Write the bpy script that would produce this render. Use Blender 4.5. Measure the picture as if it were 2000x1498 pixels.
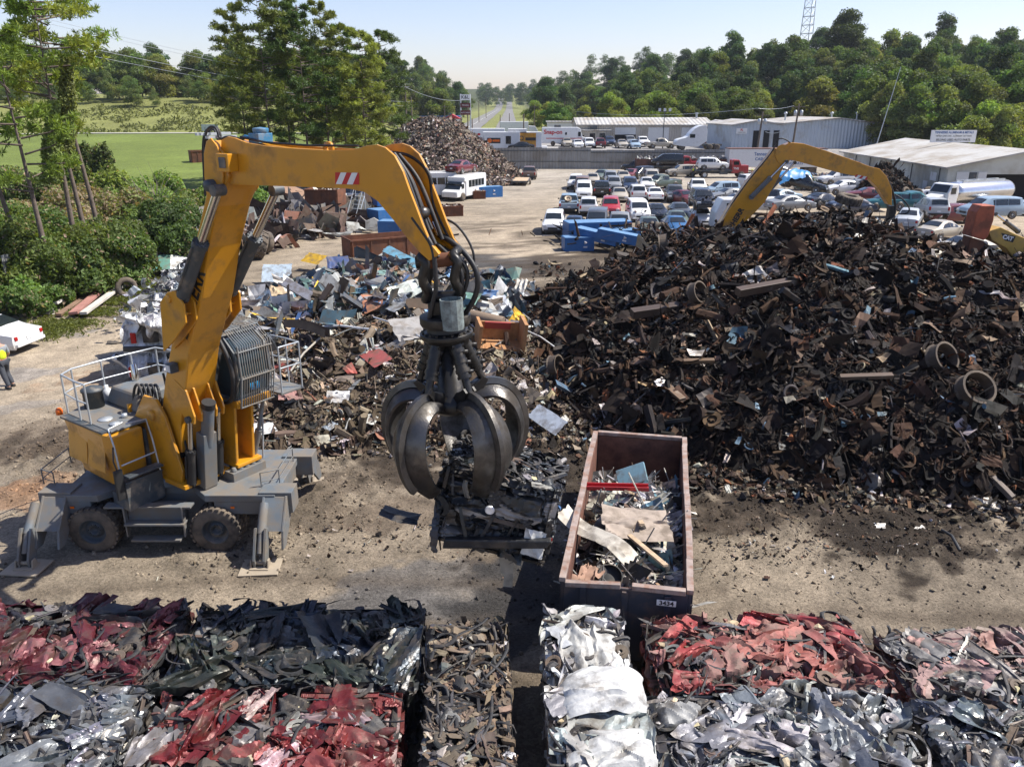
import bpy, math, random
import numpy as np
from mathutils import Vector, Matrix
for o in list(bpy.data.objects): bpy.data.objects.remove(o)
S = bpy.context.scene
COL = S.collection
R = math.radians
# ------------------------------------------------------------------ camera, sky, sun, exposure
H = 10.5; PITCH = R(19.4); F = 1560.0
cd = bpy.data.cameras.new('camera'); cam = bpy.data.objects.new('camera', cd); COL.objects.link(cam)
cam.location = (0, 0, H); cam.rotation_euler = (R(90) - PITCH, 0, 0)
cd.sensor_width = 36; cd.lens = F / 2000 * 36; cd.clip_start = 0.1; cd.clip_end = 9000
S.camera = cam
SUN_EL = R(54); SUN_DIR = Vector((0.97, 0.16, 0)).normalized()
w = bpy.data.worlds.new('World'); S.world = w; w.use_nodes = True
nt = w.node_tree; nt.nodes.clear()
sky = nt.nodes.new('ShaderNodeTexSky'); sky.sky_type = 'NISHITA'; sky.sun_disc = False
sky.sun_elevation = SUN_EL; sky.sun_rotation = math.atan2(SUN_DIR.x, SUN_DIR.y)
sky.air_density = 1.0; sky.dust_density = 0.8; sky.ozone_density = 1.7; sky.altitude = 200
bg = nt.nodes.new('ShaderNodeBackground'); bg.inputs[1].default_value = 0.10
wo = nt.nodes.new('ShaderNodeOutputWorld')
wb = nt.nodes.new('ShaderNodeVectorMath'); wb.operation = 'MULTIPLY'; wb.inputs[1].default_value = (1.1, 1.0, 1.1)      # white balance of the sky light
nt.links.new(sky.outputs[0], wb.inputs[0]); nt.links.new(wb.outputs[0], bg.inputs[0]); nt.links.new(bg.outputs[0], wo.inputs[0])
sd = bpy.data.lights.new('sun', 'SUN'); sd.energy = 5.0; sd.angle = R(0.5); sd.color = (1, 0.95, 0.87)
sun = bpy.data.objects.new('sun', sd); COL.objects.link(sun)
sv = Vector((SUN_DIR.x * math.cos(SUN_EL), SUN_DIR.y * math.cos(SUN_EL), math.sin(SUN_EL)))
sun.rotation_euler = sv.to_track_quat('Z', 'Y').to_euler(); sun.location = (60, 0, 80)
S.view_settings.view_transform = 'Standard'; S.view_settings.look = 'None'
S.view_settings.exposure = 0.7; S.view_settings.gamma = 1; S.view_settings.use_curve_mapping = False
S.cycles.max_bounces = 5; S.cycles.diffuse_bounces = 3; S.cycles.glossy_bounces = 3
S.cycles.transmission_bounces = 3; S.cycles.transparent_max_bounces = 6
S.cycles.use_adaptive_sampling = True; S.cycles.adaptive_threshold = 0.015
S.cycles.use_denoising = True
try: S.cycles.denoiser = 'OPENIMAGEDENOISE'
except Exception: pass
# ------------------------------------------------------------------ pixel -> place in the world
cp, sp_ = math.cos(PITCH), math.sin(PITCH)
def ray(px, py):
    a, b = (px - 1000) / F, (749 - py) / F
    return Vector((a, cp + b * sp_, -sp_ + b * cp))
def gp(px, py, z=0.0):                       # point of height z seen at a pixel
    r = ray(px, py); t = (z - H) / r.z
    return Vector((r.x * t, r.y * t, z))
def yp(px, py, Y):                           # point of distance Y seen at a pixel
    r = ray(px, py); t = Y / r.y
    return Vector((r.x * t, Y, H + r.z * t))
# ------------------------------------------------------------------ small numeric helpers
RNG = np.random.default_rng(7)
def _h(ix, iy, seed):
    n = (ix.astype(np.int64) * 374761393 + iy.astype(np.int64) * 668265263 + seed * 1442695041) & 0xffffffff
    n = ((n ^ (n >> 13)) * 1274126177) & 0xffffffff
    return ((n ^ (n >> 16)) & 0xffff) / 65535.0
def vn(x, y, seed=0):
    x = np.asarray(x, float); y = np.asarray(y, float)
    ix = np.floor(x); iy = np.floor(y); fx = x - ix; fy = y - iy
    fx = fx * fx * (3 - 2 * fx); fy = fy * fy * (3 - 2 * fy)
    a = _h(ix, iy, seed); b = _h(ix + 1, iy, seed); c = _h(ix, iy + 1, seed); d = _h(ix + 1, iy + 1, seed)
    return (a * (1 - fx) + b * fx) * (1 - fy) + (c * (1 - fx) + d * fx) * fy - 0.5
def fbm(x, y, seed=0, o=4):
    s = 0; a = 1.0; f = 1.0
    for i in range(o):
        s = s + a * vn(np.asarray(x) * f, np.asarray(y) * f, seed + i); a *= 0.5; f *= 2.03
    return s
def ss(a, b, x):
    t = np.clip((np.asarray(x, float) - a) / (b - a), 0, 1); return t * t * (3 - 2 * t)
# ------------------------------------------------------------------ objects
MAT = {}                                      # world matrices of the things' empties
def thing(name, label, cat, loc=(0, 0, 0), rz=0.0, group=None, rot=None, scale=1.0):
    o = bpy.data.objects.new(name, None); COL.objects.link(o)
    o.empty_display_size = 0.3
    o.location = loc; o.rotation_euler = rot if rot else (0, 0, rz); o.scale = (scale,) * 3
    o['label'] = label; o['category'] = cat
    if group: o['group'] = group
    MAT[o.name] = Matrix.LocRotScale(Vector(loc), o.rotation_euler, Vector((scale,) * 3))
    return o
def tag(o, label, cat=None, group=None, kind=None):
    o['label'] = label
    if cat: o['category'] = cat
    if group: o['group'] = group
    if kind: o['kind'] = kind
    return o
def struct(o):
    o['kind'] = 'structure'; return o
class MB:
    def __init__(s):
        s.v = []; s.c = []; s.n = 0; s.tot = []; s.lp = []; s.mi = []; s.sm = []
    def add(s, v, f, col=(1, 1, 1, 1), mat=0, smooth=False):
        v = np.asarray(v, float).reshape(-1, 3); off = s.n
        s.v.append(v); s.n += len(v)
        col = np.asarray(col, float)
        if col.ndim == 1:
            if len(col) == 3: col = np.append(col, 1.0)
            col = np.tile(col, (len(v), 1))
        s.c.append(col)
        if isinstance(f, np.ndarray):
            s.tot.append(np.full(len(f), f.shape[1], np.int32)); s.lp.append((f + off).ravel()); nf = len(f)
        else:
            s.tot.append(np.array([len(q) for q in f], np.int32)); s.lp.append(np.array([i + off for q in f for i in q])); nf = len(f)
        s.mi.append(np.full(nf, mat, np.int32)); s.sm.append(np.full(nf, smooth, bool))
        return s
    def box(s, c, size, rot=None, col=(1, 1, 1, 1), mat=0, top=1.0, m=None):
        hx, hy, hz = [q / 2 for q in size]
        v = np.array([(x * hx * (top if z > 0 else 1), y * hy * (top if z > 0 else 1), z * hz) for z in (-1, 1) for y in (-1, 1) for x in (-1, 1)])
        if rot is not None: v = v @ np.array(Matrix.Rotation(rot, 3, 'Z') if isinstance(rot, (int, float)) else rot).T
        v = v + np.array(c)
        if m is not None: v = v @ np.array(m.to_3x3()).T + np.array(m.translation)
        return s.add(v, np.array([(0, 2, 3, 1), (4, 5, 7, 6), (0, 1, 5, 4), (2, 6, 7, 3), (0, 4, 6, 2), (1, 3, 7, 5)]), col, mat)
    def prism(s, poly, y0, y1, plane='xz', col=(1, 1, 1, 1), mat=0, bev=0.0, fr=None):
        # polygon in a plane, extruded; fr maps local (u, v, w) to 3-D
        n = len(poly)
        ar = sum(poly[i][0] * poly[(i + 1) % n][1] - poly[(i + 1) % n][0] * poly[i][1] for i in range(n))
        if ar < 0: poly = poly[::-1]
        v = []
        for yy in (y0, y1):
            for (a, b) in poly: v.append((a, yy, b) if plane == 'xz' else ((a, b, yy) if plane == 'xy' else (yy, a, b)))
        f = [tuple(range(n)), tuple(range(2 * n - 1, n - 1, -1))] + [(i, i + n, (i + 1) % n + n, (i + 1) % n) for i in range(n)]
        return s.add(v, f, col, mat)
    def tube(s, pts, r, seg=8, col=(1, 1, 1, 1), mat=0, caps=True, smooth=True):
        P = [Vector(p) for p in pts]; n = len(P)
        rs = r if isinstance(r, (list, tuple)) else [r] * n
        v = []; up = None
        for i in range(n):
            t = (P[min(i + 1, n - 1)] - P[max(i - 1, 0)]).normalized()
            if up is None:
                up = Vector((0, 0, 1)) if abs(t.z) < 0.9 else Vector((1, 0, 0))
            a = t.cross(up).normalized(); up = a.cross(t).normalized()
            for k in range(seg):
                q = 2 * math.pi * k / seg
                v.append(P[i] + a * math.cos(q) * rs[i] + up * math.sin(q) * rs[i])
        f = [(i * seg + k, i * seg + (k + 1) % seg, (i + 1) * seg + (k + 1) % seg, (i + 1) * seg + k) for i in range(n - 1) for k in range(seg)]
        s.add([tuple(q) for q in v], f, col, mat, smooth)
        if caps:
            s.add([tuple(q) for q in v[:seg]], [tuple(range(seg))[::-1]], col, mat)
            s.add([tuple(q) for q in v[-seg:]], [tuple(range(seg))], col, mat)
        return s
    def lathe(s, prof, c=(0, 0, 0), axis='z', seg=20, col=(1, 1, 1, 1), mat=0, smooth=True, m=None):
        n = len(prof); v = []
        for (r_, h_) in prof:
            for k in range(seg):
                q = 2 * math.pi * k / seg; a, b = r_ * math.cos(q), r_ * math.sin(q)
                v.append({'z': (a, b, h_), 'y': (a, h_, b), 'x': (h_, a, b)}[axis])
        v = np.array(v) + np.array(c)
        if m is not None: v = v @ np.array(m.to_3x3()).T + np.array(m.translation)
        f = np.array([(i * seg + k, i * seg + (k + 1) % seg, (i + 1) * seg + (k + 1) % seg, (i + 1) * seg + k) for i in range(n - 1) for k in range(seg)])
        if axis == 'y': f = f[:, ::-1]
        return s.add(v, f, col, mat, smooth)
    def grid(s, P, col=(1, 1, 1, 1), mat=0, smooth=False):    # P (a,b,3)
        a, b, _ = P.shape; i = np.arange(a * b).reshape(a, b)
        f = np.stack([i[:-1, :-1], i[1:, :-1], i[1:, 1:], i[:-1, 1:]], -1).reshape(-1, 4)
        if isinstance(col, np.ndarray) and col.ndim == 3: col = col.reshape(-1, col.shape[-1])
        return s.add(P.reshape(-1, 3), f, col, mat, smooth)
    def many(s, tv, tf, Rm, Sc, T, cols, mat=0, smooth=False):  # N copies of a template
        N = len(T)
        if N == 0: return s
        v = tv[None] * Sc[:, None, :]
        v = np.einsum('nij,nkj->nki', Rm, v) + T[:, None, :]
        k = len(tv); off = (np.arange(N) * k)[:, None, None]
        f = (tf[None] + off).reshape(-1, tf.shape[1])
        c = np.repeat(cols, k, axis=0)
        return s.add(v.reshape(-1, 3), f, c, mat, smooth)
    def build(s, name, mats, parent=None, world=False, smooth=None, bevel=0):
        me = bpy.data.meshes.new(name)
        V = np.concatenate(s.v); 
        if world and parent is not None:
            mi = np.array(MAT[parent.name].inverted()); V = V @ mi[:3, :3].T + mi[:3, 3]
        tot = np.concatenate(s.tot); lp = np.concatenate(s.lp).astype(np.int32)
        me.vertices.add(len(V)); me.vertices.foreach_set('co', V.astype(np.float32).ravel())
        me.loops.add(len(lp)); me.loops.foreach_set('vertex_index', lp)
        me.polygons.add(len(tot)); st = np.zeros(len(tot), np.int32); st[1:] = np.cumsum(tot)[:-1]
        me.polygons.foreach_set('loop_start', st)
        me.polygons.foreach_set('material_index', np.concatenate(s.mi))
        me.polygons.foreach_set('use_smooth', np.concatenate(s.sm) if smooth is None else np.full(len(tot), smooth))
        me.update(calc_edges=True)
        ca = me.color_attributes.new('Col', 'FLOAT_COLOR', 'POINT')
        ca.data.foreach_set('color', np.concatenate(s.c).astype(np.float32).ravel())
        for m in (mats if isinstance(mats, (list, tuple)) else [mats]): me.materials.append(m)
        o = bpy.data.objects.new(name, me); COL.objects.link(o)
        if parent is not None: o.parent = parent
        if bevel:
            b = o.modifiers.new('bevel', 'BEVEL'); b.width = bevel; b.segments = 2; b.limit_method = 'ANGLE'; b.angle_limit = R(40)
        return o
KIDS = {}
def dup(root, loc=None, rz=None, label=None, group=None, scale=None, rot=None, mats=None):
    """a copy of a thing with its parts and sub-parts; mats {old: new} swaps materials on the copy's slots"""
    def cpy(o, par):
        c = o.copy(); COL.objects.link(c)
        if par is not None: c.parent = par
        if mats and c.type == 'MESH':
            for i, sl in enumerate(c.material_slots):
                if sl.material in mats:
                    m = mats[sl.material]; sl.link = 'OBJECT'; sl.material = m
        for ch in o.children: cpy(ch, c)
        return c
    r = cpy(root, None)
    if loc is not None: r.location = loc
    if rz is not None: r.rotation_euler = (0, 0, rz)
    if rot is not None: r.rotation_euler = rot
    if scale is not None: r.scale = (scale,) * 3 if not isinstance(scale, (tuple, list)) else scale
    if label: r['label'] = label
    if group: r['group'] = group
    MAT[r.name] = Matrix.LocRotScale(r.location, r.rotation_euler, r.scale)
    return r
def hex_(h):
    c = [int(h[i:i + 2], 16) / 255 for i in (0, 2, 4)]
    return tuple([q / 12.92 if q < 0.04045 else ((q + 0.055) / 1.055) ** 2.4 for q in c])
# ------------------------------------------------------------------ materials
def mat(name, col=(0.5, 0.5, 0.5), rough=0.6, metal=0.0, vary=0.15, scale=3.0, dirt=None, dirt_amt=0.0, dirt_scale=1.5,
        bump=0.0, bump_scale=20.0, attr=False, coat=0.0, spec=0.5, alpha_gloss=False, streak=False):
    m = bpy.data.materials.new(name); m.use_nodes = True
    nt = m.node_tree; N = nt.nodes; L = nt.links; N.clear()
    out = N.new('ShaderNodeOutputMaterial'); b = N.new('ShaderNodeBsdfPrincipled')
    L.new(b.outputs[0], out.inputs[0])
    tc = N.new('ShaderNodeTexCoord')
    src = tc.outputs['Object']
    if streak:
        mp = N.new('ShaderNodeMapping'); mp.inputs['Scale'].default_value = (1, 1, 0.12); L.new(src, mp.inputs[0]); src = mp.outputs[0]
    if attr:
        at = N.new('ShaderNodeAttribute'); at.attribute_name = 'Col'; base = at.outputs['Color']
    else:
        rg = N.new('ShaderNodeRGB'); rg.outputs[0].default_value = (*col[:3], 1); base = rg.outputs[0]
    nz = N.new('ShaderNodeTexNoise'); nz.inputs['Scale'].default_value = scale; nz.inputs['Detail'].default_value = 6
    L.new(src, nz.inputs['Vector'])
    if vary:
        mr = N.new('ShaderNodeMapRange'); mr.inputs[1].default_value = 0.25; mr.inputs[2].default_value = 0.75
        mr.inputs[3].default_value = 1 - vary; mr.inputs[4].default_value = 1 + vary
        L.new(nz.outputs[0], mr.inputs[0])
        mx = N.new('ShaderNodeVectorMath'); mx.operation = 'SCALE'; L.new(base, mx.inputs[0]); L.new(mr.outputs[0], mx.inputs['Scale'])
        base = mx.outputs[0]
    rsock = None
    if dirt is not None and dirt_amt > 0:
        n2 = N.new('ShaderNodeTexNoise'); n2.inputs['Scale'].default_value = dirt_scale; n2.inputs['Detail'].default_value = 8
        n2.inputs['Roughness'].default_value = 0.65; L.new(src, n2.inputs['Vector'])
        m2 = N.new('ShaderNodeMapRange'); m2.inputs[1].default_value = 0.62 - 0.35 * dirt_amt; m2.inputs[2].default_value = 0.72 - 0.2 * dirt_amt
        m2.inputs[3].default_value = 0; m2.inputs[4].default_value = min(1, 0.5 + dirt_amt * 0.5); L.new(n2.outputs[0], m2.inputs[0])
        x2 = N.new('ShaderNodeMix'); x2.data_type = 'RGBA'; L.new(m2.outputs[0], x2.inputs[0]); L.new(base, x2.inputs[6])
        x2.inputs[7].default_value = (*dirt[:3], 1); base = x2.outputs[2]
        r2 = N.new('ShaderNodeMapRange'); r2.inputs[3].default_value = rough; r2.inputs[4].default_value = 0.9; L.new(m2.outputs[0], r2.inputs[0])
        rsock = r2.outputs[0]
    L.new(base, b.inputs['Base Color'])
    b.inputs['Roughness'].default_value = rough; b.inputs['Metallic'].default_value = metal
    if rsock is not None: L.new(rsock, b.inputs['Roughness'])
    if attr and alpha_gloss:                      # the piece's own finish: 1 = matt, 0 = glossy painted or bare metal
        r3 = N.new('ShaderNodeMapRange'); r3.inputs[3].default_value = 0.22; r3.inputs[4].default_value = 0.9
        L.new(at.outputs['Alpha'], r3.inputs[0]); L.new(r3.outputs[0], b.inputs['Roughness'])
        r4 = N.new('ShaderNodeMapRange'); r4.inputs[3].default_value = 0.55; r4.inputs[4].default_value = 0.0
        L.new(at.outputs['Alpha'], r4.inputs[0]); L.new(r4.outputs[0], b.inputs['Metallic'])
    b.inputs['Specular IOR Level'].default_value = spec
    if coat: b.inputs['Coat Weight'].default_value = coat; b.inputs['Coat Roughness'].default_value = 0.08
    if bump:
        n3 = N.new('ShaderNodeTexNoise'); n3.inputs['Scale'].default_value = bump_scale; n3.inputs['Detail'].default_value = 5; L.new(tc.outputs['Object'], n3.inputs['Vector'])
        bp = N.new('ShaderNodeBump'); bp.inputs['Strength'].default_value = 1; bp.inputs['Distance'].default_value = bump
        L.new(n3.outputs[0], bp.inputs['Height']); L.new(bp.outputs[0], b.inputs['Normal'])
    return m
DUST = (0.30, 0.24, 0.17)
M = {}
M['yellow'] = mat('yellow_paint', (0.56, 0.25, 0.014), 0.3, vary=0.10, scale=1.2, dirt=(0.24, 0.13, 0.04), dirt_amt=0.33, dirt_scale=1.7, coat=0.3)
M['ymeta'] = mat('grey_machine_paint', (0.12, 0.14, 0.155), 0.45, vary=0.15, scale=2, dirt=(.17, .14, .105), dirt_amt=0.68, dirt_scale=1.7)
M['dgrey'] = mat('dark_grey_paint', (0.05, 0.06, 0.068), 0.5, vary=0.15, scale=2, dirt=DUST, dirt_amt=0.3)
M['black'] = mat('black_rubber', (0.016, 0.016, 0.017), 0.55, vary=0.2, dirt=(0.12, 0.1, 0.08), dirt_amt=0.12)
M['tyre'] = mat('tyre_rubber', (0.035, 0.032, 0.03), 0.85, vary=0.3, scale=4, dirt=(0.16, 0.125, 0.09), dirt_amt=0.75, dirt_scale=2)
M['chrome'] = mat('chrome_rod', (0.62, 0.6, 0.57), 0.18, 1.0, vary=0.05)
M['steel'] = mat('worn_steel', (0.115, 0.11, 0.105), 0.34, 0.85, vary=0.35, scale=2.5, dirt=(0.05, 0.04, 0.03), dirt_amt=0.5, dirt_scale=1.6, bump=0.004, bump_scale=30)
M['oilsteel'] = mat('oily_black_steel', (0.022, 0.021, 0.02), 0.38, 0.3, vary=0.4, scale=6, dirt=(0.09, 0.075, 0.055), dirt_amt=0.3, dirt_scale=3)
M['rail'] = mat('galvanised_rail', (0.45, 0.48, 0.5), 0.4, 0.4, vary=0.1)
M['glass'] = mat('dark_window_glass', (0.015, 0.02, 0.023), 0.06, 0.0, vary=0.0, spec=0.8)
M['white'] = mat('white_paint', (0.72, 0.72, 0.71), 0.4, vary=0.05, dirt=(0.45, 0.42, 0.36), dirt_amt=0.2)
M['red'] = mat('red_sign_paint', (0.48, 0.012, 0.015), 0.4, vary=0.05)
M['rust'] = mat('rusty_steel', (0.16, 0.06, 0.028), 0.85, vary=0.45, scale=3, dirt=(0.06, 0.035, 0.025), dirt_amt=0.4, bump=0.004)
M['concrete'] = mat('concrete', (0.42, 0.41, 0.38), 0.85, vary=0.15, scale=0.6, dirt=(0.25, 0.22, 0.18), dirt_amt=0.4, dirt_scale=0.3)
M['wood'] = mat('weathered_wood', (0.42, 0.31, 0.20), 0.8, vary=0.3, scale=8)
M['scrap'] = mat('scrap_metal', attr=True, spec=0.18, vary=0.35, scale=5, rough=0.7, alpha_gloss=True, dirt=(0.055, 0.035, 0.022), dirt_amt=0.22, dirt_scale=3)
M['trash'] = mat('sheet_scrap', attr=True, vary=0.15, scale=3, rough=0.5, alpha_gloss=True, dirt=(0.13, 0.10, 0.07), dirt_amt=0.42, dirt_scale=2.2)
M['crush'] = mat('crushed_car_metal', attr=True, vary=0.25, scale=4, rough=0.4, alpha_gloss=True, dirt=(0.10, 0.08, 0.06), dirt_amt=0.38, dirt_scale=2.6, bump=0.012, bump_scale=14, spec=0.6)
M['plain'] = mat('painted_surface', attr=True, vary=0.08, scale=2, rough=0.5, dirt=(0.3, 0.27, 0.22), dirt_amt=0.12)
M['matt'] = mat('dusty_surface', attr=True, spec=.2, vary=0.25, scale=2, rough=0.9, bump=0.01, bump_scale=12)
M['skin'] = mat('skin', (0.45, 0.25, 0.17), 0.6, vary=0.05)
M['amber'] = mat('amber_lens', (0.75, 0.14, 0.01), 0.25, vary=0)
M['redlens'] = mat('red_lens', (0.35, 0.008, 0.01), 0.2, vary=0)
M['lamp'] = mat('lamp_glass', (0.6, 0.62, 0.64), 0.12, vary=0)
def leafmat(name, trans=0.35):
    m = bpy.data.materials.new(name); m.use_nodes = True; nt = m.node_tree; N = nt.nodes; L = nt.links; N.clear()
    out = N.new('ShaderNodeOutputMaterial'); at = N.new('ShaderNodeAttribute'); at.attribute_name = 'Col'
    oi = N.new('ShaderNodeObjectInfo'); hs = N.new('ShaderNodeHueSaturation')
    mr = N.new('ShaderNodeMapRange'); mr.inputs[3].default_value = 0.475; mr.inputs[4].default_value = 0.522; L.new(oi.outputs['Random'], mr.inputs[0])
    ml = N.new('ShaderNodeMath'); ml.operation = 'MULTIPLY'; ml.inputs[1].default_value = 7.31; L.new(oi.outputs['Random'], ml.inputs[0])
    fr = N.new('ShaderNodeMath'); fr.operation = 'FRACT'; L.new(ml.outputs[0], fr.inputs[0])
    mv = N.new('ShaderNodeMapRange'); mv.inputs[3].default_value = 0.75; mv.inputs[4].default_value = 1.3; L.new(fr.outputs[0], mv.inputs[0])
    L.new(mr.outputs[0], hs.inputs['Hue']); L.new(mv.outputs[0], hs.inputs['Value']); L.new(at.outputs['Color'], hs.inputs['Color'])
    d = N.new('ShaderNodeBsdfPrincipled'); d.inputs['Roughness'].default_value = 0.55; d.inputs['Specular IOR Level'].default_value = 0.25
    L.new(hs.outputs[0], d.inputs['Base Color'])
    t = N.new('ShaderNodeBsdfTranslucent'); v = N.new('ShaderNodeVectorMath'); v.operation = 'MULTIPLY'; v.inputs[1].default_value = (1.35, 1.3, 0.5)
    L.new(hs.outputs[0], v.inputs[0]); L.new(v.outputs[0], t.inputs[0])
    x = N.new('ShaderNodeMixShader'); x.inputs[0].default_value = trans
    L.new(d.outputs[0], x.inputs[1]); L.new(t.outputs[0], x.inputs[2]); L.new(x.outputs[0], out.inputs[0])
    return m
M['leaf'] = leafmat('leaves', .42); M['needle'] = leafmat('pine_needles', 0.3)
M['bark'] = mat('bark', (0.13, 0.10, 0.08), 0.95, vary=0.35, scale=5, bump=0.02, bump_scale=10)
def text(s, size, loc, rot, material, parent, name='lettering', ext=0.004, sx=1.0, bold=0.0, align='CENTER', font=None):
    cu = bpy.data.curves.new(name, 'FONT'); cu.body = s; cu.size = size; cu.align_x = align; cu.align_y = 'CENTER'; cu.extrude = ext; cu.offset = bold
    t = bpy.data.objects.new('tmp', cu); COL.objects.link(t)
    bpy.context.view_layer.update()
    me = bpy.data.meshes.new_from_object(t); bpy.data.objects.remove(t); bpy.data.curves.remove(cu)
    me.name = name; me.materials.clear(); me.materials.append(material)
    o = bpy.data.objects.new(name, me); COL.objects.link(o)
    o.location = loc; o.rotation_euler = rot; o.scale = (sx, 1, 1)
    if parent is not None: o.parent = parent
    return o
# ================================================================== terrain
def TZ(X, Y):
    X = np.asarray(X, float); Y = np.asarray(Y, float)
    ml = ss(-20, -30, X) * ss(48, 70, Y)
    z = ml * (2.0 * ss(55, 95, Y) + 2.0 * ss(95, 175, Y))
    z = z * (1 - ss(182, 195, Y)) + ss(182, 195, Y) * 4.0 * ss(-22, -40, X)
    z = z + 7.5 * ss(184, 245, Y) * ss(-32, -60, X + 0.0)            # weedy bank on the left
    lot = 2.7 * ss(137.5, 141, Y) * ss(-22, -16, X)
    lot = np.maximum(lot, 2.7 * ss(150, 190, Y))
    z = np.maximum(z, lot * (1 - ss(-40, -60, X) * (Y < 150)))
    z = z + 12.5 * ss(185, 300, Y) * ss(22, 75, X) + 4 * ss(118, 200, Y) * ss(68, 110, X)
    z = z + 9 * ss(330, 620, Y) * ss(8, 45, X) * (1 - ss(80, 160, X)) + 7 * ss(260, 420, Y) * ss(-26, -50, X) * ss(-220, -120, X)
    z = z + 10 * ss(800, 1500, Y) * ss(30, 10, abs(X + 10)) + 14 * ss(900, 1600, Y)
    z = z - 3.5 * ss(-22, -60, X) * (1 - ss(40, 60, Y)) * 0
    return z + 0.5 * vn(X / 18, Y / 18, 3) * ss(150, 200, Y)
DIRT = np.array((0.175, 0.143, 0.105)); DAMP = np.array((0.072, 0.054, 0.038)); GRAV = np.array((0.066, 0.063, 0.061))
TAN = np.array((0.305, 0.25, 0.182)); RED = np.array((0.26, 0.15, 0.085)); PALE = np.array((0.33, 0.295, 0.245)); GRASS = np.array((0.12, 0.155, 0.032))
SPL = []                                      # patches of a different soil, one of them painted shade: x, y, rx, ry, turn, colour, strength
def spl(px, py, rx, ry, col, k, a=0.0):
    q = gp(px, py); SPL.append((q.x, q.y, rx, ry, a, col, k))
spl(840, 1150, 1.9, 1.2, GRAV * 1.6, .7); spl(760, 1190, 1.8, .8, GRAV * 1.6, .55); 
spl(960, 520, 4.2, 4.6, GRAV * .75, .95, .2); spl(1010, 560, 4.5, 3.5, DAMP, .7); spl(900, 600, 6, 4, DAMP, .7)
spl(560, 850, 3.8, 2.6, DAMP, .85); spl(620, 960, 2.6, 1.6, DAMP * 1.3, .6); spl(200, 880, 3.2, 1.6, DAMP * 1.15, .9); spl(90, 860, 2.2, 2.0, DAMP * 1.6, .5)
spl(1060, 900, 3.0, 2.0, DAMP, .85); spl(1420, 1000, 3.2, 1.6, DAMP * .85, .95); spl(780, 1010, 3.2, 1.2, DAMP * 1.5, .6); spl(1120, 1120, 2.2, 2.2, DAMP, .7); spl(1600, 1020, 5.5, 1.0, DAMP, .7); spl(1900, 1050, 3.5, .6, DAMP, .6)
spl(1500, 930, 9, 3.0, DAMP * .6, .98); spl(1900, 950, 9, 3.0, DAMP * .6, .98); spl(1250, 780, 5, 5, DAMP * .6, .98); spl(800, 900, 1.2, 1.2, DAMP, .5)
spl(1050, 1180, 1.8, 1.6, GRAV * .6, .9); spl(40, 980, 2.2, 1.0, RED * .9, .7); spl(120, 950, 1.5, .7, RED, .5); spl(160, 740, 2.0, 2.5, RED * 1.05, .35)  # first patch paints the container's shadow into the ground colour
spl(120, 720, 6, 1.0, GRAV * 3.4, .55, .9); spl(330, 620, 5, 1.3, GRAV * 3.3, .5, .9); spl(60, 790, 4, .6, GRAV * 3.3, .4, .4)
spl(700, 600, 9, 8, DAMP, .9); spl(480, 1000, 2.5, 1.0, DIRT * .8, .6); spl(1150, 520, 6, 5, DAMP * .8, .85); spl(1400, 470, 18, 9, DAMP * .9, .7)

def soil(X, Y):
    n = fbm(X / 3.1, Y / 3.1, 11, 5); n2 = fbm(X / 0.55, Y / 0.55, 31, 3); n3 = fbm(X / 11, Y / 11, 51, 3)
    c = DIRT[None] * np.ones((X.size, 1))
    t = np.clip(0.45 + 1.1 * n3, 0, 1)[:, None]; c = c * (1 - t) + TAN * t
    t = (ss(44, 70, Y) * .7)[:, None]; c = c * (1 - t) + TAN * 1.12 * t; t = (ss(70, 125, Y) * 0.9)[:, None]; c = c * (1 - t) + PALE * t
    for (x, y, rx, ry, a, col, k) in SPL:
        dx, dy = X - x, Y - y; u = dx * math.cos(a) + dy * math.sin(a); v = -dx * math.sin(a) + dy * math.cos(a)
        q = np.sqrt((u / rx) ** 2 + (v / ry) ** 2) + 1.25 * n + 0.8 * n2
        t = (k * (1 - ss(0.8, 1.1, q)))[:, None]; c = c * (1 - t) + np.asarray(col) * t
    # wheel tracks along the yard lane
    lane = np.exp(-((X - 1.6 - 0.02 * Y) / 4.5) ** 2) * ss(38, 50, Y) * ss(110, 80, Y)
    tr = vn(X / 0.9 + 0.3 * fbm(X / 9, Y / 9, 5), Y / 30, 77) * lane
    c = c * (1 + 0.28 * tr[:, None])
    for i, (xa_, sp, wd) in enumerate([(-1.0, 0, 1.9), (3.0, .02, 1.9), (8.6, .05, 1.8)]):      # wheel ruts along the yard
        for o_ in (-.95, .95):
            q = np.abs(Y - (11.9 + xa_ * .22 + o_ + 1.2 * np.sin(X / 9 + i) + .25 * n)) / .26; t = .45 * (np.exp(-q * q) * (vn(X / 3, Y / 3, 90 + i) > -.25))[:, None]; c = c * (1 - t) + DAMP * t
    n5 = fbm(X / 1.5, Y / 1.5, 71, 4)[:, None]; c = c * (1 - .45 * np.clip(n5 - .12, 0, .6) / .6)
    c = c * (1 + 0.34 * n2[:, None]) * (1 + 0.22 * n[:, None])
    return np.clip(c, 0.01, 1)
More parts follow.
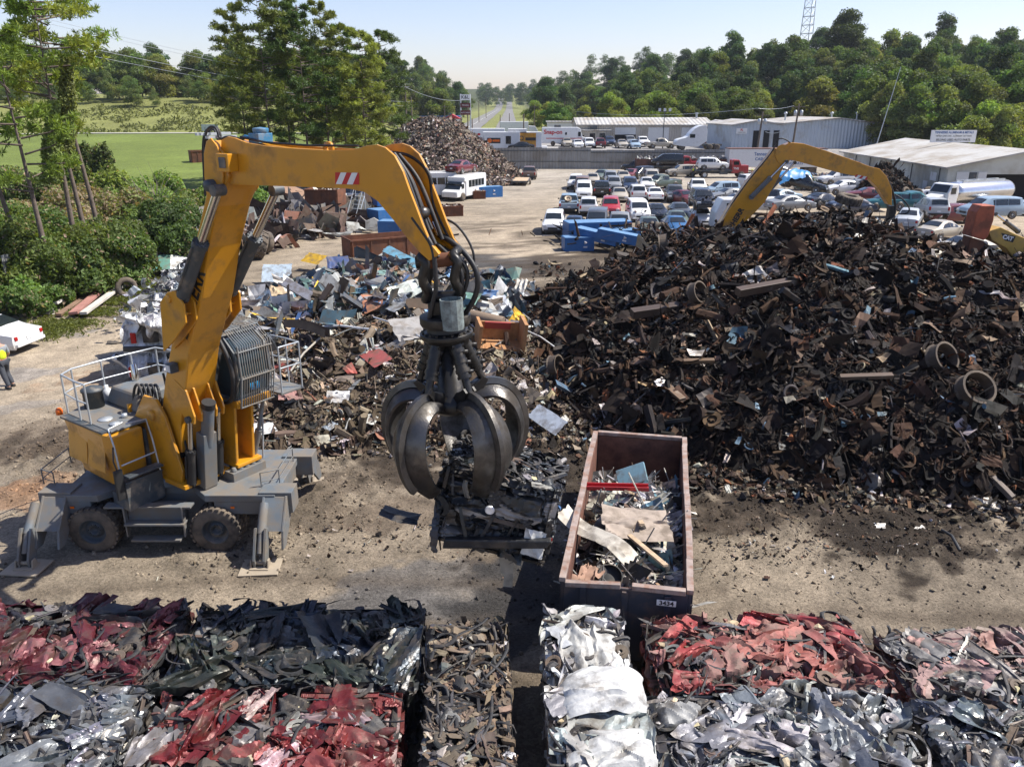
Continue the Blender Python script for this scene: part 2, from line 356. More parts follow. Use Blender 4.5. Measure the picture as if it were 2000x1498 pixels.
def groundmat():
    m = mat('yard_soil', attr=True, rough=0.95, vary=0.22, scale=1.7, spec=0.25)
    nt = m.node_tree; N = nt.nodes; L = nt.links; b = [n for n in N if n.type == 'BSDF_PRINCIPLED'][0]
    tc = [n for n in N if n.type == 'TEX_COORD'][0]
    vo = N.new('ShaderNodeTexVoronoi'); vo.inputs['Scale'].default_value = 22; L.new(tc.outputs['Object'], vo.inputs['Vector'])
    vo.inputs['Randomness'].default_value = 1
    src = b.inputs['Base Color'].links[0].from_socket
    mr = N.new('ShaderNodeMapRange'); mr.inputs[1].default_value = 0; mr.inputs[2].default_value = 1; mr.inputs[3].default_value = 0.72; mr.inputs[4].default_value = 1.28
    sc = N.new('ShaderNodeSeparateColor'); L.new(vo.outputs['Color'], sc.inputs[0]); L.new(sc.outputs[0], mr.inputs[0])
    v = N.new('ShaderNodeVectorMath'); v.operation = 'SCALE'; L.new(src, v.inputs[0]); L.new(mr.outputs[0], v.inputs['Scale']); L.new(v.outputs[0], b.inputs['Base Color'])
    n2 = N.new('ShaderNodeTexNoise'); n2.inputs['Scale'].default_value = 16; n2.inputs['Detail'].default_value = 7; n2.inputs['Roughness'].default_value = 0.7; L.new(tc.outputs['Object'], n2.inputs['Vector'])
    bp = N.new('ShaderNodeBump'); bp.inputs['Distance'].default_value = 0.05; bp.inputs['Strength'].default_value = 0.9; L.new(n2.outputs[0], bp.inputs['Height']); L.new(bp.outputs[0], b.inputs['Normal'])
    return m
M['soil'] = groundmat()
NX0, NX1, NY0, NY1 = -26.0, 26.0, 6.0, 46.0
xs = np.arange(NX0, NX1 + .01, 0.1); ys = np.arange(NY0, NY1 + .01, 0.1)
gx, gy = np.meshgrid(xs, ys, indexing='ij')
CL = []                                        # where the soil is churned up into clods
for (px, py, r, k) in [(200, 880, 3.0, 1), (560, 850, 4.0, 1), (650, 940, 2.6, .8), (1060, 900, 2.6, 1), (1450, 960, 3.6, .9), (1750, 985, 3.6, .8), (1950, 1000, 3.2, .8), (700, 700, 6, .8), (480, 1060, 2.5, .35), (90, 950, 1.5, .5)]:
    q = gp(px, py); CL.append((q.x, q.y, r, k))
def churn(X, Y):
    c = np.zeros_like(X)
    for (x, y, r, k) in CL: c = np.maximum(c, k * (1 - ss(0.5, 1.1, np.hypot(X - x, (Y - y)) / r + 0.5 * vn(X, Y, 9))))
    return c
def near_z(X, Y):
    c = churn(X, Y)
    rough = np.abs(fbm(X / 0.42, Y / 0.42, 21, 4))
    z = 0.03 + 0.05 * fbm(X / 4, Y / 4, 2, 3) + 0.03 * fbm(X / 0.5, Y / 0.5, 8, 3) + c * (0.04 + 0.38 * rough)
    return z
gz = near_z(gx, gy)
edge = np.minimum(np.minimum(gx - NX0, NX1 - gx), np.minimum(gy - NY0, NY1 - gy)); gz = gz * ss(0, 2, edge) + TZ(gx, gy)
gc = soil(gx.ravel(), gy.ravel())
ch_ = churn(gx, gy).ravel()[:, None]; lum = np.clip(0.75 + 3.0 * (gz - TZ(gx, gy)).ravel()[:, None] * ch_, .6, 1.5); gc = gc * (1 - ch_ * .25)
mb = MB(); mb.grid(np.stack([gx, gy, gz], -1), np.concatenate([gc, np.ones((len(gc), 1))], 1).reshape(*gx.shape, 4), smooth=True)
struct(mb.build('yard_ground', M['soil']))
# the rest of the terrain, one sheet to the horizon
u = np.unique(np.concatenate([np.linspace(-2.6, -.9, 30), np.linspace(-.9, .9, 260), np.linspace(.9, 2.6, 30)]))
yy = np.concatenate([np.linspace(-60, 46, 60), 46 + np.cumsum(np.linspace(0.5, 1.6, 150)), ])
yy = np.concatenate([yy, yy[-1] + np.cumsum(np.linspace(2, 26, 130))])
U, Y = np.meshgrid(u, yy, indexing='ij'); X = U * (Y + 105)
Z = TZ(X, Y)
ins = ss(0, 1.2, np.minimum(np.minimum(X - NX0, NX1 - X), np.minimum(Y - NY0, NY1 - Y)))
Z = Z - 0.35 * ins
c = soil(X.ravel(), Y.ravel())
def blend(c, col, t):
    t = np.clip(t, 0, 1).ravel()[:, None]; return c * (1 - t) + np.asarray(col) * t
n1 = fbm(X / 7, Y / 7, 41, 4); n4 = fbm(X / 1.2, Y / 1.2, 45, 3)
field = ss(-24, -29, X + 3 * n1) * ss(60, 72, Y + 6 * n1)
c = blend(c, GRASS, field)
c = blend(c, np.array((0.15, 0.15, 0.055)), ss(183, 187, Y) * ss(-20, -40, X))           # rough grass on the bank
c = blend(c, (0.28, 0.2, 0.12), ss(183, 187, Y) * ss(-60, -70, X) * ss(0.1, 0.5, n1) * .7)
c = blend(c, (0.17, 0.18, 0.055), ss(176, 186, Y) * ss(24, 18, X))
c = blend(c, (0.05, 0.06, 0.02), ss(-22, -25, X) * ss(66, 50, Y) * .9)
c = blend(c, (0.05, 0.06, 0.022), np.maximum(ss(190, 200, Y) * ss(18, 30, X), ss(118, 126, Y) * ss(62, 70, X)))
c = blend(c, (0.26, 0.25, 0.24), ss(138.5, 140.5, Y) * ss(-17, -15, X) * ss(176, 170, Y) * ss(75, 66, X))
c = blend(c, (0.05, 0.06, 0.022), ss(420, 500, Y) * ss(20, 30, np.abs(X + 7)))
c = c * (1 + 0.25 * n1.ravel()[:, None]) * (1 + .22 * fbm(X / 26, Y / 9, 47, 4).ravel()[:, None]) * (1 + 0.2 * n4.ravel()[:, None])
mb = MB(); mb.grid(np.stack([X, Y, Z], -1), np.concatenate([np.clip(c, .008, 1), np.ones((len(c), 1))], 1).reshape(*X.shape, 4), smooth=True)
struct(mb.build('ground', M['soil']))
# roads
def strip(name, cx, w, y0, y1, n, m, dz=0.06, col=(1, 1, 1, 1)):
    ys = np.geomspace(y0, y1, n); mbx = MB()
    P = np.array([[(cx(y) - w / 2, y, 0), (cx(y), y, 0), (cx(y) + w / 2, y, 0)] for y in ys]); P[:, :, 2] = TZ(P[:, 1:2, 0], P[:, 1:2, 1]) + dz
    mbx.grid(P.transpose(1, 0, 2), col, smooth=True); return struct(mbx.build(name, m))
M['asphalt'] = mat('asphalt', (0.17, 0.165, 0.16), 0.9, vary=0.12, scale=0.3)
M['line'] = mat('road_paint', (0.6, 0.6, 0.56), 0.7, vary=0.1)
strip('highway', lambda y: -13.5 - 0.002 * (y - 180), 8.0, 178, 1500, 60, M['asphalt'], 0.25)
strip('highway', lambda y: -1.5 - 0.002 * (y - 180), 7.0, 225, 1500, 60, M['asphalt'], 0.25)
strip('road_marking', lambda y: -13.5 - 0.002 * (y - 180), 0.2, 178, 900, 60, M['line'], 0.3)
mb = MB(); q = np.array([[(x, 180 + dy + 0.02 * (x + 60), 0) for dy in (-1.7, 1.7)] for x in np.linspace(-160, -17, 80)]); q[:, :, 2] = TZ(q[:, :, 0], q[:, :, 1]) + 0.12
mb.grid(q, smooth=True); struct(mb.build('road', M['concrete']))
# loose stones and clods too many to count
def ico():
    t = (1 + 5 ** .5) / 2
    v = np.array([(-1, t, 0), (1, t, 0), (-1, -t, 0), (1, -t, 0), (0, -1, t), (0, 1, t), (0, -1, -t), (0, 1, -t), (t, 0, -1), (t, 0, 1), (-t, 0, -1), (-t, 0, 1)]) / 1.9
    f = np.array([(0, 11, 5), (0, 5, 1), (0, 1, 7), (0, 7, 10), (0, 10, 11), (1, 5, 9), (5, 11, 4), (11, 10, 2), (10, 7, 6), (7, 1, 8), (3, 9, 4), (3, 4, 2), (3, 2, 6), (3, 6, 8), (3, 8, 9), (4, 9, 5), (2, 4, 11), (6, 2, 10), (8, 6, 7), (9, 8, 1)])
    return v, f
IV, IF = ico()
def rrot(n, tilt=None, up=None):
    """n random rotation matrices; tilt limits the lean off the vertical"""
    a = RNG.uniform(0, 2 * np.pi, n); ca, sa = np.cos(a), np.sin(a); Z = np.zeros(n); O = np.ones(n)
    Rz = np.stack([np.stack([ca, -sa, Z], -1), np.stack([sa, ca, Z], -1), np.stack([Z, Z, O], -1)], 1)
    if tilt is None:
        q = RNG.normal(size=(n, 4)); q /= np.linalg.norm(q, axis=1)[:, None]; w, x, y, z = q.T
        return np.stack([np.stack([1 - 2 * (y * y + z * z), 2 * (x * y - z * w), 2 * (x * z + y * w)], -1), np.stack([2 * (x * y + z * w), 1 - 2 * (x * x + z * z), 2 * (y * z - x * w)], -1), np.stack([2 * (x * z - y * w), 2 * (y * z + x * w), 1 - 2 * (x * x + y * y)], -1)], 1)
    b = RNG.normal(0, tilt, n); cb, sb = np.cos(b), np.sin(b); g = RNG.uniform(0, 2 * np.pi, n); cg, sg = np.cos(g), np.sin(g)
    Rx = np.stack([np.stack([O, Z, Z], -1), np.stack([Z, cb, -sb], -1), np.stack([Z, sb, cb], -1)], 1)
    Rg = np.stack([np.stack([cg, -sg, Z], -1), np.stack([sg, cg, Z], -1), np.stack([Z, Z, O], -1)], 1)
    return Rg @ Rx @ Rz
n = 60000
X = RNG.uniform(-17, 15, n); Y = 7.5 + 38 * RNG.random(n) ** 1.5
dens = 0.25 + 0.75 * churn(X, Y) + 0.3 * (vn(X / 2, Y / 2, 15) > .1); keep = RNG.random(n) < dens; X, Y = X[keep], Y[keep]; n = len(X)
s = 0.012 + 0.05 * RNG.random(n) ** 5 + 0.025 * churn(X, Y) * RNG.random(n) ** 2
cc = soil(X, Y) * RNG.uniform(.8, 1.5, (n, 1)); cc = np.concatenate([cc, np.ones((n, 1))], 1)
mb = MB(); mb.many(IV, IF, rrot(n), s[:, None] * RNG.uniform(.6, 1.3, (n, 3)), np.stack([X, Y, TZ(X, Y) + near_z(X, Y) + s * .25], 1), cc)
tag(mb.build('loose_gravel', M['matt']), 'loose stones and dirt clods strewn over the yard', 'gravel', kind='stuff')
# ================================================================== scrap pieces (templates)
def crumple(n, m, folds=9, amp=0.16, warp=0.08, seed=0):
    """a buckled sheet: mostly parallel folds of uneven pitch, a few cross creases, smooth swathes between"""
    r = np.random.default_rng(seed); u, v = np.meshgrid(np.linspace(-.5, .5, n), np.linspace(-.5, .5, m), indexing='ij')
    x, y = u.copy(), v.copy(); z = r.uniform(-.5, .5) * amp * (u * u * 4) + r.uniform(-.5, .5) * amp * 4 * u * v; a0 = r.uniform(-.5, .5) + (r.random() < .35) * np.pi / 2
    for k in range(folds):
        main = k < folds * .65; a = a0 + r.normal(0, .12) if main else r.uniform(0, np.pi); c = r.uniform(-.5, .5); wd = r.uniform(.04, .14)
        wob = .12 * vn(u * 3 + k, v * 3 + seed, seed + k); s = u * math.cos(a) + v * math.sin(a) - c + wob; fade = .35 + .65 * ss(-.3, .3, (u * -math.sin(a) + v * math.cos(a)) * r.choice([-1, 1]) + r.uniform(-.2, .3))
        ridge = np.maximum(1 - np.abs(s) / wd, 0) ** r.uniform(.8, 1.4); z += amp * r.uniform(.25, .8) * r.choice([-1, 1], p=[.35, .65]) * ridge * fade
        x -= warp * .5 * np.clip(s / wd, -1, 1) * math.cos(a) * .3; y -= warp * .5 * np.clip(s / wd, -1, 1) * math.sin(a) * .3
    z += .22 * amp * fbm(u * 5, v * 5, seed, 3)
    x += .035 * vn(v * 9, u * 2, seed + 3) + .05 * vn(v * 2.5, u, seed + 4); y += .035 * vn(u * 9, v * 2, seed + 5) + .05 * vn(u * 2.5, v, seed + 6)
    z -= z.mean(); P = np.stack([x, y, z], -1)
    i = np.arange(n * m).reshape(n, m); f = np.stack([i[:-1, :-1], i[1:, :-1], i[1:, 1:], i[:-1, 1:]], -1).reshape(-1, 4)
    return P.reshape(-1, 3), f
def bent(n, m, seed, curl=1.5):
    r = np.random.default_rng(seed); u, v = np.meshgrid(np.linspace(-.5, .5, n), np.linspace(-.5, .5, m), indexing='ij')
    k = r.uniform(-curl, curl); kink = r.uniform(-.3, .3); a = r.uniform(-1.2, 1.2)
    z = k * u * u * .8 + np.maximum(u - kink, 0) * a + r.uniform(-.6, .6) * u * v + .06 * r.normal(size=u.shape)
    x = u + .1 * r.normal() * v; y = v * (1 + r.uniform(-.5, .5) * u)
    i = np.arange(n * m).reshape(n, m); f = np.stack([i[:-1, :-1], i[1:, :-1], i[1:, 1:], i[:-1, 1:]], -1).reshape(-1, 4)
    return np.stack([x, y, z], -1).reshape(-1, 3), f
def pipe(seed, seg=6, n=6, curl=1.0, r0=.5):
    r = np.random.default_rng(seed); t = np.linspace(-.5, .5, n); a = r.uniform(-curl, curl); b = r.uniform(-curl, curl); k = r.uniform(-.3, .3)
    P = np.stack([t, a * t * t + np.abs(t - k) * r.uniform(-.6, .6) * curl, b * t * t + .04 * r.normal(size=n)], -1); P -= P.mean(0)
    q = np.linspace(0, 2 * np.pi, seg, endpoint=False)
    V = P[:, None, :] + r0 * np.stack([0 * q, np.cos(q), np.sin(q)], -1)[None]
    i = np.arange(n * seg).reshape(n, seg); j = np.roll(i, -1, 1)
    f = np.stack([i[:-1], j[:-1], j[1:], i[1:]], -1).reshape(-1, 4)
    cap = np.array([[i[0, 0], i[0, 1], i[0, 2], i[0, 3]], [i[0, 3], i[0, 4 % seg], i[0, 5 % seg], i[0, 0]], [i[-1, 0], i[-1, 3], i[-1, 2], i[-1, 1]], [i[-1, 0], i[-1, 5 % seg], i[-1, 4 % seg], i[-1, 3]]]) if seg == 6 else np.zeros((0, 4), int)
    return V.reshape(-1, 3), np.concatenate([f, cap])
def lat(prof, seg=12):
    n = len(prof); q = np.linspace(0, 2 * np.pi, seg, endpoint=False); p = np.array(prof)
    V = np.stack([p[:, 0:1] * np.cos(q), p[:, 0:1] * np.sin(q), p[:, 1:2] + 0 * q], -1)
    i = np.arange(n * seg).reshape(n, seg); j = np.roll(i, -1, 1)
    return V.reshape(-1, 3), np.stack([i[:-1], j[:-1], j[1:], i[1:]], -1).reshape(-1, 4)
def chan(seed):
    r = np.random.default_rng(seed); prof = np.array([(-.5, .5), (-.5, -.5), (.5, -.5), (.5, .5)]) if seed % 2 else np.array([(-.5, .5), (-.5, -.5), (.5, -.5), (.5, -.45)])
    n = 4; t = np.linspace(-.5, .5, n); b = r.uniform(-.5, .5) * t * t
    V = np.stack([t[:, None] + 0 * prof[None, :, 0], prof[None, :, 0] + 0 * t[:, None], prof[None, :, 1] + b[:, None] * 4], -1)
    i = np.arange(n * 4).reshape(n, 4); return V.reshape(-1, 3), np.stack([i[:-1, :-1], i[1:, :-1], i[1:, 1:], i[:-1, 1:]], -1).reshape(-1, 4)
def chunk(seed):
    r = np.random.default_rng(seed); v = IV * (1 + .45 * r.uniform(-1, 1, (12, 1))) * .5
    return v, np.concatenate([IF, IF[:, 2:3]], 1)
T_PLATE = [bent(4, 4, i) for i in range(8)]
T_STRIP = [bent(7, 2, i + 20, 2.5) for i in range(6)]
T_PIPE = [pipe(i, curl=1.2) for i in range(5)]
T_ROD = [pipe(i + 9, curl=.5, n=5) for i in range(3)]
T_RIM = [lat([(.28, .16), (.42, .2), (.5, .22), (.46, .1), (.46, -.1), (.5, -.22), (.4, -.18), (.36, .02), (.12, .05), (.1, .12), (0.01, .12)], 14)]
T_DISC = [lat([(.12, .02), (.12, .1), (.26, .12), (.27, .04), (.5, .04), (.5, -.04), (.2, -.04)], 14)]
T_CHAN = [chan(i) for i in range(4)]
T_CHUNK = [chunk(i) for i in range(5)]
T_CRUM = [crumple(30, 22, 10, .15, .12, i) for i in range(14)]
T_CRUMS = [crumple(12, 8, 5, .24, .12, i + 50) for i in range(8)]
T_TORUS = [lat([(.5 + .09 * math.cos(a), .09 * math.sin(a)) for a in np.linspace(0, 2 * math.pi, 7)], 14)]
def quad4(f): return f
def pick(pal, n):
    """pal: list of (weight, (r,g,b), matt 0..1)"""
    wts = np.array([p[0] for p in pal], float); wts /= wts.sum(); i = RNG.choice(len(pal), n, p=wts)
    c = np.array([(*p[1], p[2]) for p in pal])[i]; c[:, :3] *= RNG.uniform(.7, 1.25, (n, 1)); c[:, :3] *= RNG.uniform(.93, 1.07, (n, 3))
    return c
def frames(N, jitter, spin=True):
    """rotation matrices whose z axis follows normals N with some jitter"""
    n = len(N); z = N + RNG.normal(0, jitter, (n, 3)); z /= np.linalg.norm(z, axis=1)[:, None]
    a = RNG.normal(size=(n, 3)); x = a - (a * z).sum(1)[:, None] * z; x /= np.linalg.norm(x, axis=1)[:, None]
    y = np.cross(z, x); return np.stack([x, y, z], -1)
def sprinkle(mb, temps, pos, N, size, aspect, pal, jit=.5, lift=0.0, smooth=False, mat=0):
    """scatter template pieces at pos with normals N; size (lo, hi), aspect = (x, y, z) ranges"""
    n = len(pos)
    if n == 0: return
    which = RNG.integers(0, len(temps), n); s = size[0] + (size[1] - size[0]) * RNG.random(n) ** 2
    Sc = np.stack([s * RNG.uniform(a[0], a[1], n) for a in aspect], 1); cols = pick(pal, n); Rm = frames(N, jit)
    T = pos + N * (lift * s)[:, None]
    for k, (tv, tf) in enumerate(temps):
        q = which == k; mb.many(tv, tf, Rm[q], Sc[q], T[q], cols[q], mat, smooth)
DARK = [(36, (.013, .011, .010), .75), (26, (.026, .018, .014), .85), (20, (.056, .033, .021), .95), (7, (.09, .052, .031), .95), (6, (.045, .040, .036), .6), (2, (.12, .105, .09), .5), (.9, (.28, .26, .24), .4), (6, (.02, .02, .022), .35), (2.5, (.16, .06, .03), .9), (.8, (.09, .15, .2), .6), (1.2, (.30, .24, .16), .9)]
BROWN = [(25, (.075, .055, .038), .95), (25, (.11, .082, .056), .95), (16, (.16, .125, .09), .95), (10, (.23, .185, .135), .9), (8, (.05, .045, .042), .8), (6, (.33, .3, .26), .7), (3, (.5, .48, .45), .5), (3, (.2, .1, .06), .9), (2, (.1, .11, .12), .4)]
SHEET = [(11, (.46, .46, .44), .5), (11, (.26, .27, .27), .4), (12, (.15, .16, .17), .4), (9, (.10, .12, .14), .4), (4, (.08, .15, .21), .5), (3, (.12, .25, .31), .5), (4, (.04, .09, .20), .4), (14, (.12, .09, .065), .9), (9, (.22, .16, .11), .9), (2.5, (.5, .22, .12), .7), (1.2, (.5, .3, .02), .5), (3, (.12, .2, .17), .5), (8, (.045, .045, .048), .5)]
SHRED = [(22, (.15, .117, .092), .85), (26, (.22, .175, .138), .85), (20, (.32, .26, .21), .8), (8, (.38, .33, .29), .7), (14, (.07, .055, .045), .8), (3, (.5, .48, .45), .5), (5, (.26, .14, .09), .9)]
def heap(fz, x0, x1, y0, y1, step, counts, pal, jit, base, szmul=1.0, keepf=None, face=None):
    """a heap: soil core from the height function plus thousands of pieces lying on it"""
    mb = MB(); xs = np.arange(x0, x1 + step, step); ys = np.arange(y0, y1 + step, step); gx, gy = np.meshgrid(xs, ys, indexing='ij')
    gz = fz(gx, gy) - .12 + .25 * np.abs(fbm(gx / .8, gy / .8, 5, 3)) * (fz(gx, gy) > .15); gz[fz(gx, gy) < .06] = -.4
    c = np.array(base)[None] * (1 + .5 * fbm(gx.ravel() / .6, gy.ravel() / .6, 3, 3)[:, None]); c = np.concatenate([c, np.ones((len(c), 1))], 1)
    mb.grid(np.stack([gx, gy, gz], -1), c.reshape(*gx.shape, 4))
    def pts(n):
        X = RNG.uniform(x0, x1, n * 3); Y = RNG.uniform(y0, y1, n * 3); Z = fz(X, Y); e = .15
        k = Z > .10
        if keepf is not None: k &= keepf(X, Y)
        X, Y, Z = X[k], Y[k], Z[k]; dx = (fz(X + e, Y) - fz(X - e, Y)) / (2 * e); dy = (fz(X, Y + e) - fz(X, Y - e)) / (2 * e)
        N = np.stack([-dx, -dy, np.ones_like(dx)], 1); g = np.linalg.norm(N, axis=1)
        # steeper ground gets as many pieces as its true area; the far slope fewer
        w = g * np.where(dy < -.0, .45, 1.0) / g.max(); kk = RNG.random(len(X)) < w; X, Y, Z, N, g = X[kk][:n], Y[kk][:n], Z[kk][:n], N[kk][:n], g[kk][:n]
        return np.stack([X, Y, Z], 1), N / g[:, None]
    for (temps, n, size, asp, lift) in counts:
        P, N = pts(n); sprinkle(mb, temps, P, N, (size[0] * szmul, size[1] * szmul), asp, pal, jit, lift)
    return mb, pts
ASP = dict(plate=((.8, 1.3), (.4, 1), (.6, 1.2)), strip=((1.2, 2.4), (.12, .3), (.6, 1.6)), pipe=((1, 2.2), (.1, .22), (.1, .22)), rod=((2, 4), (.035, .08), (.035, .08)), ring=((.8, 1), (.8, 1), (.7, 1)), chan=((1.5, 3), (.15, .3), (.12, .25)), chunk=((.5, 1), (.4, .9), (.35, .7)))
def mix(k):
    """piece counts of a heap, k of them in all"""
    return [(T_PIPE + T_ROD + T_STRIP, int(k * .03), (.5, 1.2), ((.8, 1.3), (.12, .35), (.12, .35)), .12), (T_RIM + T_TORUS + T_CRUMS + T_PLATE, int(k * .02), (.5, .9), ((.8, 1), (.7, 1), (.5, 1)), .2), (T_PLATE, int(k * .22), (.12, .42), ASP['plate'], .10), (T_CHUNK, int(k * .22), (.10, .36), ASP['chunk'], .1), (T_STRIP, int(k * .22), (.14, .45), ASP['strip'], .2),
            (T_PIPE, int(k * .11), (.14, .45), ASP['pipe'], .15), (T_ROD, int(k * .05), (.25, .5), ASP['rod'], .25), (T_RIM + T_DISC + T_TORUS, int(k * .05), (.2, .48), ASP['ring'], .2),
            (T_CHAN, int(k * .05), (.2, .55), ASP['chan'], .2), (T_CRUMS, int(k * .06), (.2, .6), ASP['plate'], .1)]
# ================================================================== heaps
def bump2(X, Y, cx, cy, rx, ry, h, p=1.0, a=0.0):
    dx, dy = X - cx, Y - cy; u = dx * math.cos(a) + dy * math.sin(a); v = -dx * math.sin(a) + dy * math.cos(a)
    r = np.sqrt((u / rx) ** 2 + (v / ry) ** 2); return h * np.clip(1 - r, 0, 1) ** p
def smax(a, b, k=.5): return np.log(np.exp(a / k) + np.exp(b / k)) * k - k * math.log(2) * 0
def big(X, Y):
    X = np.asarray(X, float); Y = np.asarray(Y, float)
    w = .9 * fbm(X / 2.2, Y / 2.2, 61, 3)
    z = np.maximum.reduce([bump2(X, Y, 13.3, 34.0, 14, 14.3, 6.1, .62), bump2(X, Y, 7.8, 31.0, 7.2, 8.6, 3.6, .6), bump2(X, Y, 21.5, 32.0, 14, 13.8, 4.7, .6),
                           bump2(X, Y, 3.9, 30.5, 4.0, 6.5, 1.9, .6), bump2(X, Y, 28, 31.5, 13, 13.4, 3.7, .6), bump2(X, Y, 6.5, 37, 5, 8, 2.9, .8)])
    return np.maximum(z + w * np.clip(z, 0, .9) * .7, -.05)
def left(X, Y):
    X = np.asarray(X, float); Y = np.asarray(Y, float)
    z = np.maximum.reduce([bump2(X, Y, -5.2, 33.0, 8.2, 9.5, 2.6, .65), bump2(X, Y, -1.2, 31.0, 5.5, 7.5, 2.3, .8), bump2(X, Y, -7.6, 29, 5.4, 7, 2.1, .8),
                           bump2(X, Y, -6.0, 41, 8.5, 8, 2.2, .6), bump2(X, Y, 1.8, 29, 3.6, 5, 1.3, .8)])
    return np.maximum(z + .8 * fbm(X / 1.8, Y / 1.8, 65, 3) * np.clip(z, 0, .8) * .6, -.05)
mb, pts = heap(big, -1, 42, 18.5, 47, .35, [(a, n, s_, p_, l_) for (a, n, s_, p_, l_) in mix(54000)], DARK, .55, (.014, .011, .010))
tag(mb.build('scrap_heap', M['scrap']), 'towering heap of dark rusty scrap iron filling the right of the yard', 'scrap heap', kind='stuff')
mb, pts = heap(left, -16, 6, 21.5, 48, .35, mix(20000), BROWN, .6, (.085, .065, .045), .85)
P_, N_ = None, None
tag(mb.build('scrap_heap', M['matt']), 'low heap of earth brown shredded scrap behind the loading machine', 'scrap heap', kind='stuff')
# sheet metal and appliance scrap lying over the top of the left heap
mb = MB()
n = 1100; X = RNG.normal(-6.2, 4.6, n); Y = RNG.normal(38.5, 3.6, n); k = (Y > 31.5) & (Y < 46.5) & (X > -14.5) & (X < 1.2) & (left(X, Y) > .2); X, Y = X[k], Y[k]
Pp = np.stack([X, Y, left(X, Y) + .15 + .35 * RNG.random(len(X))], 1); Nn = np.tile([0.0, -.35, 1.0], (len(X), 1))
h3 = len(X) // 2
sprinkle(mb, T_PLATE, Pp[:h3], Nn[:h3], (.4, 1.4), ((.8, 1.3), (.3, .8), (.35, .7)), SHEET, .5, .05)
sprinkle(mb, T_CRUMS, Pp[h3:], Nn[h3:], (.4, 1.3), ((.8, 1.3), (.4, .9), (.7, 1.1)), SHEET, .5, .05)
n = 260; X = RNG.normal(-6, 4.4, n); Y = RNG.normal(37, 4.2, n); k = left(X, Y) > .2; X, Y = X[k], Y[k]
sprinkle(mb, T_STRIP + T_CHAN, np.stack([X, Y, left(X, Y) + .35], 1), np.tile([0., 0, 1.], (len(X), 1)), (.7, 1.8), ((1.2, 2.2), (.08, .16), (.1, .4)), SHEET, .35, .05)
n = 420; X = RNG.uniform(-13, 4, n); Y = RNG.uniform(23, 36, n); k = left(X, Y) > .2; X, Y = X[k], Y[k]
sprinkle(mb, T_PLATE + T_CRUMS, np.stack([X, Y, left(X, Y) + .1], 1), np.tile([0., -.3, 1.], (len(X), 1)), (.25, .8), ((.8, 1.3), (.4, .8), (.35, .7)), [(8, (.5, .48, .45), .6), (8, (.3, .27, .23), .8), (3, (.2, .24, .26), .5), (1, (.35, .08, .06), .6), (5, (.14, .11, .09), .9), (2, (.4, .28, .18), .9)], .4, .05)
tag(mb.build('sheet_scrap', M['trash']), 'bent sheet metal and appliance panels, blue, white and grey, strewn over the left heap', 'scrap', kind='stuff')
# light pieces on the dark heap
mb = MB(); n = 210; X = RNG.uniform(2, 30, n); Y = RNG.uniform(20, 36, n); k = big(X, Y) > .3; X, Y = X[k], Y[k]
sprinkle(mb, T_PLATE + T_CRUMS + T_STRIP, np.stack([X, Y, big(X, Y) + .12], 1), np.tile([0., -.5, 1.], (len(X), 1)), (.2, .75), ((.8, 1.4), (.25, .7), (.35, .9)), [(6, (.26, .23, .20), .5), (9, (.17, .11, .07), .9), (1.5, (.42, .41, .40), .35), (2, (.13, .2, .25), .5), (1, (.45, .3, .15), .9)], .5, .1)
tag(mb.build('bright_scrap', M['trash']), 'paler torn plates and strips caught on the face of the dark heap', 'scrap', kind='stuff')
# shredded steel cone behind the buses
def cone(X, Y):
    r = np.hypot((X + 11.0) / 1.0, Y - 119); z = 10.4 * np.clip(1 - r / 12.6, 0, 1) ** .9; z = z - np.clip(z - 7.6, 0, 9) * .7
    t = np.hypot((X + 3.5) / 5.5, (Y - 113) / 6); return np.maximum(z, 1.6 * np.clip(1 - t, 0, 1)) + .5 * vn(X / 2, Y / 2, 6) * (z > .5) - .02
mb, pts = heap(cone, -26, 4, 100, 138, .6, [(T_PLATE, 12000, (.3, .62), ASP['plate'], .1), (T_CHUNK, 9000, (.28, .58), ASP['chunk'], .1), (T_STRIP, 2500, (.5, 1.0), ASP['strip'], .1)], SHRED, .6, (.12, .10, .085))
tag(mb.build('shredded_steel_pile', M['scrap']), 'conical pile of shredded grey brown steel rising behind the parked buses', 'scrap heap', kind='stuff')
# small black heap against the white shed and debris fringe at the foot of the dark heap
q = gp(1778, 400)
def small(X, Y): return 4.2 * np.clip(1 - np.hypot((X - 41.6) / 4.2, (Y - 92) / 4), 0, 1) ** .8 + .0 * X - .02
mb, pts = heap(small, 36, 47, 87, 97, .5, [(T_CHUNK, 900, (.4, .9), ASP['chunk'], .1), (T_CRUMS, 700, (.4, 1.0), ASP['plate'], .1), (T_STRIP, 500, (.5, 1.), ASP['strip'], .1)], DARK[:7], .6, (.04, .03, .03))
tag(mb.build('scrap_heap', M['scrap']), 'small black heap of tangled scrap against the white shed wall', 'scrap heap', kind='stuff')
mb = MB()
def fringe(n, pts_, sd, size, pal):
    k = RNG.integers(0, len(pts_) - 1, n); t = RNG.random(n)[:, None]; A = np.array([gp(*p)[:2] for p in pts_]); P = A[k] * (1 - t) + A[k + 1] * t
    P = P + RNG.normal(0, sd, P.shape) * np.array([1, .6]); z = near_z(P[:, 0], P[:, 1]) + .04; m3 = n // 3; N = np.tile([0., 0, 1.], (n, 1)); Q = np.c_[P, z]
    sprinkle(mb, T_PLATE + T_CRUMS, Q[:m3], N[:m3], size, ASP['plate'], pal, .4, .1); sprinkle(mb, T_STRIP, Q[m3:m3 * 2], N[m3:m3 * 2], size, ASP['strip'], pal, .3, .1); sprinkle(mb, T_CHUNK, Q[m3 * 2:], N[m3 * 2:], size, ASP['chunk'], pal, .5, .1)
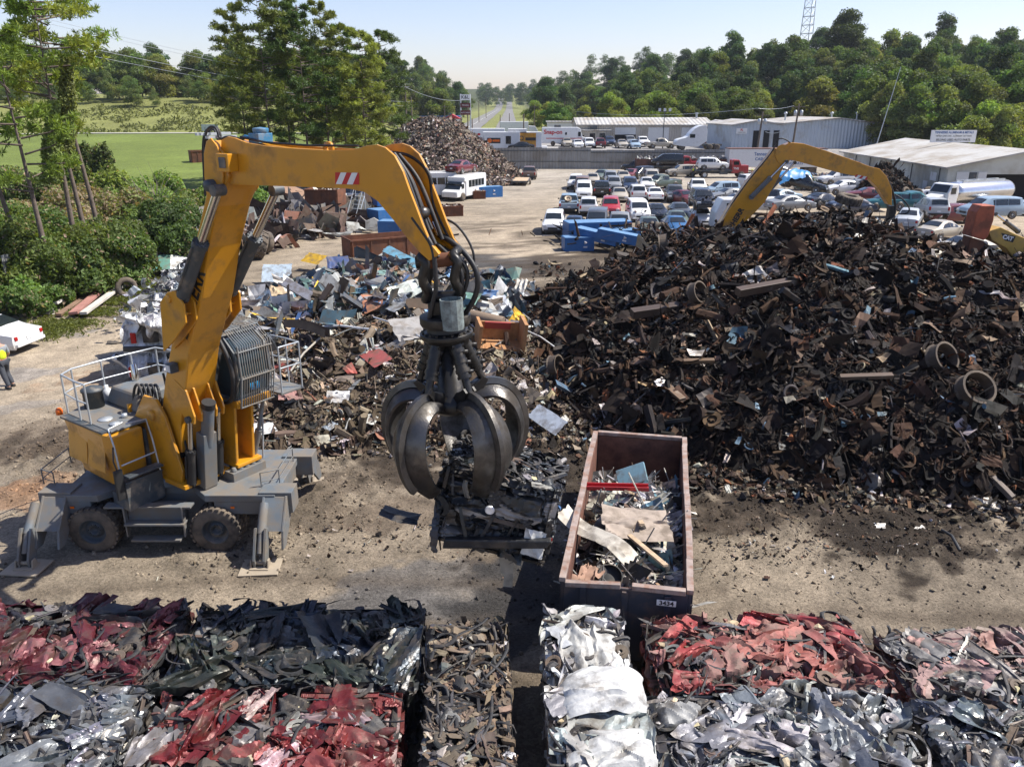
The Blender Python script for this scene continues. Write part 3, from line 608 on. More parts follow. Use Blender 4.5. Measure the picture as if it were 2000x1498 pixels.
fringe(2600, [(1110, 835), (1340, 930), (1560, 965), (1780, 975), (2050, 1000)], .95, (.08, .42), DARK + BROWN)
fringe(900, [(470, 830), (620, 860), (760, 880), (950, 880), (1130, 860)], .8, (.07, .36), BROWN)
fringe(1100, [(420, 1090), (700, 1040), (1000, 1030), (1100, 1090)], 1.3, (.02, .12), BROWN + DARK[:3])
fringe(900, [(1360, 1100), (1600, 1060), (1980, 1070)], 1.2, (.02, .13), BROWN + DARK[:3])
fringe(260, [(1070, 515), (1090, 545), (1075, 590), (1000, 600), (1120, 600)], .8, (.15, .5), DARK)
tag(mb.build('loose_debris', M['matt']), 'trampled bits of metal and dirt along the feet of the heaps', 'debris', kind='stuff')
# ================================================================== the big material handler
C1 = Vector((-8.75, 18.7, 0)); D1 = Vector((.824, -.567, 0)).normalized(); RZ1 = math.atan2(D1.y, D1.x)
class Frame:
    def __init__(s, o, rz): s.o = Vector(o); s.m = Matrix.LocRotScale(s.o, Matrix.Rotation(rz, 3, 'Z').to_quaternion(), Vector((1, 1, 1))); s.i = s.m.inverted()
    def tr(s, px, py, y=0.0):                 # pixel -> local (x, z) on the vertical plane local y
        o = s.i @ Vector((0, 0, H)); d = s.i.to_3x3() @ ray(px, py); t = (y - o.y) / d.y; p = o + d * t; return (p.x, p.z)
    def trx(s, px, py, x=0.0):                # pixel -> local (y, z) on plane local x
        o = s.i @ Vector((0, 0, H)); d = s.i.to_3x3() @ ray(px, py); t = (x - o.x) / d.x; p = o + d * t; return (p.y, p.z)
    def w(s, p): return s.m @ Vector(p)
def smoothpoly(pts, it=1, closed=True):
    for _ in range(it):
        q = []; n = len(pts)
        for i in range(n if closed else n - 1):
            a, b = pts[i], pts[(i + 1) % n]; q.append(tuple(.75 * a[k] + .25 * b[k] for k in range(len(a)))); q.append(tuple(.25 * a[k] + .75 * b[k] for k in range(len(a))))
        if not closed: q = [pts[0]] + q + [pts[-1]]
        pts = q
    return pts
def plateprism(mb, poly, y0, y1, hole=None, **k): mb.prism(poly, y0, y1, 'xz', **k)
def cyl(parent, a, b, split, rb, rr, name='cylinder', barrel='dgrey', mats=None):
    """hydraulic cylinder: barrel from a, chromed rod to b, as part with sub-part"""
    a, b = Vector(a), Vector(b); m = a + (b - a) * split; mb = MB()
    mb.tube([a, a + (m - a) * .93], rb, 12); mb.tube([a + (m - a) * .93, m], rb * 1.16, 12)
    d = (b - a).normalized(); sidev = d.cross(Vector((0, 0, 1)));  sidev = sidev.normalized() if sidev.length > .1 else Vector((0, 1, 0))
    for k in range(10):
        an = k * math.pi / 5; up = d.cross(sidev); p = m + (sidev * math.cos(an) + up * math.sin(an)) * rb * 1.0; mb.tube([p - d * .02, p + d * .03], .018, 5)
    mb.tube([a + sidev * rb * 1.25 + d * .2, m + sidev * rb * 1.25 - d * .1], .022, 6); mb.tube([a - sidev * rb * .3, a + sidev * rb * .3], rb * 1.1, 10)
    o = mb.build(name, M[barrel], parent); r = MB(); r.tube([m, b], rr, 12); r.build('rod', M['chrome'], o); r = MB(); r.tube([b - sidev * rr * 1.5, b + sidev * rr * 1.5], rr * 1.35, 12); r.build('rod_eye', M['dgrey'], o); return o
def hose(mb, pts, r=.028, n=3):
    mb.tube(smoothpoly([tuple(p) for p in pts], n, closed=False), r, 7, smooth=True)
F1 = Frame(C1, RZ1)
T1 = thing('material_handler', 'big yellow material handler on four outriggers lifting a crushed car with its grapple', 'excavator', C1, RZ1)
MAT[T1.name] = F1.m
W = .82; yn = -W / 2
# --- boom, from its foot in the tower to the elbow
back = [(322, 880), (316, 800), (323, 735), (337, 660), (348, 588), (368, 520), (387, 449), (398, 400), (404, 372), (400, 330), (401, 292), (408, 274)]
front = [(436, 300), (446, 345), (437, 372), (424, 405), (407, 485), (394, 584), (381, 637), (368, 695), (362, 760), (352, 830), (356, 885)]
pl = [F1.tr(x, y, yn) for x, y in back + front]
mb = MB(); mb.prism(pl, yn, -yn)
# weld collar band, side plates of the elbow
bo = mb.build('boom', M['yellow'], T1, bevel=.03)
b2 = MB()
hp = [F1.tr(x, y, yn - .03) for x, y in [(399, 300), (404, 276), (412, 270), (424, 285), (433, 310), (437, 345), (433, 375), (420, 392), (405, 385), (400, 345)]]
b2.prism(hp, yn - .045, yn - .005); b2.prism(hp, -yn + .005, -yn + .045)
b2.build('elbow_plate', M['yellow'], bo, bevel=.01)
ex, ez = F1.tr(420, 362, yn); b3 = MB(); b3.lathe([(0, -.62), (.10, -.62), (.12, -.58), (.12, .58), (.10, .62), (0, .62)], (ex, 0, ez), 'y', 16)
b3.build('pivot_pin', M['dgrey'], bo)
# lugs that carry the arm cylinders, both sides
lg = MB()
for s in (-1, 1):
    yy = s * (W / 2)
    pp = [F1.tr(x, y, yn) for x, y in [(338, 585), (352, 566), (366, 562), (384, 590), (388, 625), (362, 662), (344, 680)]]
    x0, z0 = F1.tr(352, 580, yn)
    lg.prism(pp, yy + (s > 0) * .004 - (s < 0) * .06, yy + (s > 0) * .06 - (s < 0) * .004); lg.prism([(a + .0, b) for a, b in pp], yy + s * .30 - .025, yy + s * .30 + .025)
    lg.box((x0 + .15, yy + s * .17, z0 - .3), (.5, .24, .05)); lg.lathe([(0, -.2), (.09, -.2), (.09, .2), (0, .2)], (x0 + .08, yy + s * .17, z0 + .02), 'y', 12)
lg.build('cylinder_lug', M['yellow'], bo, bevel=.012)
# LIEBHERR lettering on the near side of the boom
x0, z0 = F1.tr(362, 640, yn); x1_, z1_ = F1.tr(388, 545, yn)
ang = math.atan2(z1_ - z0, x1_ - x0)
t = text('LIEBHERR', .5, ((x0 + x1_) / 2, yn - .006, (z0 + z1_) / 2), (R(90), -ang, 0), M['black'], bo, sx=.9, bold=.01)
# work lamp low on the boom
l = MB(); xq, zq = F1.tr(340, 714, yn); l.box((xq + .1, yn - .12, zq), (.2, .2, .22)); lo = l.build('lamp_box', M['dgrey'], bo, bevel=.01)
l = MB(); l.box((xq + .1, yn - .225, zq), (.15, .02, .16)); l.build('lens', M['lamp'], lo)
# --- stick
W2 = .66; y2 = -W2 / 2
top = [(431, 300), (432, 274), (444, 267), (458, 270), (480, 279), (520, 286), (580, 291), (640, 294), (690, 293), (715, 285), (735, 283), (752, 289), (770, 305), (786, 335), (799, 372), (810, 400), (825, 440), (840, 475), (857, 497)]
bot = [(838, 510), (820, 494), (797, 468), (768, 430), (738, 394), (712, 376), (680, 369), (600, 366), (520, 363), (449, 361), (440, 340)]
ps = [F1.tr(x, y, y2) for x, y in top + bot]
mb = MB(); mb.prism(ps, y2, y2 + .05); mb.prism(ps, -y2 - .05, -y2)
# inner box joins the two side plates up to the gooseneck, then a web along its lower edge
inn = [F1.tr(x, y, y2) for x, y in [(440, 350), (438, 285), (446, 274), (480, 285), (520, 291), (640, 299), (700, 302), (726, 316), (748, 356), (780, 425), (826, 494), (836, 503), (797, 460), (768, 421), (738, 386), (712, 369), (680, 362), (520, 356), (449, 354)]]
mb.prism(inn, y2 + .052, -y2 - .052)
so = mb.build('stick', M['yellow'], T1, bevel=.008)
# red and white warning sticker, hooks, lamp, hose port
q = [F1.tr(x, y, y2) for x, y in [(655, 337), (702, 338), (702, 361), (655, 360)]]
mb = MB(); v = [(a, y2 - .005, b) for a, b in q]; mb.add(v, [(0, 1, 2, 3)])
st = mb.build('warning_sticker', M['red'], so); wm = MB()
def lerp(a, b, t): return tuple(a[k] + (b[k] - a[k]) * t for k in range(3))
for (t0, t1) in ((.16, .42), (.62, .88)):
    a0, a1, b0, b1 = lerp(v[0], v[1], t0 + .08), lerp(v[0], v[1], t1 + .06), lerp(v[3], v[2], t0 - .13), lerp(v[3], v[2], t1 - .14)
    wm.add([(p[0], p[1] - .003, p[2]) for p in (b0, b1, a1, a0)], [(0, 1, 2, 3)])
wm.build('white_stripe', M['white'], st)
l = MB(); xq, zq = F1.tr(454, 317, y2); l.box((xq, y2 - .12, zq), (.36, .24, .34)); lo = l.build('lamp_guard', M['yellow'], so, bevel=.02)
l = MB(); l.box((xq + .02, y2 - .25, zq), (.2, .03, .2)); l.build('lamp', M['dgrey'], lo, bevel=.02)
l = MB(); xq, zq = F1.tr(642, 290, 0); l.lathe([(.05, -.03), (.12, -.03), (.12, .03), (.05, .03), (.05, -.03)], (xq, 0, zq + .0), 'y', 14)
l.build('lifting_eye', M['yellow'], so)
vm = MB(); xq, zq = F1.tr(509, 270, 0); vm.box((xq, 0, zq), (.3, .34, .18)); vm.lathe([(0, 0), (.13, 0), (.15, .05), (.15, .1), (0, .12)], (xq + .02, 0, zq + .08), 'z', 14)
vm.tube([(xq - .1, -.1, zq), (xq - .3, -.12, zq + .02), (xq - .5, -.1, zq - .06)], .04, 8)
M['blue'] = mat('blue_paint', (.03, .17, .32), .4, dirt=DUST, dirt_amt=.2)
vm.build('grease_pump', M['blue'], so, bevel=.01)
# pipe run along the top of the stick and hoses over the elbow
hb = MB()
for k, (dx, dy) in enumerate([(0, 0), (4, 1), (-3, 3), (2, 5)]):
    yy = -.25 + .16 * k
    P = [F1.tr(x + dx, y + dy, yy) for x, y in [(404, 380), (401, 330), (399, 285), (402, 256), (413, 246), (424, 252), (429, 275), (444, 266), (470, 272)]]
    hose(hb, [(a, yy, b) for a, b in P], .026)
for k in range(3):
    yy = -.18 + .16 * k; P = [F1.tr(x, y, yy) for x, y in [(470, 272), (520, 283), (600, 289), (700, 290)]]; hb.tube([(a, yy, b + .04) for a, b in P], .022, 6)
hb.build('elbow_hose', M['black'], so)
hb = MB(); 
for (x, y) in ((404, 262), (412, 262), (424, 268)):
    xq, zq = F1.tr(x, y, -.1); hb.box((xq, 0, zq), (.07, .7, .05))
hb.build('pipe_clamp', M['rail'], so)
# cables that run down the inside of the gooseneck to the grapple
hs = MB()
runs = [([(760, 300), (772, 330), (790, 375), (806, 425), (822, 470), (842, 505)], -.12, .04), ([(766, 303), (785, 345), (802, 390), (818, 440), (836, 480)], .02, .045),
        ([(775, 305), (800, 345), (818, 385), (835, 430), (850, 470)], .16, .04), ([(765, 300), (800, 305), (828, 340), (830, 395), (850, 440), (872, 482)], .3, .035), ([(770, 312), (792, 352), (809, 402), (830, 450)], .08, .03)]
for pts_, yy, r in runs: hose(hs, [(a, yy, b) for a, b in [F1.tr(x + 14 * min(1, (y - 296) / 30), y - 2, yy) for x, y in pts_]], r)
# long loops that hang free round the shackle
loops = [([(806, 425), (828, 455), (846, 482), (850, 520), (853, 560), (846, 590), (838, 625)], -.30, .042), ([(845, 470), (872, 495), (895, 515), (905, 545), (896, 590), (880, 625)], .1, .04),
         ([(850, 455), (880, 470), (915, 500), (936, 540), (930, 580), (905, 618)], .25, .048), ([(855, 478), (890, 500), (915, 525), (912, 560), (892, 595), (888, 620)], .18, .036), ([(852, 426), (885, 432), (910, 460), (927, 495), (925, 530)], .4, .022)]
for pts_, yy, r in loops: hose(hs, [(a, yy, b) for a, b in [F1.tr(x, y, yy) for x, y in pts_]], r)
hs.build('hydraulic_hose', M['black'], so)
ft = MB()
for (a, b, yy) in (((792, 370), (804, 402), -.1), ((812, 405), (823, 438), .2), ((846, 434), (858, 460), .22)):
    p, q = F1.tr(*a, yy), F1.tr(*b, yy); ft.tube([(p[0], yy, p[1]), (q[0], yy, q[1])], .06, 10)
ft.build('pipe_fitting', M['chrome'], so); ft = MB(); p = F1.tr(826, 416, .0); ft.lathe([(0, -.1), (.08, -.1), (.11, 0), (.08, .1), (0, .1)], (p[0], 0, p[1]), 'y', 14); ft.build('swivel_joint', M['steel'], so)
# --- arm cylinders either side
for yy, top_, low, spl_ in ((yn - .19, (426, 372), (358, 578), .53), (-yn + .19, (540, 372), (452, 566), .55)):
    a = F1.tr(*low, yy); b = F1.tr(*top_, yy); cyl(T1, (a[0], yy, a[1]), (b[0], yy, b[1]), spl_, .15, .085, 'arm_cylinder')
# --- lift cylinders below: one thick energy cylinder in the middle, two slim ones beside it
for yy, top_, low, spl_, rb in ((-.42, (368, 784), (343, 915), .52, .115), (.36, (438, 785), (413, 915), .5, .115)):
    a = F1.trx(*low, 1.55 if yy > 0 else 1.1); b = F1.trx(*top_, 1.5); cyl(T1, (1.45, yy, 1.75), (1.75, yy, 3.5), spl_, rb, .06, 'lift_cylinder', 'black')
mb = MB(); mb.box((1.62, -.03, 2.3), (.3, .36, 1.5), rot=Matrix.Rotation(R(9), 3, 'Y')); mb.tube([(1.7, -.03, 2.7), (1.95, -.03, 3.75)], .15, 14); cc_ = mb.build('energy_cylinder', M['ymeta'], T1, bevel=.015)
mb = MB(); mb.tube([(1.95, -.03, 3.72), (2.0, -.03, 3.86)], .165, 14); mb.build('cylinder_head', M['black'], cc_)
# brackets under the boom
mb = MB()
for s in (-1, 1):
    for t_ in (.2, .40): mb.prism([(1.25, 3.9), (1.6, 3.4), (1.9, 3.4), (1.95, 3.6), (1.75, 4.2), (1.35, 4.4)], s * t_ - .025, s * t_ + .025)
mb.build('boom_bracket', M['yellow'], T1, bevel=.01)
# --- upper carriage: tower, pod, engine hood, counterweight
mb = MB()
for s in (-1, 1):                             # the two tower plates that hold the boom foot
    mb.prism([(-.9, 1.75), (1.25, 1.75), (1.35, 2.1), (.95, 3.4), (.65, 3.8), (.15, 3.8), (-.5, 3.0)], s * .52 - .04, s * .52 + .04)
mb.box((.2, 0, 1.72), (2.6, 1.3, .12)); mb.lathe([(0, -.62), (.13, -.62), (.13, .62), (0, .62)], (.42, 0, 3.35), 'y', 14)
mb.box((-.75, 0, 2.6), (.08, 1.0, 1.5)); mb.build('boom_tower', M['yellow'], T1, bevel=.015)
# right pod (near side): deep sloping skirt, orange panels
def frustum(mb, bot_, top_, z0, z1, **k):      # polygons (x,y) bottom and top
    n = len(bot_); v = [(x, y, z0) for x, y in bot_] + [(x, y, z1) for x, y in top_]
    mb.add(v, [tuple(range(n))[::-1], tuple(range(n, 2 * n))] + [(i, (i + 1) % n, (i + 1) % n + n, i + n) for i in range(n)], **k)
pod = MB(); frustum(pod, [(-.35, -1.42), (.15, -1.30), (.15, -.75), (-1.75, -.75), (-1.75, -1.35)], [(-.05, -1.62), (.25, -1.55), (.25, -.75), (-2.05, -.75), (-2.05, -1.5)], 1.62, 3.08)
po = pod.build('side_pod', M['yellow'], T1, bevel=.05)
pp = MB(); pp.box((-.52, -1.56, 2.5), (.75, .02, .9), rot=Matrix.Rotation(R(-8), 3, "X")); pp.box((-1.45, -1.52, 2.5), (.85, .02, .9), rot=Matrix.Rotation(R(-8), 3, "X")); pp.build('service_door', M['yellow'], po, bevel=.008)
pp = MB(); pp.box((-1.0, -1.5, 3.1), (1.9, .2, .05)); pp.build('pod_edge', M['dgrey'], po)
ld = MB(); ld.box((.45, -1.15, 2.0), (.5, .95, .06)); ld.box((.62, -1.15, 1.62), (.1, .95, .7)); ld.box((.3, -1.15, 1.45), (.6, .95, .35)); ld.box((.7, -1.15, 2.18), (.25, .9, .05)); st_ = ld.build('step_box', M['dgrey'], T1, bevel=.01)
ld = MB()
ld.tube([(.55, -1.62, 1.9), (.45, -1.62, 2.9), (.28, -1.6, 3.3), (.2, -1.2, 3.32)], .022, 7); ld.tube([(.68, -.72, 2.0), (.55, -.72, 2.8), (.4, -.72, 3.3), (.35, -1.2, 3.32)], .022, 7); ld.tube([(.6, -1.6, 2.45), (.62, -.72, 2.5)], .02, 7)
ld.build('ladder_rail', M['rail'], st_)
mr_ = MB(); mr_.box((.6, -1.72, 2.0), (.08, .2, .75)); mr_.tube([(.45, -1.65, 2.9), (.55, -1.75, 2.6), (.6, -1.72, 2.3)], .02, 6); mr_.build('side_mirror', M['black'], T1, bevel=.03)
cw = MB(); frustum(cw, [(-1.85, -1.1), (-1.2, -1.2), (-1.2, 1.4), (-1.95, 1.3)], [(-2.25, -.8), (-1.2, -1.3), (-1.2, 1.45), (-2.25, 1.2)], 1.75, 3.05); cw.box((-.9, .35, 2.35), (1.9, 2.0, 1.15)); cw.build('counterweight', M['dgrey'], T1, bevel=.06)
dk = MB(); dk.prism([(.1, -1.45), (.1, .4), (-2.15, .6), (-2.15, -.95), (-1.95, -1.4)], 3.1, 3.145, 'xy'); dk.build('top_deck', M['ymeta'], T1, bevel=.01)
hd = MB(); frustum(hd, [(-1.9, -.45), (-.45, -.45), (-.45, 1.35), (-1.9, 1.35)], [(-1.75, -.3), (-.55, -.3), (-.55, 1.3), (-1.75, 1.3)], 3.15, 3.6); ho = hd.build('engine_hood', M['ymeta'], T1, bevel=.07)
ex_ = MB(); ex_.tube([(-1.6, .3, 3.55), (-1.6, .3, 3.8), (-1.68, .35, 4.0)], .085, 12); ex_.build('exhaust_pipe', M['chrome'], ho)
fl = MB(); fl.lathe([(0, 0), (.24, 0), (.24, .42), (.27, .42), (.27, .48), (.1, .55), (0, .55)], (-1.85, -.75, 3.14), 'z', 18); fl.build('air_filter', M['dgrey'], T1)
fl = MB(); fl.lathe([(0, 0), (.11, 0), (.11, .3), (.05, .34), (.05, .42), (0, .42)], (-2.0, -.3, 3.14), 'z', 12); fl.build('washer_bottle', M['lamp'], T1)
fc = MB(); fc.lathe([(0, 0), (.12, 0), (.12, .05), (0, .06)], (-.25, -1.15, 3.14), 'z', 14); fc.lathe([(0, 0), (.17, 0), (.17, .03), (0, .03)], (-.75, -1.1, 3.14), 'z', 14); fc.lathe([(0, 0), (.07, 0), (.07, .1), (0, .11)], (-.5, -.75, 3.14), 'z', 10); fc.build('filler_cap', M['rail'], T1)
hs = MB()
for k in range(5):
    xx = -.55 + .07 * k; hs.tube(smoothpoly([(-.75 + .1 * k, -.35 + .06 * k, 3.15), (-.68 + .1 * k, -.3 + .06 * k, 3.75), (-.4 + .1 * k, -.3 + .06 * k, 3.95), (-.15 + .1 * k, -.38 + .05 * k, 3.5), (-.1 + .1 * k, -.42 + .04 * k, 2.6)], 2, False), .035, 7)
for k in range(4): hs.tube(smoothpoly([(1.3, -.35 + .2 * k, 1.75), (1.35, -.33 + .18 * k, 2.5), (1.15, -.3 + .18 * k, 3.0), (.9, -.3 + .18 * k, 3.4), (.7, -.28 + .18 * k, 4.4)], 2, False), .03, 7)
hs.build('hose_bundle', M['black'], T1)
hr = MB(); z0, z1, z2 = 3.14, 3.66, 4.15
def railing(mb, pts_, z0, z1, z2, r=.024):
    mb.tube([(x, y, z2) for x, y in pts_], r, 7, caps=True); mb.tube([(x, y, z1) for x, y in pts_], r * .8, 7)
    for x, y in pts_: mb.tube([(x, y, z0), (x, y, z2)], r, 7)
railing(hr, [(-.75, -1.46), (-1.2, -1.46), (-1.95, -1.38), (-2.2, -1.0), (-2.25, -.2), (-2.2, .6), (-2.15, 1.3), (-1.3, 1.45)], z0, z1, z2)
hr.build('deck_railing', M['rail'], T1)
am = MB(); am.lathe([(0, 0), (.08, 0), (.085, .1), (.06, .16), (0, .18)], (-2.15, -1.5, 3.1), 'z', 12); am.build('beacon_lamp', M['amber'], T1)
# operator's cab: raised on a yellow floor, glass box inside a bar cage
x0, x1, y0, y1, zb, zt = .55, 2.05, .72, 1.66, 3.66, 5.22
cb = MB(); cb.box(((x0 + x1) / 2, (y0 + y1) / 2, zb - .1), (x1 - x0 + .06, y1 - y0 + .1, .2)); 
cb.prism([(.2, 1.8), (1.7, 1.8), (1.9, 3.5), (x0, 3.5)], 1.2, 1.28); cb.prism([(.2, 1.8), (1.7, 1.8), (1.9, 3.5), (x0, 3.5)], .7, .78); cbm = cb.build('cab_floor', M['yellow'], T1, bevel=.02)
cb = MB()
prof = [(x0, zb), (x1 - .05, zb), (x1 + .08, zb + .55), (x1 + .05, zt - .35), (x1 - .35, zt), (x0, zt)]
def framebars(mb, prof, ys, t=.05):
    for yy in ys: mb.tube([(a, yy, b) for a, b in prof] + [(prof[0][0], yy, prof[0][1])], t, 6, smooth=False)
    for a, b in prof: mb.tube([(a, ys[0], b), (a, ys[-1], b)], t, 6, smooth=False)
framebars(cb, prof, (y0, y1)); cb.prism([(x0 - .02, zt), (x1 - .35, zt), (x1 - .35, zt + .06), (x0 - .02, zt + .06)], y0 - .02, y1 + .02); cb.box((x0 + .02, (y0 + y1) / 2, (zb + zt) / 2), (.04, y1 - y0 - .1, zt - zb - .1)); cab = cb.build('cab_frame', M['dgrey'], T1)
g = MB(); pg = [(a - .012 if a > 1 else a + .05, b) for a, b in prof]; g.prism([(a, b) for a, b in pg], y0 + .03, y1 - .03)
M['cabglass'] = mat('tinted_cab_glass', (.03, .05, .06), .05, vary=0, spec=.9); g.build('cab_glass', M['cabglass'], cab)
s_ = MB(); s_.box((x1 - .02, y0 + .18, zt - .62), (.006, .12, .35), col=(.5, .8, .05)); s_.box((x1 - .018, y0 + .24, zt - .66), (.008, .05, .3), col=(.8, .15, .05)); s_.build('hi_vis_jacket', M['plain'], cab)
s_ = MB(); s_.box((x1 + .07, y0 + .42, zb + .28), (.006, .12, .18), col=(.03, .35, .7)); s_.box((x1 + .07, y0 + .57, zb + .28), (.006, .12, .18), col=(.03, .35, .7)); s_.build('window_sticker', M['plain'], cab)
gr = MB(); xo = .14
for k in range(15):
    yy = y0 + (y1 - y0) * k / 14; gr.tube([(x1 + .0 + xo, yy, zb - .15), (x1 + .14 + xo, yy, zb + .6), (x1 + .1 + xo, yy, zt - .15), (x1 - .2, yy, zt + .16)], .014, 6)
for zq, xq in ((zb - .15, x1 + xo), (zb + .15, x1 + .03 + xo), (zb + .6, x1 + .14 + xo), (zt - .3, x1 + .11 + xo), (zt + .16, x1 - .2)): gr.tube([(xq, y0 - .03, zq), (xq, y1 + .03, zq)], .022, 6)
gr.tube([(x1 + xo, y0 - .02, zb - .15), (x1 + .14 + xo, y0 - .02, zb + .6), (x1 + .1 + xo, y0 - .02, zt - .15)], .026, 6)
for k in range(13):
    xx = x0 + .1 + (x1 - .3 - x0) * k / 12; gr.tube([(xx, y0 - .05, zt + .2), (xx, y1 + .1, zt + .2)], .013, 5)
for yy in (y0 - .05, (y0 + y1) / 2, y1 + .1): gr.tube([(x0 + .05, yy, zt + .2), (x1 - .15, yy, zt + .2)], .02, 6)
gr.build('cab_guard', M['ymeta'], T1)
bs = MB(); bs.tube(smoothpoly([(x0 + .5, y0 - .14, zb - .1), (x1 - .05, y0 - .14, zb - .05), (x1 + .15, y0 - .14, zb + .5), (x1 + .1, y0 - .14, zt - .5), (x1 - .25, y0 - .14, zt)], 2, False), .06, 8); bs.build('cab_side_bar', M['black'], T1)
pf = MB(); pf.box((1.75, 2.2, zb - .12), (1.1, .72, .06)); pf.build('cab_platform', M['ymeta'], T1, bevel=.01)
pf = MB(); railing(pf, [(2.28, 1.88), (2.3, 2.52), (1.75, 2.56), (1.2, 2.54)], zb - .1, zb + .55, zb + 1.1, .022); pf.tube([(2.28, 1.88, zb + 1.1), (1.95, 1.85, zt - .1), (1.95, 1.85, zb)], .022, 6); pf.build('platform_railing', M['rail'], T1)
pf = MB(); pf.box((1.95, 1.98, zt - .45), (.1, .18, .34)); pf.tube([(1.9, 1.8, zt - .2), (1.95, 1.98, zt - .3)], .02, 6); pf.build('side_mirror', M['black'], T1, bevel=.03)
pf = MB(); pf.tube([(1.55, 1.35, 1.9), (1.75, 1.45, 2.6)], .09, 10); pf.tube([(1.75, 1.45, 2.6), (1.95, 1.55, 3.5)], .05, 10); pf.build('cab_lift_strut', M['ymeta'], T1)
pf = MB(); pf.tube([(1.6, 1.6, 1.7), (1.72, 1.62, 2.8), (1.68, 1.55, 3.3)], .025, 7); pf.build('grab_rail', M['rail'], T1)
fd = MB(); fd.box((1.35, 1.05, 1.85), (.9, .75, .1)); fd.build('floor_panel', M['yellow'], T1, bevel=.02)
fd = MB(); fd.box((1.6, .98, 1.62), (.5, 1.0, .25)); 
for k in range(5): fd.lathe([(0, 0), (.09, .0), (.05, .09), (0, .1)], (1.72, .6 + .19 * k, 1.75), 'z', 8)
fd.build('valve_block', M['ymeta'], T1, bevel=.01)
# --- chassis, own frame along world X
RC = -RZ1
def chm(p): return F1.i @ Vector(p)
def cbuild(mb, name, m, parent, **k):
    return mb.build(name, m, parent, **k)
CW = Matrix.LocRotScale(Vector((-8.75, 18.7, 0)), Matrix.Identity(3).to_quaternion(), Vector((1, 1, 1))); TOL = F1.i @ CW
def L(mb):                                     # chassis coordinates -> machine coordinates
    a = np.array(TOL); mb.v = [v @ a[:3, :3].T + a[:3, 3] for v in mb.v]; return mb
ch = MB(); ch.box((0, 0, 1.02), (3.3, 1.5, .55)); ch.box((0, 0, 1.42), (1.9, 1.6, .28)); ch.lathe([(0, 1.5), (.95, 1.5), (.95, 1.74), (0, 1.74)], (0, 0, 0), 'z', 28)
for s in (-1, 1):                              # flat end decks that carry the outriggers
    xe = 3.0 if s > 0 else 2.25; ch.prism([(s * .75, -.75), (s * 1.3, -1.36), (s * xe, -1.36), (s * xe, 1.36), (s * 1.3, 1.36), (s * .75, .75)], 1.34, 1.52, 'xy')
    ch.prism([(s * 1.5, -1.34), (s * (xe - .05), -1.34), (s * (xe - .05), 1.34), (s * 1.5, 1.34)], 1.0 if s > 0 else 1.0, 1.338, 'xy')
L(ch).build('chassis', M['ymeta'], T1, bevel=.015)
for sx in (-1, 1):
    ax = MB(); ax.tube([(sx * 1.5, -1.3, .6), (sx * 1.5, 1.3, .6)], .13, 12); ax.lathe([(0, -.3), (.26, -.2), (.26, .2), (0, .3)], (sx * 1.5, 0, .6), 'y', 14); L(ax).build('axle', M['dgrey'], T1)
def wheel_mb(c, side, r=.6, w=.3):
    t = MB(); t.lathe([(r * .55, -w / 2), (r * .86, -w / 2), (r * .97, -w * .42), (r, -w * .3), (r, w * .3), (r * .97, w * .42), (r * .86, w / 2), (r * .55, w / 2)], c, 'y', 36)
    for k in range(26):                        # tread lugs
        a = k * 2 * math.pi / 26
        for s in (-1, 1):
            p = (c[0] + math.cos(a + s * .06) * r, c[1] + s * w * .27, c[2] + math.sin(a + s * .06) * r); t.box((0, 0, 0), (.05, w * .42, .085), m=Matrix.LocRotScale(Vector(p), Matrix.Rotation(-a, 3, 'Y').to_quaternion(), Vector((1, 1, 1))))
    rm = MB(); rm.lathe([(0, -side * .02), (r * .17, -side * .02), (r * .17, side * .05), (r * .3, side * .05), (r * .33, side * -.02), (r * .48, side * .0), (r * .56, side * w * .42), (r * .58, side * w * .5), (r * .5, side * w * .42), (r * .5, -side * w * .5)], c, 'y', 28)
    for k in range(10): a = k * math.pi / 5; rm.lathe([(0, 0), (.02, 0), (.02, side * .03), (0, side * .03)], (c[0] + math.cos(a) * r * .24, c[1] + side * .05, c[2] + math.sin(a) * r * .24), 'y', 6)
    return t, rm
for sx in (-1, 1):
    for sy in (-1, 1):
        for k, yy in enumerate((1.36, .98)):
            t, rm = wheel_mb((sx * 1.5, sy * yy, .6), sy); L(t); L(rm); o = t.build('wheel', M['tyre'], T1); rm.build('rim', M['dgrey'], o)
# steps between the wheels
stp = MB()
for z, y, w_ in ((1.28, -1.42, 2.1), (.86, -1.52, 1.45), (.45, -1.55, 1.2)): stp.box((.0 + (.1 if z < 1.2 else -.05), y, z), (w_, .26, .05))
for x in (-.62, .78): stp.box((x, -1.5, .9), (.04, .14, .8))
stp.box((.05, -1.2, .98), (1.3, .4, .45)); L(stp).build('side_step', M['ymeta'], T1, bevel=.006)
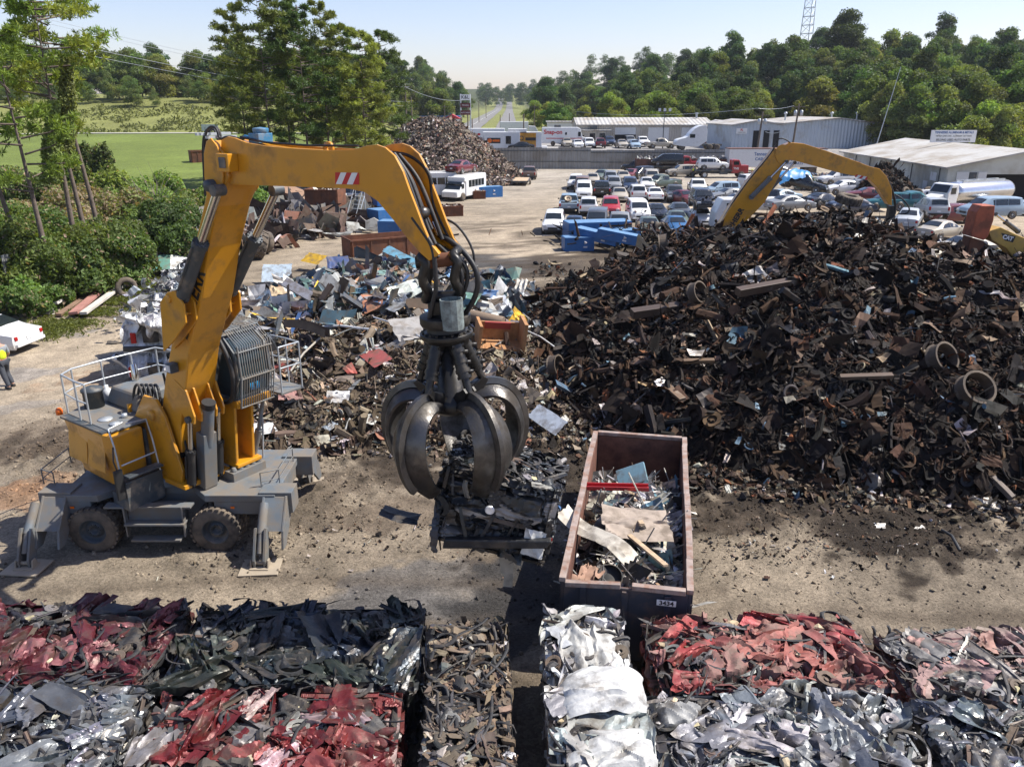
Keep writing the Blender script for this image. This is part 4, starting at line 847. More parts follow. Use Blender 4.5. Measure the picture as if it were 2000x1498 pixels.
# outriggers
for sx in (-1, 1):
    for sy in (-1, 1):
        near = sy < 0
        hx = 3.0 if sx > 0 else -2.35; hy = sy * 1.15; fx = sx * 2.78; fy = sy * 2.25
        b = MB()
        # broad arm plate falling from the deck corner to the foot
        for o_ in (-.27, .27): b.prism([(hy - sy * .25, 1.5), (hy + sy * .2, 1.5), (fy - sy * .35, .85), (fy - sy * .22, .42), (fy - sy * .5, .4), (hy, .95), (hy - sy * .3, 1.0)], hx + o_ - .03, hx + o_ + .03, 'yz')
        b.add([(hx - .24, hy - sy * .25, 1.49), (hx + .24, hy - sy * .25, 1.49), (hx + .24, hy + sy * .2, 1.48), (hx - .24, hy + sy * .2, 1.48), (hx + .24, fy - sy * .36, .84), (hx - .24, fy - sy * .36, .84)], [(0, 1, 2, 3), (3, 2, 4, 5)])
        b.box((hx, hy - sy * .1, 1.3), (.8, .55, .55)); L(b); oo = b.build('outrigger', M['ymeta'], T1, bevel=.012)
        c = MB(); c.tube([(fx - sx * .02, hy + sy * .3, 1.36), (fx, fy - sy * .3, .8)], .11, 12); c.tube([(fx, fy - sy * .3, .85), (fx, fy - sy * .05, .42)], .075, 10)
        for o_ in (-.12, .12): c.prism([(fy - sy * .45, .9), (fy - sy * .25, .98), (fy + sy * .1, .3), (fy + sy * .08, .1), (fy - sy * .18, .1)], fx + o_ - .025, fx + o_ + .025, 'yz')
        L(c).build('outrigger_cylinder', M['ymeta'], oo)
        f = MB(); f.box((fx, fy, .075), (.92, .72, .045), rot=.08 * sx); f.box((fx, fy, .11), (.45, .35, .03)); f.tube([(fx - .2, fy, .2), (fx + .2, fy, .2)], .05, 10)
        for o_ in (-.2, .2): f.prism([(fy - .12, .12), (fy + .12, .12), (fy + .06, .3), (fy - .06, .3)], fx + o_ - .02, fx + o_ + .02, 'yz')
        L(f).build('foot_pad', mat('dusty_plate', (.30, .25, .185), .9, vary=.15) if 'padm' not in M else M['padm'], oo, bevel=.01)
for sx in (-1, 1):
    rl = MB(); railing(rl, [(sx * 2.55, -.9), (sx * 2.95, -.7), (sx * 2.95, .6)], 1.5, 1.66, 1.9, .016); L(rl).build('corner_guard', M['ymeta'], T1)
    am = MB(); am.box((sx * 1.95, -1.372, 1.2), (.09, .02, .05)); L(am).build('reflector', M['amber'], T1)
# --- grapple, hanging plumb from the stick's end
tip = F1.w((F1.tr(855, 508, 0)[0], 0, F1.tr(855, 508, 0)[1])); GX, GY = tip.x + .2, tip.y
G = thing('grapple', 'orange peel grapple of worn steel tines hanging from the yellow stick', 'grapple', (GX, GY, 5.0), rot=(0, R(-3), 0))
gi = G
def zt_(row, x=900):                           # height seen at a row on the grapple's axis
    r = ray(x, row); return H + r.z * (GY / r.y) - 5.0
k = MB()
zt0, zt1 = zt_(508), zt_(585)
for s in (-1, 1):                              # pear-shaped shackle side links
    lv = [(0, 0), ] ; yy = s * .27
    loop = smoothpoly([(-.17, zt0 + .12), (.1, zt0 + .16), (.2, zt0), (.16, zt1 + .2), (.06, zt1), (-.1, zt1 + .05), (-.2, zt1 + .3), (-.24, zt0)], 2)
    k.tube([(yy + .04 * math.sin(i), a, b) for i, (a, b) in enumerate(loop)] + [(yy, loop[0][0], loop[0][1])], .085, 8)
k.tube([(-.42, 0, zt0 - .02), (.34, 0, zt0 + .02)], .11, 14); k.tube([(-.3, 0, zt1 + .06), (.3, 0, zt1 + .06)], .1, 12); sh = k.build('shackle', M['oilsteel'], G)
k = MB(); k.tube([(-.34, 0, zt0 - .02), (.28, 0, zt0 + .02)], .125, 14); k.build('cross_pin', M['rust'], sh)
zr = zt_(632); k = MB(); k.box((-.08, 0, (zt1 + zr) / 2), (.36, .4, zt1 - zr)); k.lathe([(0, zr - .02), (.42, zr - .02), (.45, zr + .04), (.45, zr + .16), (.3, zr + .2), (0, zr + .22)], (0, 0, 0), 'z', 26)
z5 = zt_(655); k.lathe([(0, z5 - .1), (.36, z5 - .1), (.42, z5 - .05), (.47, z5), (.47, z5 + .07), (.34, z5 + .1), (.34, zr), (0, zr)], (0, 0, 0), 'z', 26)
for i in range(20): a = i * math.pi / 10; k.lathe([(0, 0), (.025, 0), (.025, .04), (0, .04)], (.42 * math.cos(a), .42 * math.sin(a), z5 + .07), 'z', 6)
k.build('rotator', M['oilsteel'], G, bevel=.006)
k = MB(); k.lathe([(.19, zt_(632)), (.2, zt_(575)), (.18, zt_(575)), (.17, zt_(632))], (.16, -.36, 0), 'z', 12, smooth=False)
M['guard'] = mat('pale_green_guard', (.20, .245, .24), .6, vary=.3, scale=4, dirt=(.07, .07, .065), dirt_amt=.5, dirt_scale=6); k.build('motor_guard', M['guard'], G)
zh = zt_(790); k = MB(); k.lathe([(0, zh - .12), (.28, zh - .12), (.42, zh), (.36, zh + .16), (.24, zh + .24), (.22, z5 - .1), (0, z5 - .1)], (0, 0, 0), 'z', 18)
k.build('grapple_hub', M['oilsteel'], G)
NT = 5; A0 = R(-54)
# profile of one tine in (radius, height): pivot at the hub, bulging out and curling in to the tip
prof = smoothpoly([(.30, .02), (.60, .16), (.92, .12), (1.14, -.10), (1.24, -.45), (1.19, -.82), (1.0, -1.15), (.72, -1.42)], 2, False)
def tine(ang, open_=0.0):
    n = len(prof); P = []; Q = []
    ca, sa = math.cos(ang), math.sin(ang); ti = []
    for i, (r, z) in enumerate(prof):
        t = i / (n - 1); wd = .10 + .30 * math.sin(min(1, t * 1.5) * math.pi / 2) * (1 - max(0, t - .72) / .28 * .72)
        a = prof[max(i - 1, 0)]; b = prof[min(i + 1, n - 1)]; tx, tz = b[0] - a[0], b[1] - a[1]; l_ = math.hypot(tx, tz); nx, nz = -tz / l_, tx / l_
        row = []
        for s in (-1, -.8, -.4, 0, .4, .8, 1):
            cv = -.17 * (1 - s * s) + .0 ; rr = r - nx * cv * 1.0; zz = z - nz * cv; rr -= nx * 0
            row.append((rr, s * wd, zz))
        ti.append((row, (nx, nz)))
    outer = np.array([[(p[0], p[1], p[2]) for p in row] for row, _ in ti]); inner = np.array([[(p[0] - nn[0] * .045, p[1] * .94, p[2] - nn[1] * .045) for p in row] for row, nn in ti])
    def tw(a):
        x, y, z = a[..., 0], a[..., 1], a[..., 2]; return np.stack([x * ca - y * sa, x * sa + y * ca, z + zh], -1)
    m = MB(); O, I = tw(outer), tw(inner); ring = np.concatenate([O, I[:, ::-1], O[:, :1]], 1); m.grid(ring, smooth=False)
    m.add(np.concatenate([O[-1], I[-1, ::-1]]), [tuple(range(14))])
    # central rib on the back
    rib = []; 
    for (row, nn) in ti: rib.append([(row[3][0] + nn[0] * .0, -.07, row[3][2]), (row[3][0] + nn[0] * .11, -.04, row[3][2] + nn[1] * .11), (row[3][0] + nn[0] * .11, .04, row[3][2] + nn[1] * .11), (row[3][0], .07, row[3][2])])
    rb = tw(np.array(rib[:-6])); m.grid(rb, smooth=False)
    return m
PF = prof; TO = (1.04, .93, 1.06, .97, 1.0)
for i in range(NT):
    an = A0 + i * 2 * math.pi / NT; prof = [(.3 + (r_ - .3) * TO[i], z_) for r_, z_ in PF]; tm = tine(an); to = tm.build('tine', M['steel'], G); to['label'] = 'curved worn steel tine'
    es = to.modifiers.new('e', 'EDGE_SPLIT'); es.split_angle = R(50); to.data.polygons.foreach_set('use_smooth', [True] * len(to.data.polygons))
    ca, sa = math.cos(an), math.sin(an)
    lug = MB()
    for s in (-.09, .09): lug.prism([(.2, zh - .1), (.5, zh + .12), (.68, zh + .42), (.6, zh + .48), (.35, zh + .3), (.18, zh + .2)], s - .02, s + .02)
    a = np.array([[ca, -sa, 0], [sa, ca, 0], [0, 0, 1]]); lug.v = [v @ a.T for v in lug.v]; lug.build('tine_bracket', M['oilsteel'], to)
    A = Vector((.28 * ca, .28 * sa, z5 - .12)); B = Vector((.62 * ca, .62 * sa, zh + .36)); mid = A + (B - A) * .62
    c = MB(); c.tube([A, mid], .115, 12); c.tube([mid, mid + (B - mid) * .15], .13, 12); c.tube([mid, B], .07, 10)
    for t_ in (.12, .33, .52): 
        p = A + (B - A) * t_; c.tube([p - (B - A).normalized() * .035, p + (B - A).normalized() * .035], .132, 12); c.lathe([(0, 0), (.035, 0), (.035, .16), (0, .16)], (p.x + ca * .05, p.y + sa * .05, p.z), 'x', 8)
    c.tube([A + Vector((-sa, ca, 0)) * .12, A - Vector((-sa, ca, 0)) * .12], .09, 8)
    c.build('tine_cylinder', M['oilsteel'], G)
# ================================================================== crushed cars and the roll-off container
def sharp(o, a=32):
    o.data.polygons.foreach_set('use_smooth', [True] * len(o.data.polygons))
    try: o.data.set_sharp_from_angle(angle=R(a))
    except Exception: pass
    return o
def foldf(a, b, seed, f0=.6):
    r = np.random.default_rng(seed); z = 0
    for k in range(9):
        t = r.uniform(0, np.pi); f = f0 * r.uniform(.6, 3.4); s = (a * math.cos(t) + b * math.sin(t)) * f + .5 * vn(a * 1.3, b * 1.3, seed + k) + r.uniform(0, 1)
        z = z + (np.abs((s % 1) - .5) * 2 - .5) / f * r.uniform(.3, 1)
    return z * .16
def cells(a, b, seed, sa, sb, n=2):
    """a pressed mosaic of buckled panels: height and cell number over the surface"""
    u = a / sa + .55 * fbm(a * 1.1, b * 1.1, seed, 3); v = b / sb + .55 * fbm(a * 1.1 + 7, b * 1.1, seed + 5, 3); iu, iv = np.floor(u), np.floor(v); F1 = np.full(u.shape, 9.); F2 = F1.copy(); H_ = np.zeros(u.shape); ID = H_.copy()
    for i in (-1, 0, 1):
        for j in (-1, 0, 1):
            ci, cj = iu + i, iv + j; k = [_h(ci, cj, seed + q) for q in range(8)]; dx, dy = u - ci - k[0], v - cj - k[1]; th = k[2] * 3.14; e = .55 + .9 * k[3]
            p, q = dx * np.cos(th) + dy * np.sin(th), -dx * np.sin(th) + dy * np.cos(th); d = np.hypot(p * e, q / e); w = p * (1.5 + 3 * k[7]) + .5 * vn(q * 2, p, seed); fold = (np.abs(w % 1 - .5) * 2) ** 1.3 * (.03 + .07 * k[4])
            h = (k[5] - .5) * .16 + (k[6] - .5) * .28 * p * sa + fold * np.clip(1.4 - d * 1.3, 0, 1) + .02 * vn(p * 6, q * 6, seed + 3); m = d < F1; F2 = np.where(m, F1, np.minimum(F2, d)); F1 = np.where(m, d, F1); H_ = np.where(m, h, H_); ID = np.where(m, k[4] * .61 + k[0] * .39, ID)
    return H_ - .13 * (1 - ss(.0, .10, F2 - F1)), ID, F2 - F1
def palmix(pal, a, b, seed):
    """patches of the palette's colours over a surface"""
    w = np.array([p[0] for p in pal], float); w = np.cumsum(w / w.sum()); ca, cb = np.floor(a * 3.1 + .8 * vn(a * 3, b * 3, seed)), np.floor(b * 3.7 + .8 * vn(a * 3, b * 3, seed + 1))
    q = _h(ca, cb, seed); i = np.clip(np.searchsorted(w, q), 0, len(pal) - 1); c = np.array([(*p[1], p[2]) for p in pal])[i]; return c
BASE_BLK = [(10, (.018, .018, .02), .6), (6, (.035, .033, .032), .75), (4, (.07, .06, .05), .85), (3, (.11, .105, .10), .45)]
def bale(label, quad, z, h, paint, seed, trim=None, group='crushed cars stacked in the foreground', n=(30, 44, 170), loc=None, rot=None, dims=None, amp=1.0, psize=(.65, 1.7), panels=None, tp=.66, cat='crushed car'):
    global RNG
    RNG = np.random.default_rng(seed * 7 + 5)
    if quad is not None:
        q = [gp(x, y, z) for x, y in quad]; c = (q[0] + q[1] + q[2] + q[3]) / 4
        ax = ((q[1] - q[0]) + (q[2] - q[3])) / 2; ay = ((q[0] - q[3]) + (q[1] - q[2])) / 2; Lx, Ly = ax.length, ay.length; rz = math.atan2(ax.y, ax.x); loc = (c.x, c.y, z - h); rot = (0, 0, rz)
    else: Lx, Ly, h = dims
    T = thing('crushed_car', label, cat, loc, rot=rot, group=group)
    pal = [(p[0] * 5, p[1], p[2]) for p in paint] + BASE_BLK
    core = MB(); e = .028
    def squash(mb):
        for i, v in enumerate(mb.v):
            v = v.copy()
            for a, hl in ((0, Lx / 2), (1, Ly / 2)):
                e_ = np.abs(v[:, a]) - (hl + .05 + .06 * vn(v[:, 2] * 3, v[:, 1 - a] * 2.2, seed)); v[:, a] = np.where(e_ > 0, np.sign(v[:, a]) * (np.abs(v[:, a]) - e_ * .88), v[:, a])
            e_ = v[:, 2] - (h + .08 + .16 * vn(v[:, 0] * 1.5, v[:, 1] * 1.5, seed + 2)); v[:, 2] = np.where(e_ > 0, v[:, 2] - e_ * .72, v[:, 2]); v[:, 2] = np.maximum(v[:, 2], -.05) if loc[2] < 1 else v[:, 2]; mb.v[i] = v
        return mb
    def face(o, ux, uy, nrm, su, sv, sd):
        nu, nv = max(3, int(su / e)), max(3, int(sv / e)); a, b = np.meshgrid(np.linspace(0, su, nu), np.linspace(0, sv, nv), indexing='ij')
        tp_ = nrm[2] > .5; d, ID, fe = cells(a, b, sd, .62 if tp_ else .9, .48 if tp_ else .26); d = d * amp - .05 + (.35 * foldf(a, b, sd, .5) if tp_ else 0); ed = np.minimum(np.minimum(a, su - a), np.minimum(b, sv - b)); d = d * ss(0, .25, ed) - .12 * (1 - ss(0, .22, ed))
        P = np.array(o)[None, None] + a[..., None] * np.array(ux) + b[..., None] * np.array(uy) + d[..., None] * np.array(nrm)
        wt = np.cumsum([p[0] for p in pal]) / sum(p[0] for p in pal); cc = np.array([(*p[1], p[2]) for p in pal])[np.clip(np.searchsorted(wt, (ID * 7.3) % 1), 0, len(pal) - 1)]; cc[..., :3] *= (.8 + .4 * ((ID * 31) % 1))[..., None]; cc = np.where((fe < .05)[..., None], np.array((.02, .018, .017, .8)), cc); core.grid(P, cc)
    x0, y0 = -Lx / 2, -Ly / 2
    face((x0, y0, h), (1, 0, 0), (0, 1, 0), (0, 0, 1), Lx, Ly, seed)
    face((x0, y0, 0), (1, 0, 0), (0, 0, 1), (0, -1, 0), Lx, h, seed + 1); face((x0, -y0, 0), (1, 0, 0), (0, 0, 1), (0, 1, 0), Lx, h, seed + 2)
    face((x0, y0, 0), (0, 1, 0), (0, 0, 1), (-1, 0, 0), Ly, h, seed + 3); face((-x0, y0, 0), (0, 1, 0), (0, 0, 1), (1, 0, 0), Ly, h, seed + 4)
    if loc[2] > 1: face((x0, y0, 0), (1, 0, 0), (0, 1, 0), (0, 0, -1), Lx, Ly, seed + 6)
    sharp(core.build('crushed_body', M['crush'], T), 24)
    # buckled body panels: on top, and pressed flat against the sides
    def onbox(k, top=.62, sides=(0, 1, 2, 3)):
        P = np.zeros((k, 3)); N = np.zeros((k, 3)); t = RNG.random(k) < top
        u, v = RNG.random(k), RNG.random(k); P[:, 0] = x0 + u * Lx; P[:, 1] = y0 + v * Ly; P[:, 2] = h + .02; N[:, 2] = 1
        s = RNG.choice(sides, k); nt_ = ~t; zz = RNG.random(k) * h
        for si, (nx, ny) in enumerate([(0, -1), (1, 0), (0, 1), (-1, 0)]):
            q = nt_ & (s == si); N[q] = (nx, ny, .15)
            P[q, 2] = zz[q]
            if ny: P[q, 1] = ny * Ly / 2
            else: P[q, 0] = nx * Lx / 2
        return P, N
    mb = MB(); P, N = onbox(n[0], tp); P[:, :2] *= .9; P[:, 2] = np.where(N[:, 2] > .5, P[:, 2], np.clip(P[:, 2], .25 * h, .85 * h))
    sprinkle(mb, T_CRUM, P, N, psize, ((.8, 1.3), (.35, .8), (.9 * amp, 1.9 * amp)), paint, .20, .02)
    sharp(squash(mb).build('body_panel', M['crush'], T), 30)['kind'] = 'stuff'
    if panels:
        for i, (x, y, sx, sy, dz, col, gl) in enumerate(panels):
            v, f = crumple(46, 40, 17, .085, .05, seed + i * 3 + 100); mb = MB(); v = v * np.array((sx, sy, 1.25)); v[:, 2] -= .22 * (np.abs(v[:, 0] / sx) * 2) ** 4 + .20 * (np.abs(v[:, 1] / sy) * 2) ** 4
            v = v + np.array((x, y, h + dz)); mb.add(v, f, (*col, gl)); sharp(mb.build('roof_panel', M['crush'], T), 26)
    # black plastic, hoses, door seals and frame members
    TR = trim or [(10, (.02, .02, .022), .5), (6, (.05, .05, .052), .55), (4, (.12, .12, .12), .35), (3, (.1, .07, .05), .9)]
    mb = MB(); P, N = onbox(n[1], .6); sprinkle(mb, T_STRIP, P, N, (.25, .7), ((1.2, 2.4), (.05, .13), (.2, .5)), TR + paint[:1], .13, .02)
    P, N = onbox(n[1] // 2, .6); sprinkle(mb, T_CHAN, P, N, (.3, .75), ((1.2, 2.), (.1, .2), (.08, .16)), TR + paint[:2], .2, .04)
    o_ = sharp(squash(mb).build('frame_strip', M['crush'], T), 35); o_['kind'] = 'stuff'
    mb = MB(); P, N = onbox(max(9, n[1] // 4), .8)
    for p, nn in zip(P, N):
        d = RNG.normal(0, 1, 3); d -= d.dot(nn) * nn; d /= np.linalg.norm(d); e2 = np.cross(nn, d); l_ = RNG.uniform(.5, 1.1) * RNG.choice([1, 1, 2])
        pts_ = [tuple(p + d * l_ * (t - .5) + e2 * .2 * math.sin(t * 5 + l_ * 9) + nn * (.05 + .08 * math.sin(t * 7))) for t in np.linspace(0, 1, 7)]; mb.tube(smoothpoly(pts_, 1, False), RNG.uniform(.012, .034), 6, col=(.025, .025, .027, .6))
    squash(mb).build('rubber_hose', M['crush'], T)['kind'] = 'stuff'
    mb = MB(); P, N = onbox(n[2], .65); a = n[2] // 2
    sprinkle(mb, T_CRUMS, P[:a], N[:a], (.08, .32), ((.8, 1.3), (.5, 1), (.7, 1.3)), pal + [(3, (.5, .5, .5), .3), (.6, (.4, .02, .02), .3), (.5, (.05, .15, .3), .4)], .5, .05)
    sprinkle(mb, T_PIPE + T_STRIP + T_CHUNK, P[a:], N[a:], (.06, .26), ((.8, 1.6), (.2, .7), (.5, 1)), pal + TR, .6, .1)
    P, N = onbox(5, .9); sprinkle(mb, T_TORUS, P, N, (.42, .6), ((.9, 1), (.7, 1), (.9, 1.4)), [(1, (.02, .02, .021), .8)], .3, .0); P, N = onbox(7, .9); sprinkle(mb, T_CHUNK, P, N, (.15, .35), ASP['chunk'], [(1, (.45, .38, .24), .95), (1, (.10, .10, .10), .95)], .3, .1)
    P, N = onbox(8, 1.0); sprinkle(mb, T_DISC + T_RIM, P, N, (.28, .4), ((.9, 1), (.9, 1), (.7, 1)), [(1, (.12, .085, .06), .85), (1, (.2, .19, .18), .4)], .3, .02)
    squash(mb).build('torn_bits', M['crush'], T)['kind'] = 'stuff'
    return T
MAROON = [(8, (.075, .012, .018), .25), (4, (.105, .02, .026), .35), (2, (.2, .07, .08), .4), (2, (.03, .03, .035), .4)]
DKGRN = [(8, (.03, .036, .032), .25), (4, (.05, .058, .052), .3), (3, (.03, .033, .036), .3), (1.5, (.2, .2, .19), .3)]
NAVY = [(6, (.025, .035, .05), .2), (4, (.03, .033, .036), .35)]
RUSTB = [(8, (.15, .105, .068), .9), (5, (.20, .15, .10), .9), (4, (.09, .065, .045), .9), (1, (.4, .36, .3), .6), (2, (.05, .045, .04), .7)]
WHITE = [(10, (.46, .46, .45), .65), (3, (.28, .28, .265), .7), (1.5, (.3, .3, .3), .4)]
PINK = [(8, (.225, .065, .056), .65), (6, (.27, .13, .11), .8), (2, (.26, .04, .04), .5), (2, (.08, .07, .07), .5)]
PALEP = [(8, (.29, .20, .175), .7), (3, (.32, .17, .15), .65), (3, (.2, .19, .18), .4), (2, (.06, .06, .06), .5)]
SILV = [(8, (.13, .14, .155), .15), (4, (.22, .23, .245), .2), (3, (.15, .155, .17), .3), (1, (.5, .47, .4), .7)]
RED = [(8, (.145, .016, .018), .35), (4, (.19, .04, .038), .5), (2, (.24, .22, .21), .4), (2, (.36, .26, .25), .5)]
SILVR = [(9, (.21, .225, .235), .4), (5, (.31, .31, .30), .55), (3, (.2, .21, .22), .3), (1.5, (.05, .05, .055), .5)]
DKGY = [(8, (.13, .14, .155), .2), (4, (.22, .235, .25), .25), (2, (.3, .26, .2), .7), (3, (.06, .06, .065), .5)]
bale('crushed maroon car, farthest left of the upper row of bales', [(-90, 1180), (330, 1185), (322, 1320), (-90, 1312)], 1.35, 1.3, MAROON, 3)
bale('long crushed dark green car, right of the maroon one', [(352, 1185), (818, 1185), (820, 1335), (345, 1345)], 1.32, 1.3, DKGRN + NAVY, 5)
bale('rusty brown bale of axles and floor pans left of the narrow dark gap', [(842, 1222), (985, 1215), (1004, 1520), (828, 1520)], 1.5, 1.45, RUSTB, 7, psize=(.35, .75), n=(26, 80, 420))
bale('crushed white van, its roof folded in humps', [(1085, 1195), (1225, 1195), (1268, 1540), (1050, 1540)], 1.65, 1.6, WHITE, 9, amp=.8, n=(16, 44, 150),
     panels=[(.12, -1.5, 1.45, 1.35, .16, (.46, .46, .445), .75), (.14, -.2, 1.4, 1.25, .22, (.49, .49, .48), .7), (.05, 1.0, 1.3, 1.2, .14, (.42, .415, .39), .8)])
bale('faded red crushed car beside the navy container, dusty folded panels', [(1265, 1215), (1690, 1205), (1722, 1340), (1285, 1352)], 1.42, 1.35, PINK, 11, amp=1.1)
bale('flattened pale pink car at the right edge behind the grey one', [(1745, 1245), (2130, 1245), (2130, 1368), (1750, 1362)], 1.2, 1.2, PALEP, 13)
bale('crushed silver car in the bottom left corner, dirt lying on its hood', [(-110, 1335), (262, 1338), (235, 1545), (-130, 1545)], 1.32, 1.3, SILV, 15, amp=.75)
bale('bright red crushed car in the lower row, between silver and brown bales', [(295, 1372), (765, 1335), (792, 1540), (252, 1540)], 1.4, 1.35, RED, 17)
bale('crushed light silver car in the lower row, right of the white van', [(1285, 1352), (1745, 1345), (1830, 1540), (1275, 1540)], 1.4, 1.35, SILVR, 19, amp=1.1)
bale('crushed dark grey car in the bottom right corner', [(1800, 1382), (2120, 1380), (2150, 1545), (1868, 1545)], 1.3, 1.3, DKGY, 21)
# the one in the grapple
HELDP = yp(962, 972, GY + .1)
HB = bale('black crushed car bale held up in the grapple', None, 0, 1.35, [(9, (.022, .025, .029), .25), (4, (.042, .046, .05), .35), (1.3, (.24, .26, .28), .25), (.7, (.34, .32, .3), .6)], 23, group=None, loc=(HELDP.x, HELDP.y, HELDP.z - .8), rot=(R(-4), R(11), R(-8)), dims=(2.15, 1.7, 1.55), n=(40, 70, 300), psize=(.4, 1.0), amp=1.0, tp=.42)
mb = MB(); mb.prism([(-.8, .0), (1.05, .5), (1.1, .68), (-.8, .2)], -1.02, -.84, 'xz', col=(.02, .021, .023, .45)); mb.build('bumper_beam', M['crush'], HB, bevel=.03)
v, f = crumple(16, 12, 5, .15, .05, 77); mb = MB(); mb.add(v * np.array((.75, .5, .5)) + np.array((-1.75, -.6, .25)), f, (.012, .016, .024, .5)); sharp(mb.build('torn_flap', M['crush'], HB))
mb = MB(); mb.prism([(.2, -.05), (.5, -.02), (.58, -.6), (.6, -.72), (.42, -.75), (.4, -.5), (.32, -.48)], -.5, -.46, 'xz', col=(.34, .29, .22, .8)); mb.build('hanging_trim', M['crush'], HB)
v, f = crumple(16, 14, 6, .12, .05, 81); mb = MB(); mb.add(v * np.array((.42, .5, .5)) @ np.array(Matrix.Rotation(R(80), 3, 'X')).T + np.array((.8, -.93, .5)), f, (.52, .52, .5, .4)); mb.lathe([(.0, 0), (.07, 0), (.09, .03), (.05, .05), (0, .04)], (-.1, -.98, .95), 'y', 16, col=(.7, .7, .7, .3)); sharp(mb.build('silver_scrap', M['crush'], HB))
# ------------------------------------------------------------------ roll-off container 3434
RNG = np.random.default_rng(99)
nl, nr, fr_, fl_ = gp(1102, 1132, 1.8), gp(1345, 1165, 1.8), gp(1337, 862, 1.8), gp(1163, 846, 1.8)
cc = (nl + nr + fr_ + fl_) / 4; ay = ((fl_ - nl) + (fr_ - nr)).normalized(); crz = math.atan2(ay.y, ay.x) - math.pi / 2
CL_, CWd, CH = ((fl_ - nl).length + (fr_ - nr).length) / 2, ((nr - nl).length + (fr_ - fl_).length) / 2, 1.62
K = thing('roll_off_container', 'navy open top roll-off container full of sheet scrap, number 3434', 'container', (cc.x, cc.y, .18), crz)
M['navy'] = mat('navy_container_paint', (.025, .032, .05), .5, vary=.2, dirt=(.12, .08, .06), dirt_amt=.32, dirt_scale=2)
M['inner'] = mat('scraped_rusty_inside', (.16, .07, .045), .7, vary=.35, scale=1.6, dirt=(.045, .02, .018), dirt_amt=.55, dirt_scale=1.1)
M['rimm'] = mat('scraped_rim', (.28, .22, .19), .6, vary=.35, scale=5, dirt=(.20, .09, .05), dirt_amt=.45, dirt_scale=4)
hw, hl = CWd / 2, CL_ / 2
mb = MB()
for s in (-1, 1):
    mb.box((s * hw, 0, CH / 2), (.05, CL_, CH))
    for k in range(12): mb.box((s * (hw + .05), -hl + .3 + k * (CL_ - .6) / 11, CH / 2), (.06, .1, CH - .12))
mb.box((0, -hl, CH / 2), (CWd - .06, .05, CH)); mb.box((0, hl, CH / 2), (CWd - .06, .05, CH))
for x in (-.8, 0, .8): mb.box((x, -hl - .05, CH / 2), (.12, .06, CH - .1))
mb.box((0, 0, .03), (CWd - .06, CL_ - .06, .05)); mb.box((-.45, 0, -.09), (.12, CL_, .16)); mb.box((.45, 0, -.09), (.12, CL_, .16))
shell = mb.build('container_shell', M['navy'], K, bevel=.006)
mb = MB()
for s in (-1, 1):
    mb.box((s * (hw - .045), 0, CH / 2), (.03, CL_ - .12, CH - .04)); 
mb.box((0, hl - .045, CH / 2), (CWd - .16, .03, CH - .04)); mb.box((0, -hl + .045, CH / 2), (CWd - .16, .03, CH - .04)); mb.box((0, 0, .08), (CWd - .16, CL_ - .16, .03)); mb.build('inner_lining', M['inner'], K)
mb = MB()
for s in (-1, 1):
    P = np.linspace(-hl, hl, 14); pts_ = [(s * (hw + .01) + .03 * vn(np.array([y * 1.3]), np.array([s * 3.]), 4)[0], y, CH + .05 + .02 * vn(np.array([y]), np.array([s]), 5)[0]) for y in P]
    for a, b in zip(pts_[:-1], pts_[1:]):
        c_ = [(a[i] + b[i]) / 2 for i in range(3)]; mb.box(c_, (.13, b[1] - a[1] + .001, .1), rot=0)
mb.box((0, hl, CH + .05), (CWd - .12, .13, .1)); mb.box((.62, -hl, CH + .05), (CWd - 1.4, .13, .1)); mb.box((-.62, -hl, CH + .01), (1.05, .12, .1), rot=Matrix.Rotation(R(-4), 3, 'Y')); mb.build('top_rim', M['rimm'], K, bevel=.008)
mb = MB(); mb.box((hw - .42, -hl - .085, CH - .18), (.36, .012, .12)); pn = mb.build('number_plate', M['white'], K)
text('3434', .13, (hw - .42, -hl - .093, CH - .182), (R(90), 0, 0), M['black'], pn, sx=1.05, bold=.003)
# loose load
mb = MB()
def load(x, y): return .85 + .55 * np.exp(-((x - .1) / .8) ** 2 - ((y + .3) / 2.2) ** 2) + .15 * fbm(x * 2, y * 2, 4, 3) - 1.0 * ss(1.9, 3.5, y)
xs = np.linspace(-hw + .07, hw - .07, 26); ys = np.linspace(-hl + .07, hl - .07, 70); gx, gy = np.meshgrid(xs, ys, indexing='ij'); mb.grid(np.stack([gx, gy, np.maximum(load(gx, gy) - .1, .1)], -1), (.06, .055, .05, .9))
n = 900; X = RNG.uniform(-hw + .15, hw - .15, n); Y = RNG.uniform(-hl + .2, 2.5, n); P = np.stack([X, Y, load(X, Y)], 1); N = np.tile([0., -.2, 1.], (n, 1))
PALC = [(8, (.55, .5, .43), .5), (8, (.42, .40, .37), .4), (8, (.25, .26, .27), .3), (6, (.12, .11, .1), .6), (4, (.6, .6, .6), .4), (3, (.14, .25, .3), .5), (3, (.3, .2, .13), .9), (5, (.04, .04, .04), .6)]
sprinkle(mb, T_STRIP, P[:330], N[:330], (.3, .8), ((1, 2), (.06, .18), (.3, .8)), PALC, .5, .05); sprinkle(mb, T_PLATE, P[330:600], N[330:600], (.2, .65), ASP['plate'], PALC, .55, .05)
sprinkle(mb, T_CRUMS, P[600:790], N[600:790], (.25, .6), ASP['plate'], PALC, .5, .05); sprinkle(mb, T_ROD, P[790:], N[790:], (.25, .5), ASP['rod'], PALC, .6, .2)
o = mb.build('loose_scrap', M['trash'], K); o['kind'] = 'stuff'
def kw(x, y, z): return MAT[K.name] @ Vector((x, y, z))
def item(name, label, cat, mb, m, loc, rot, sm=None, bevel=0, group=None):
    o = mb.build(name, m, None, bevel=bevel); o.location = loc; o.rotation_euler = rot; tag(o, label, cat, group)
    if sm: sharp(o, sm)
    return o
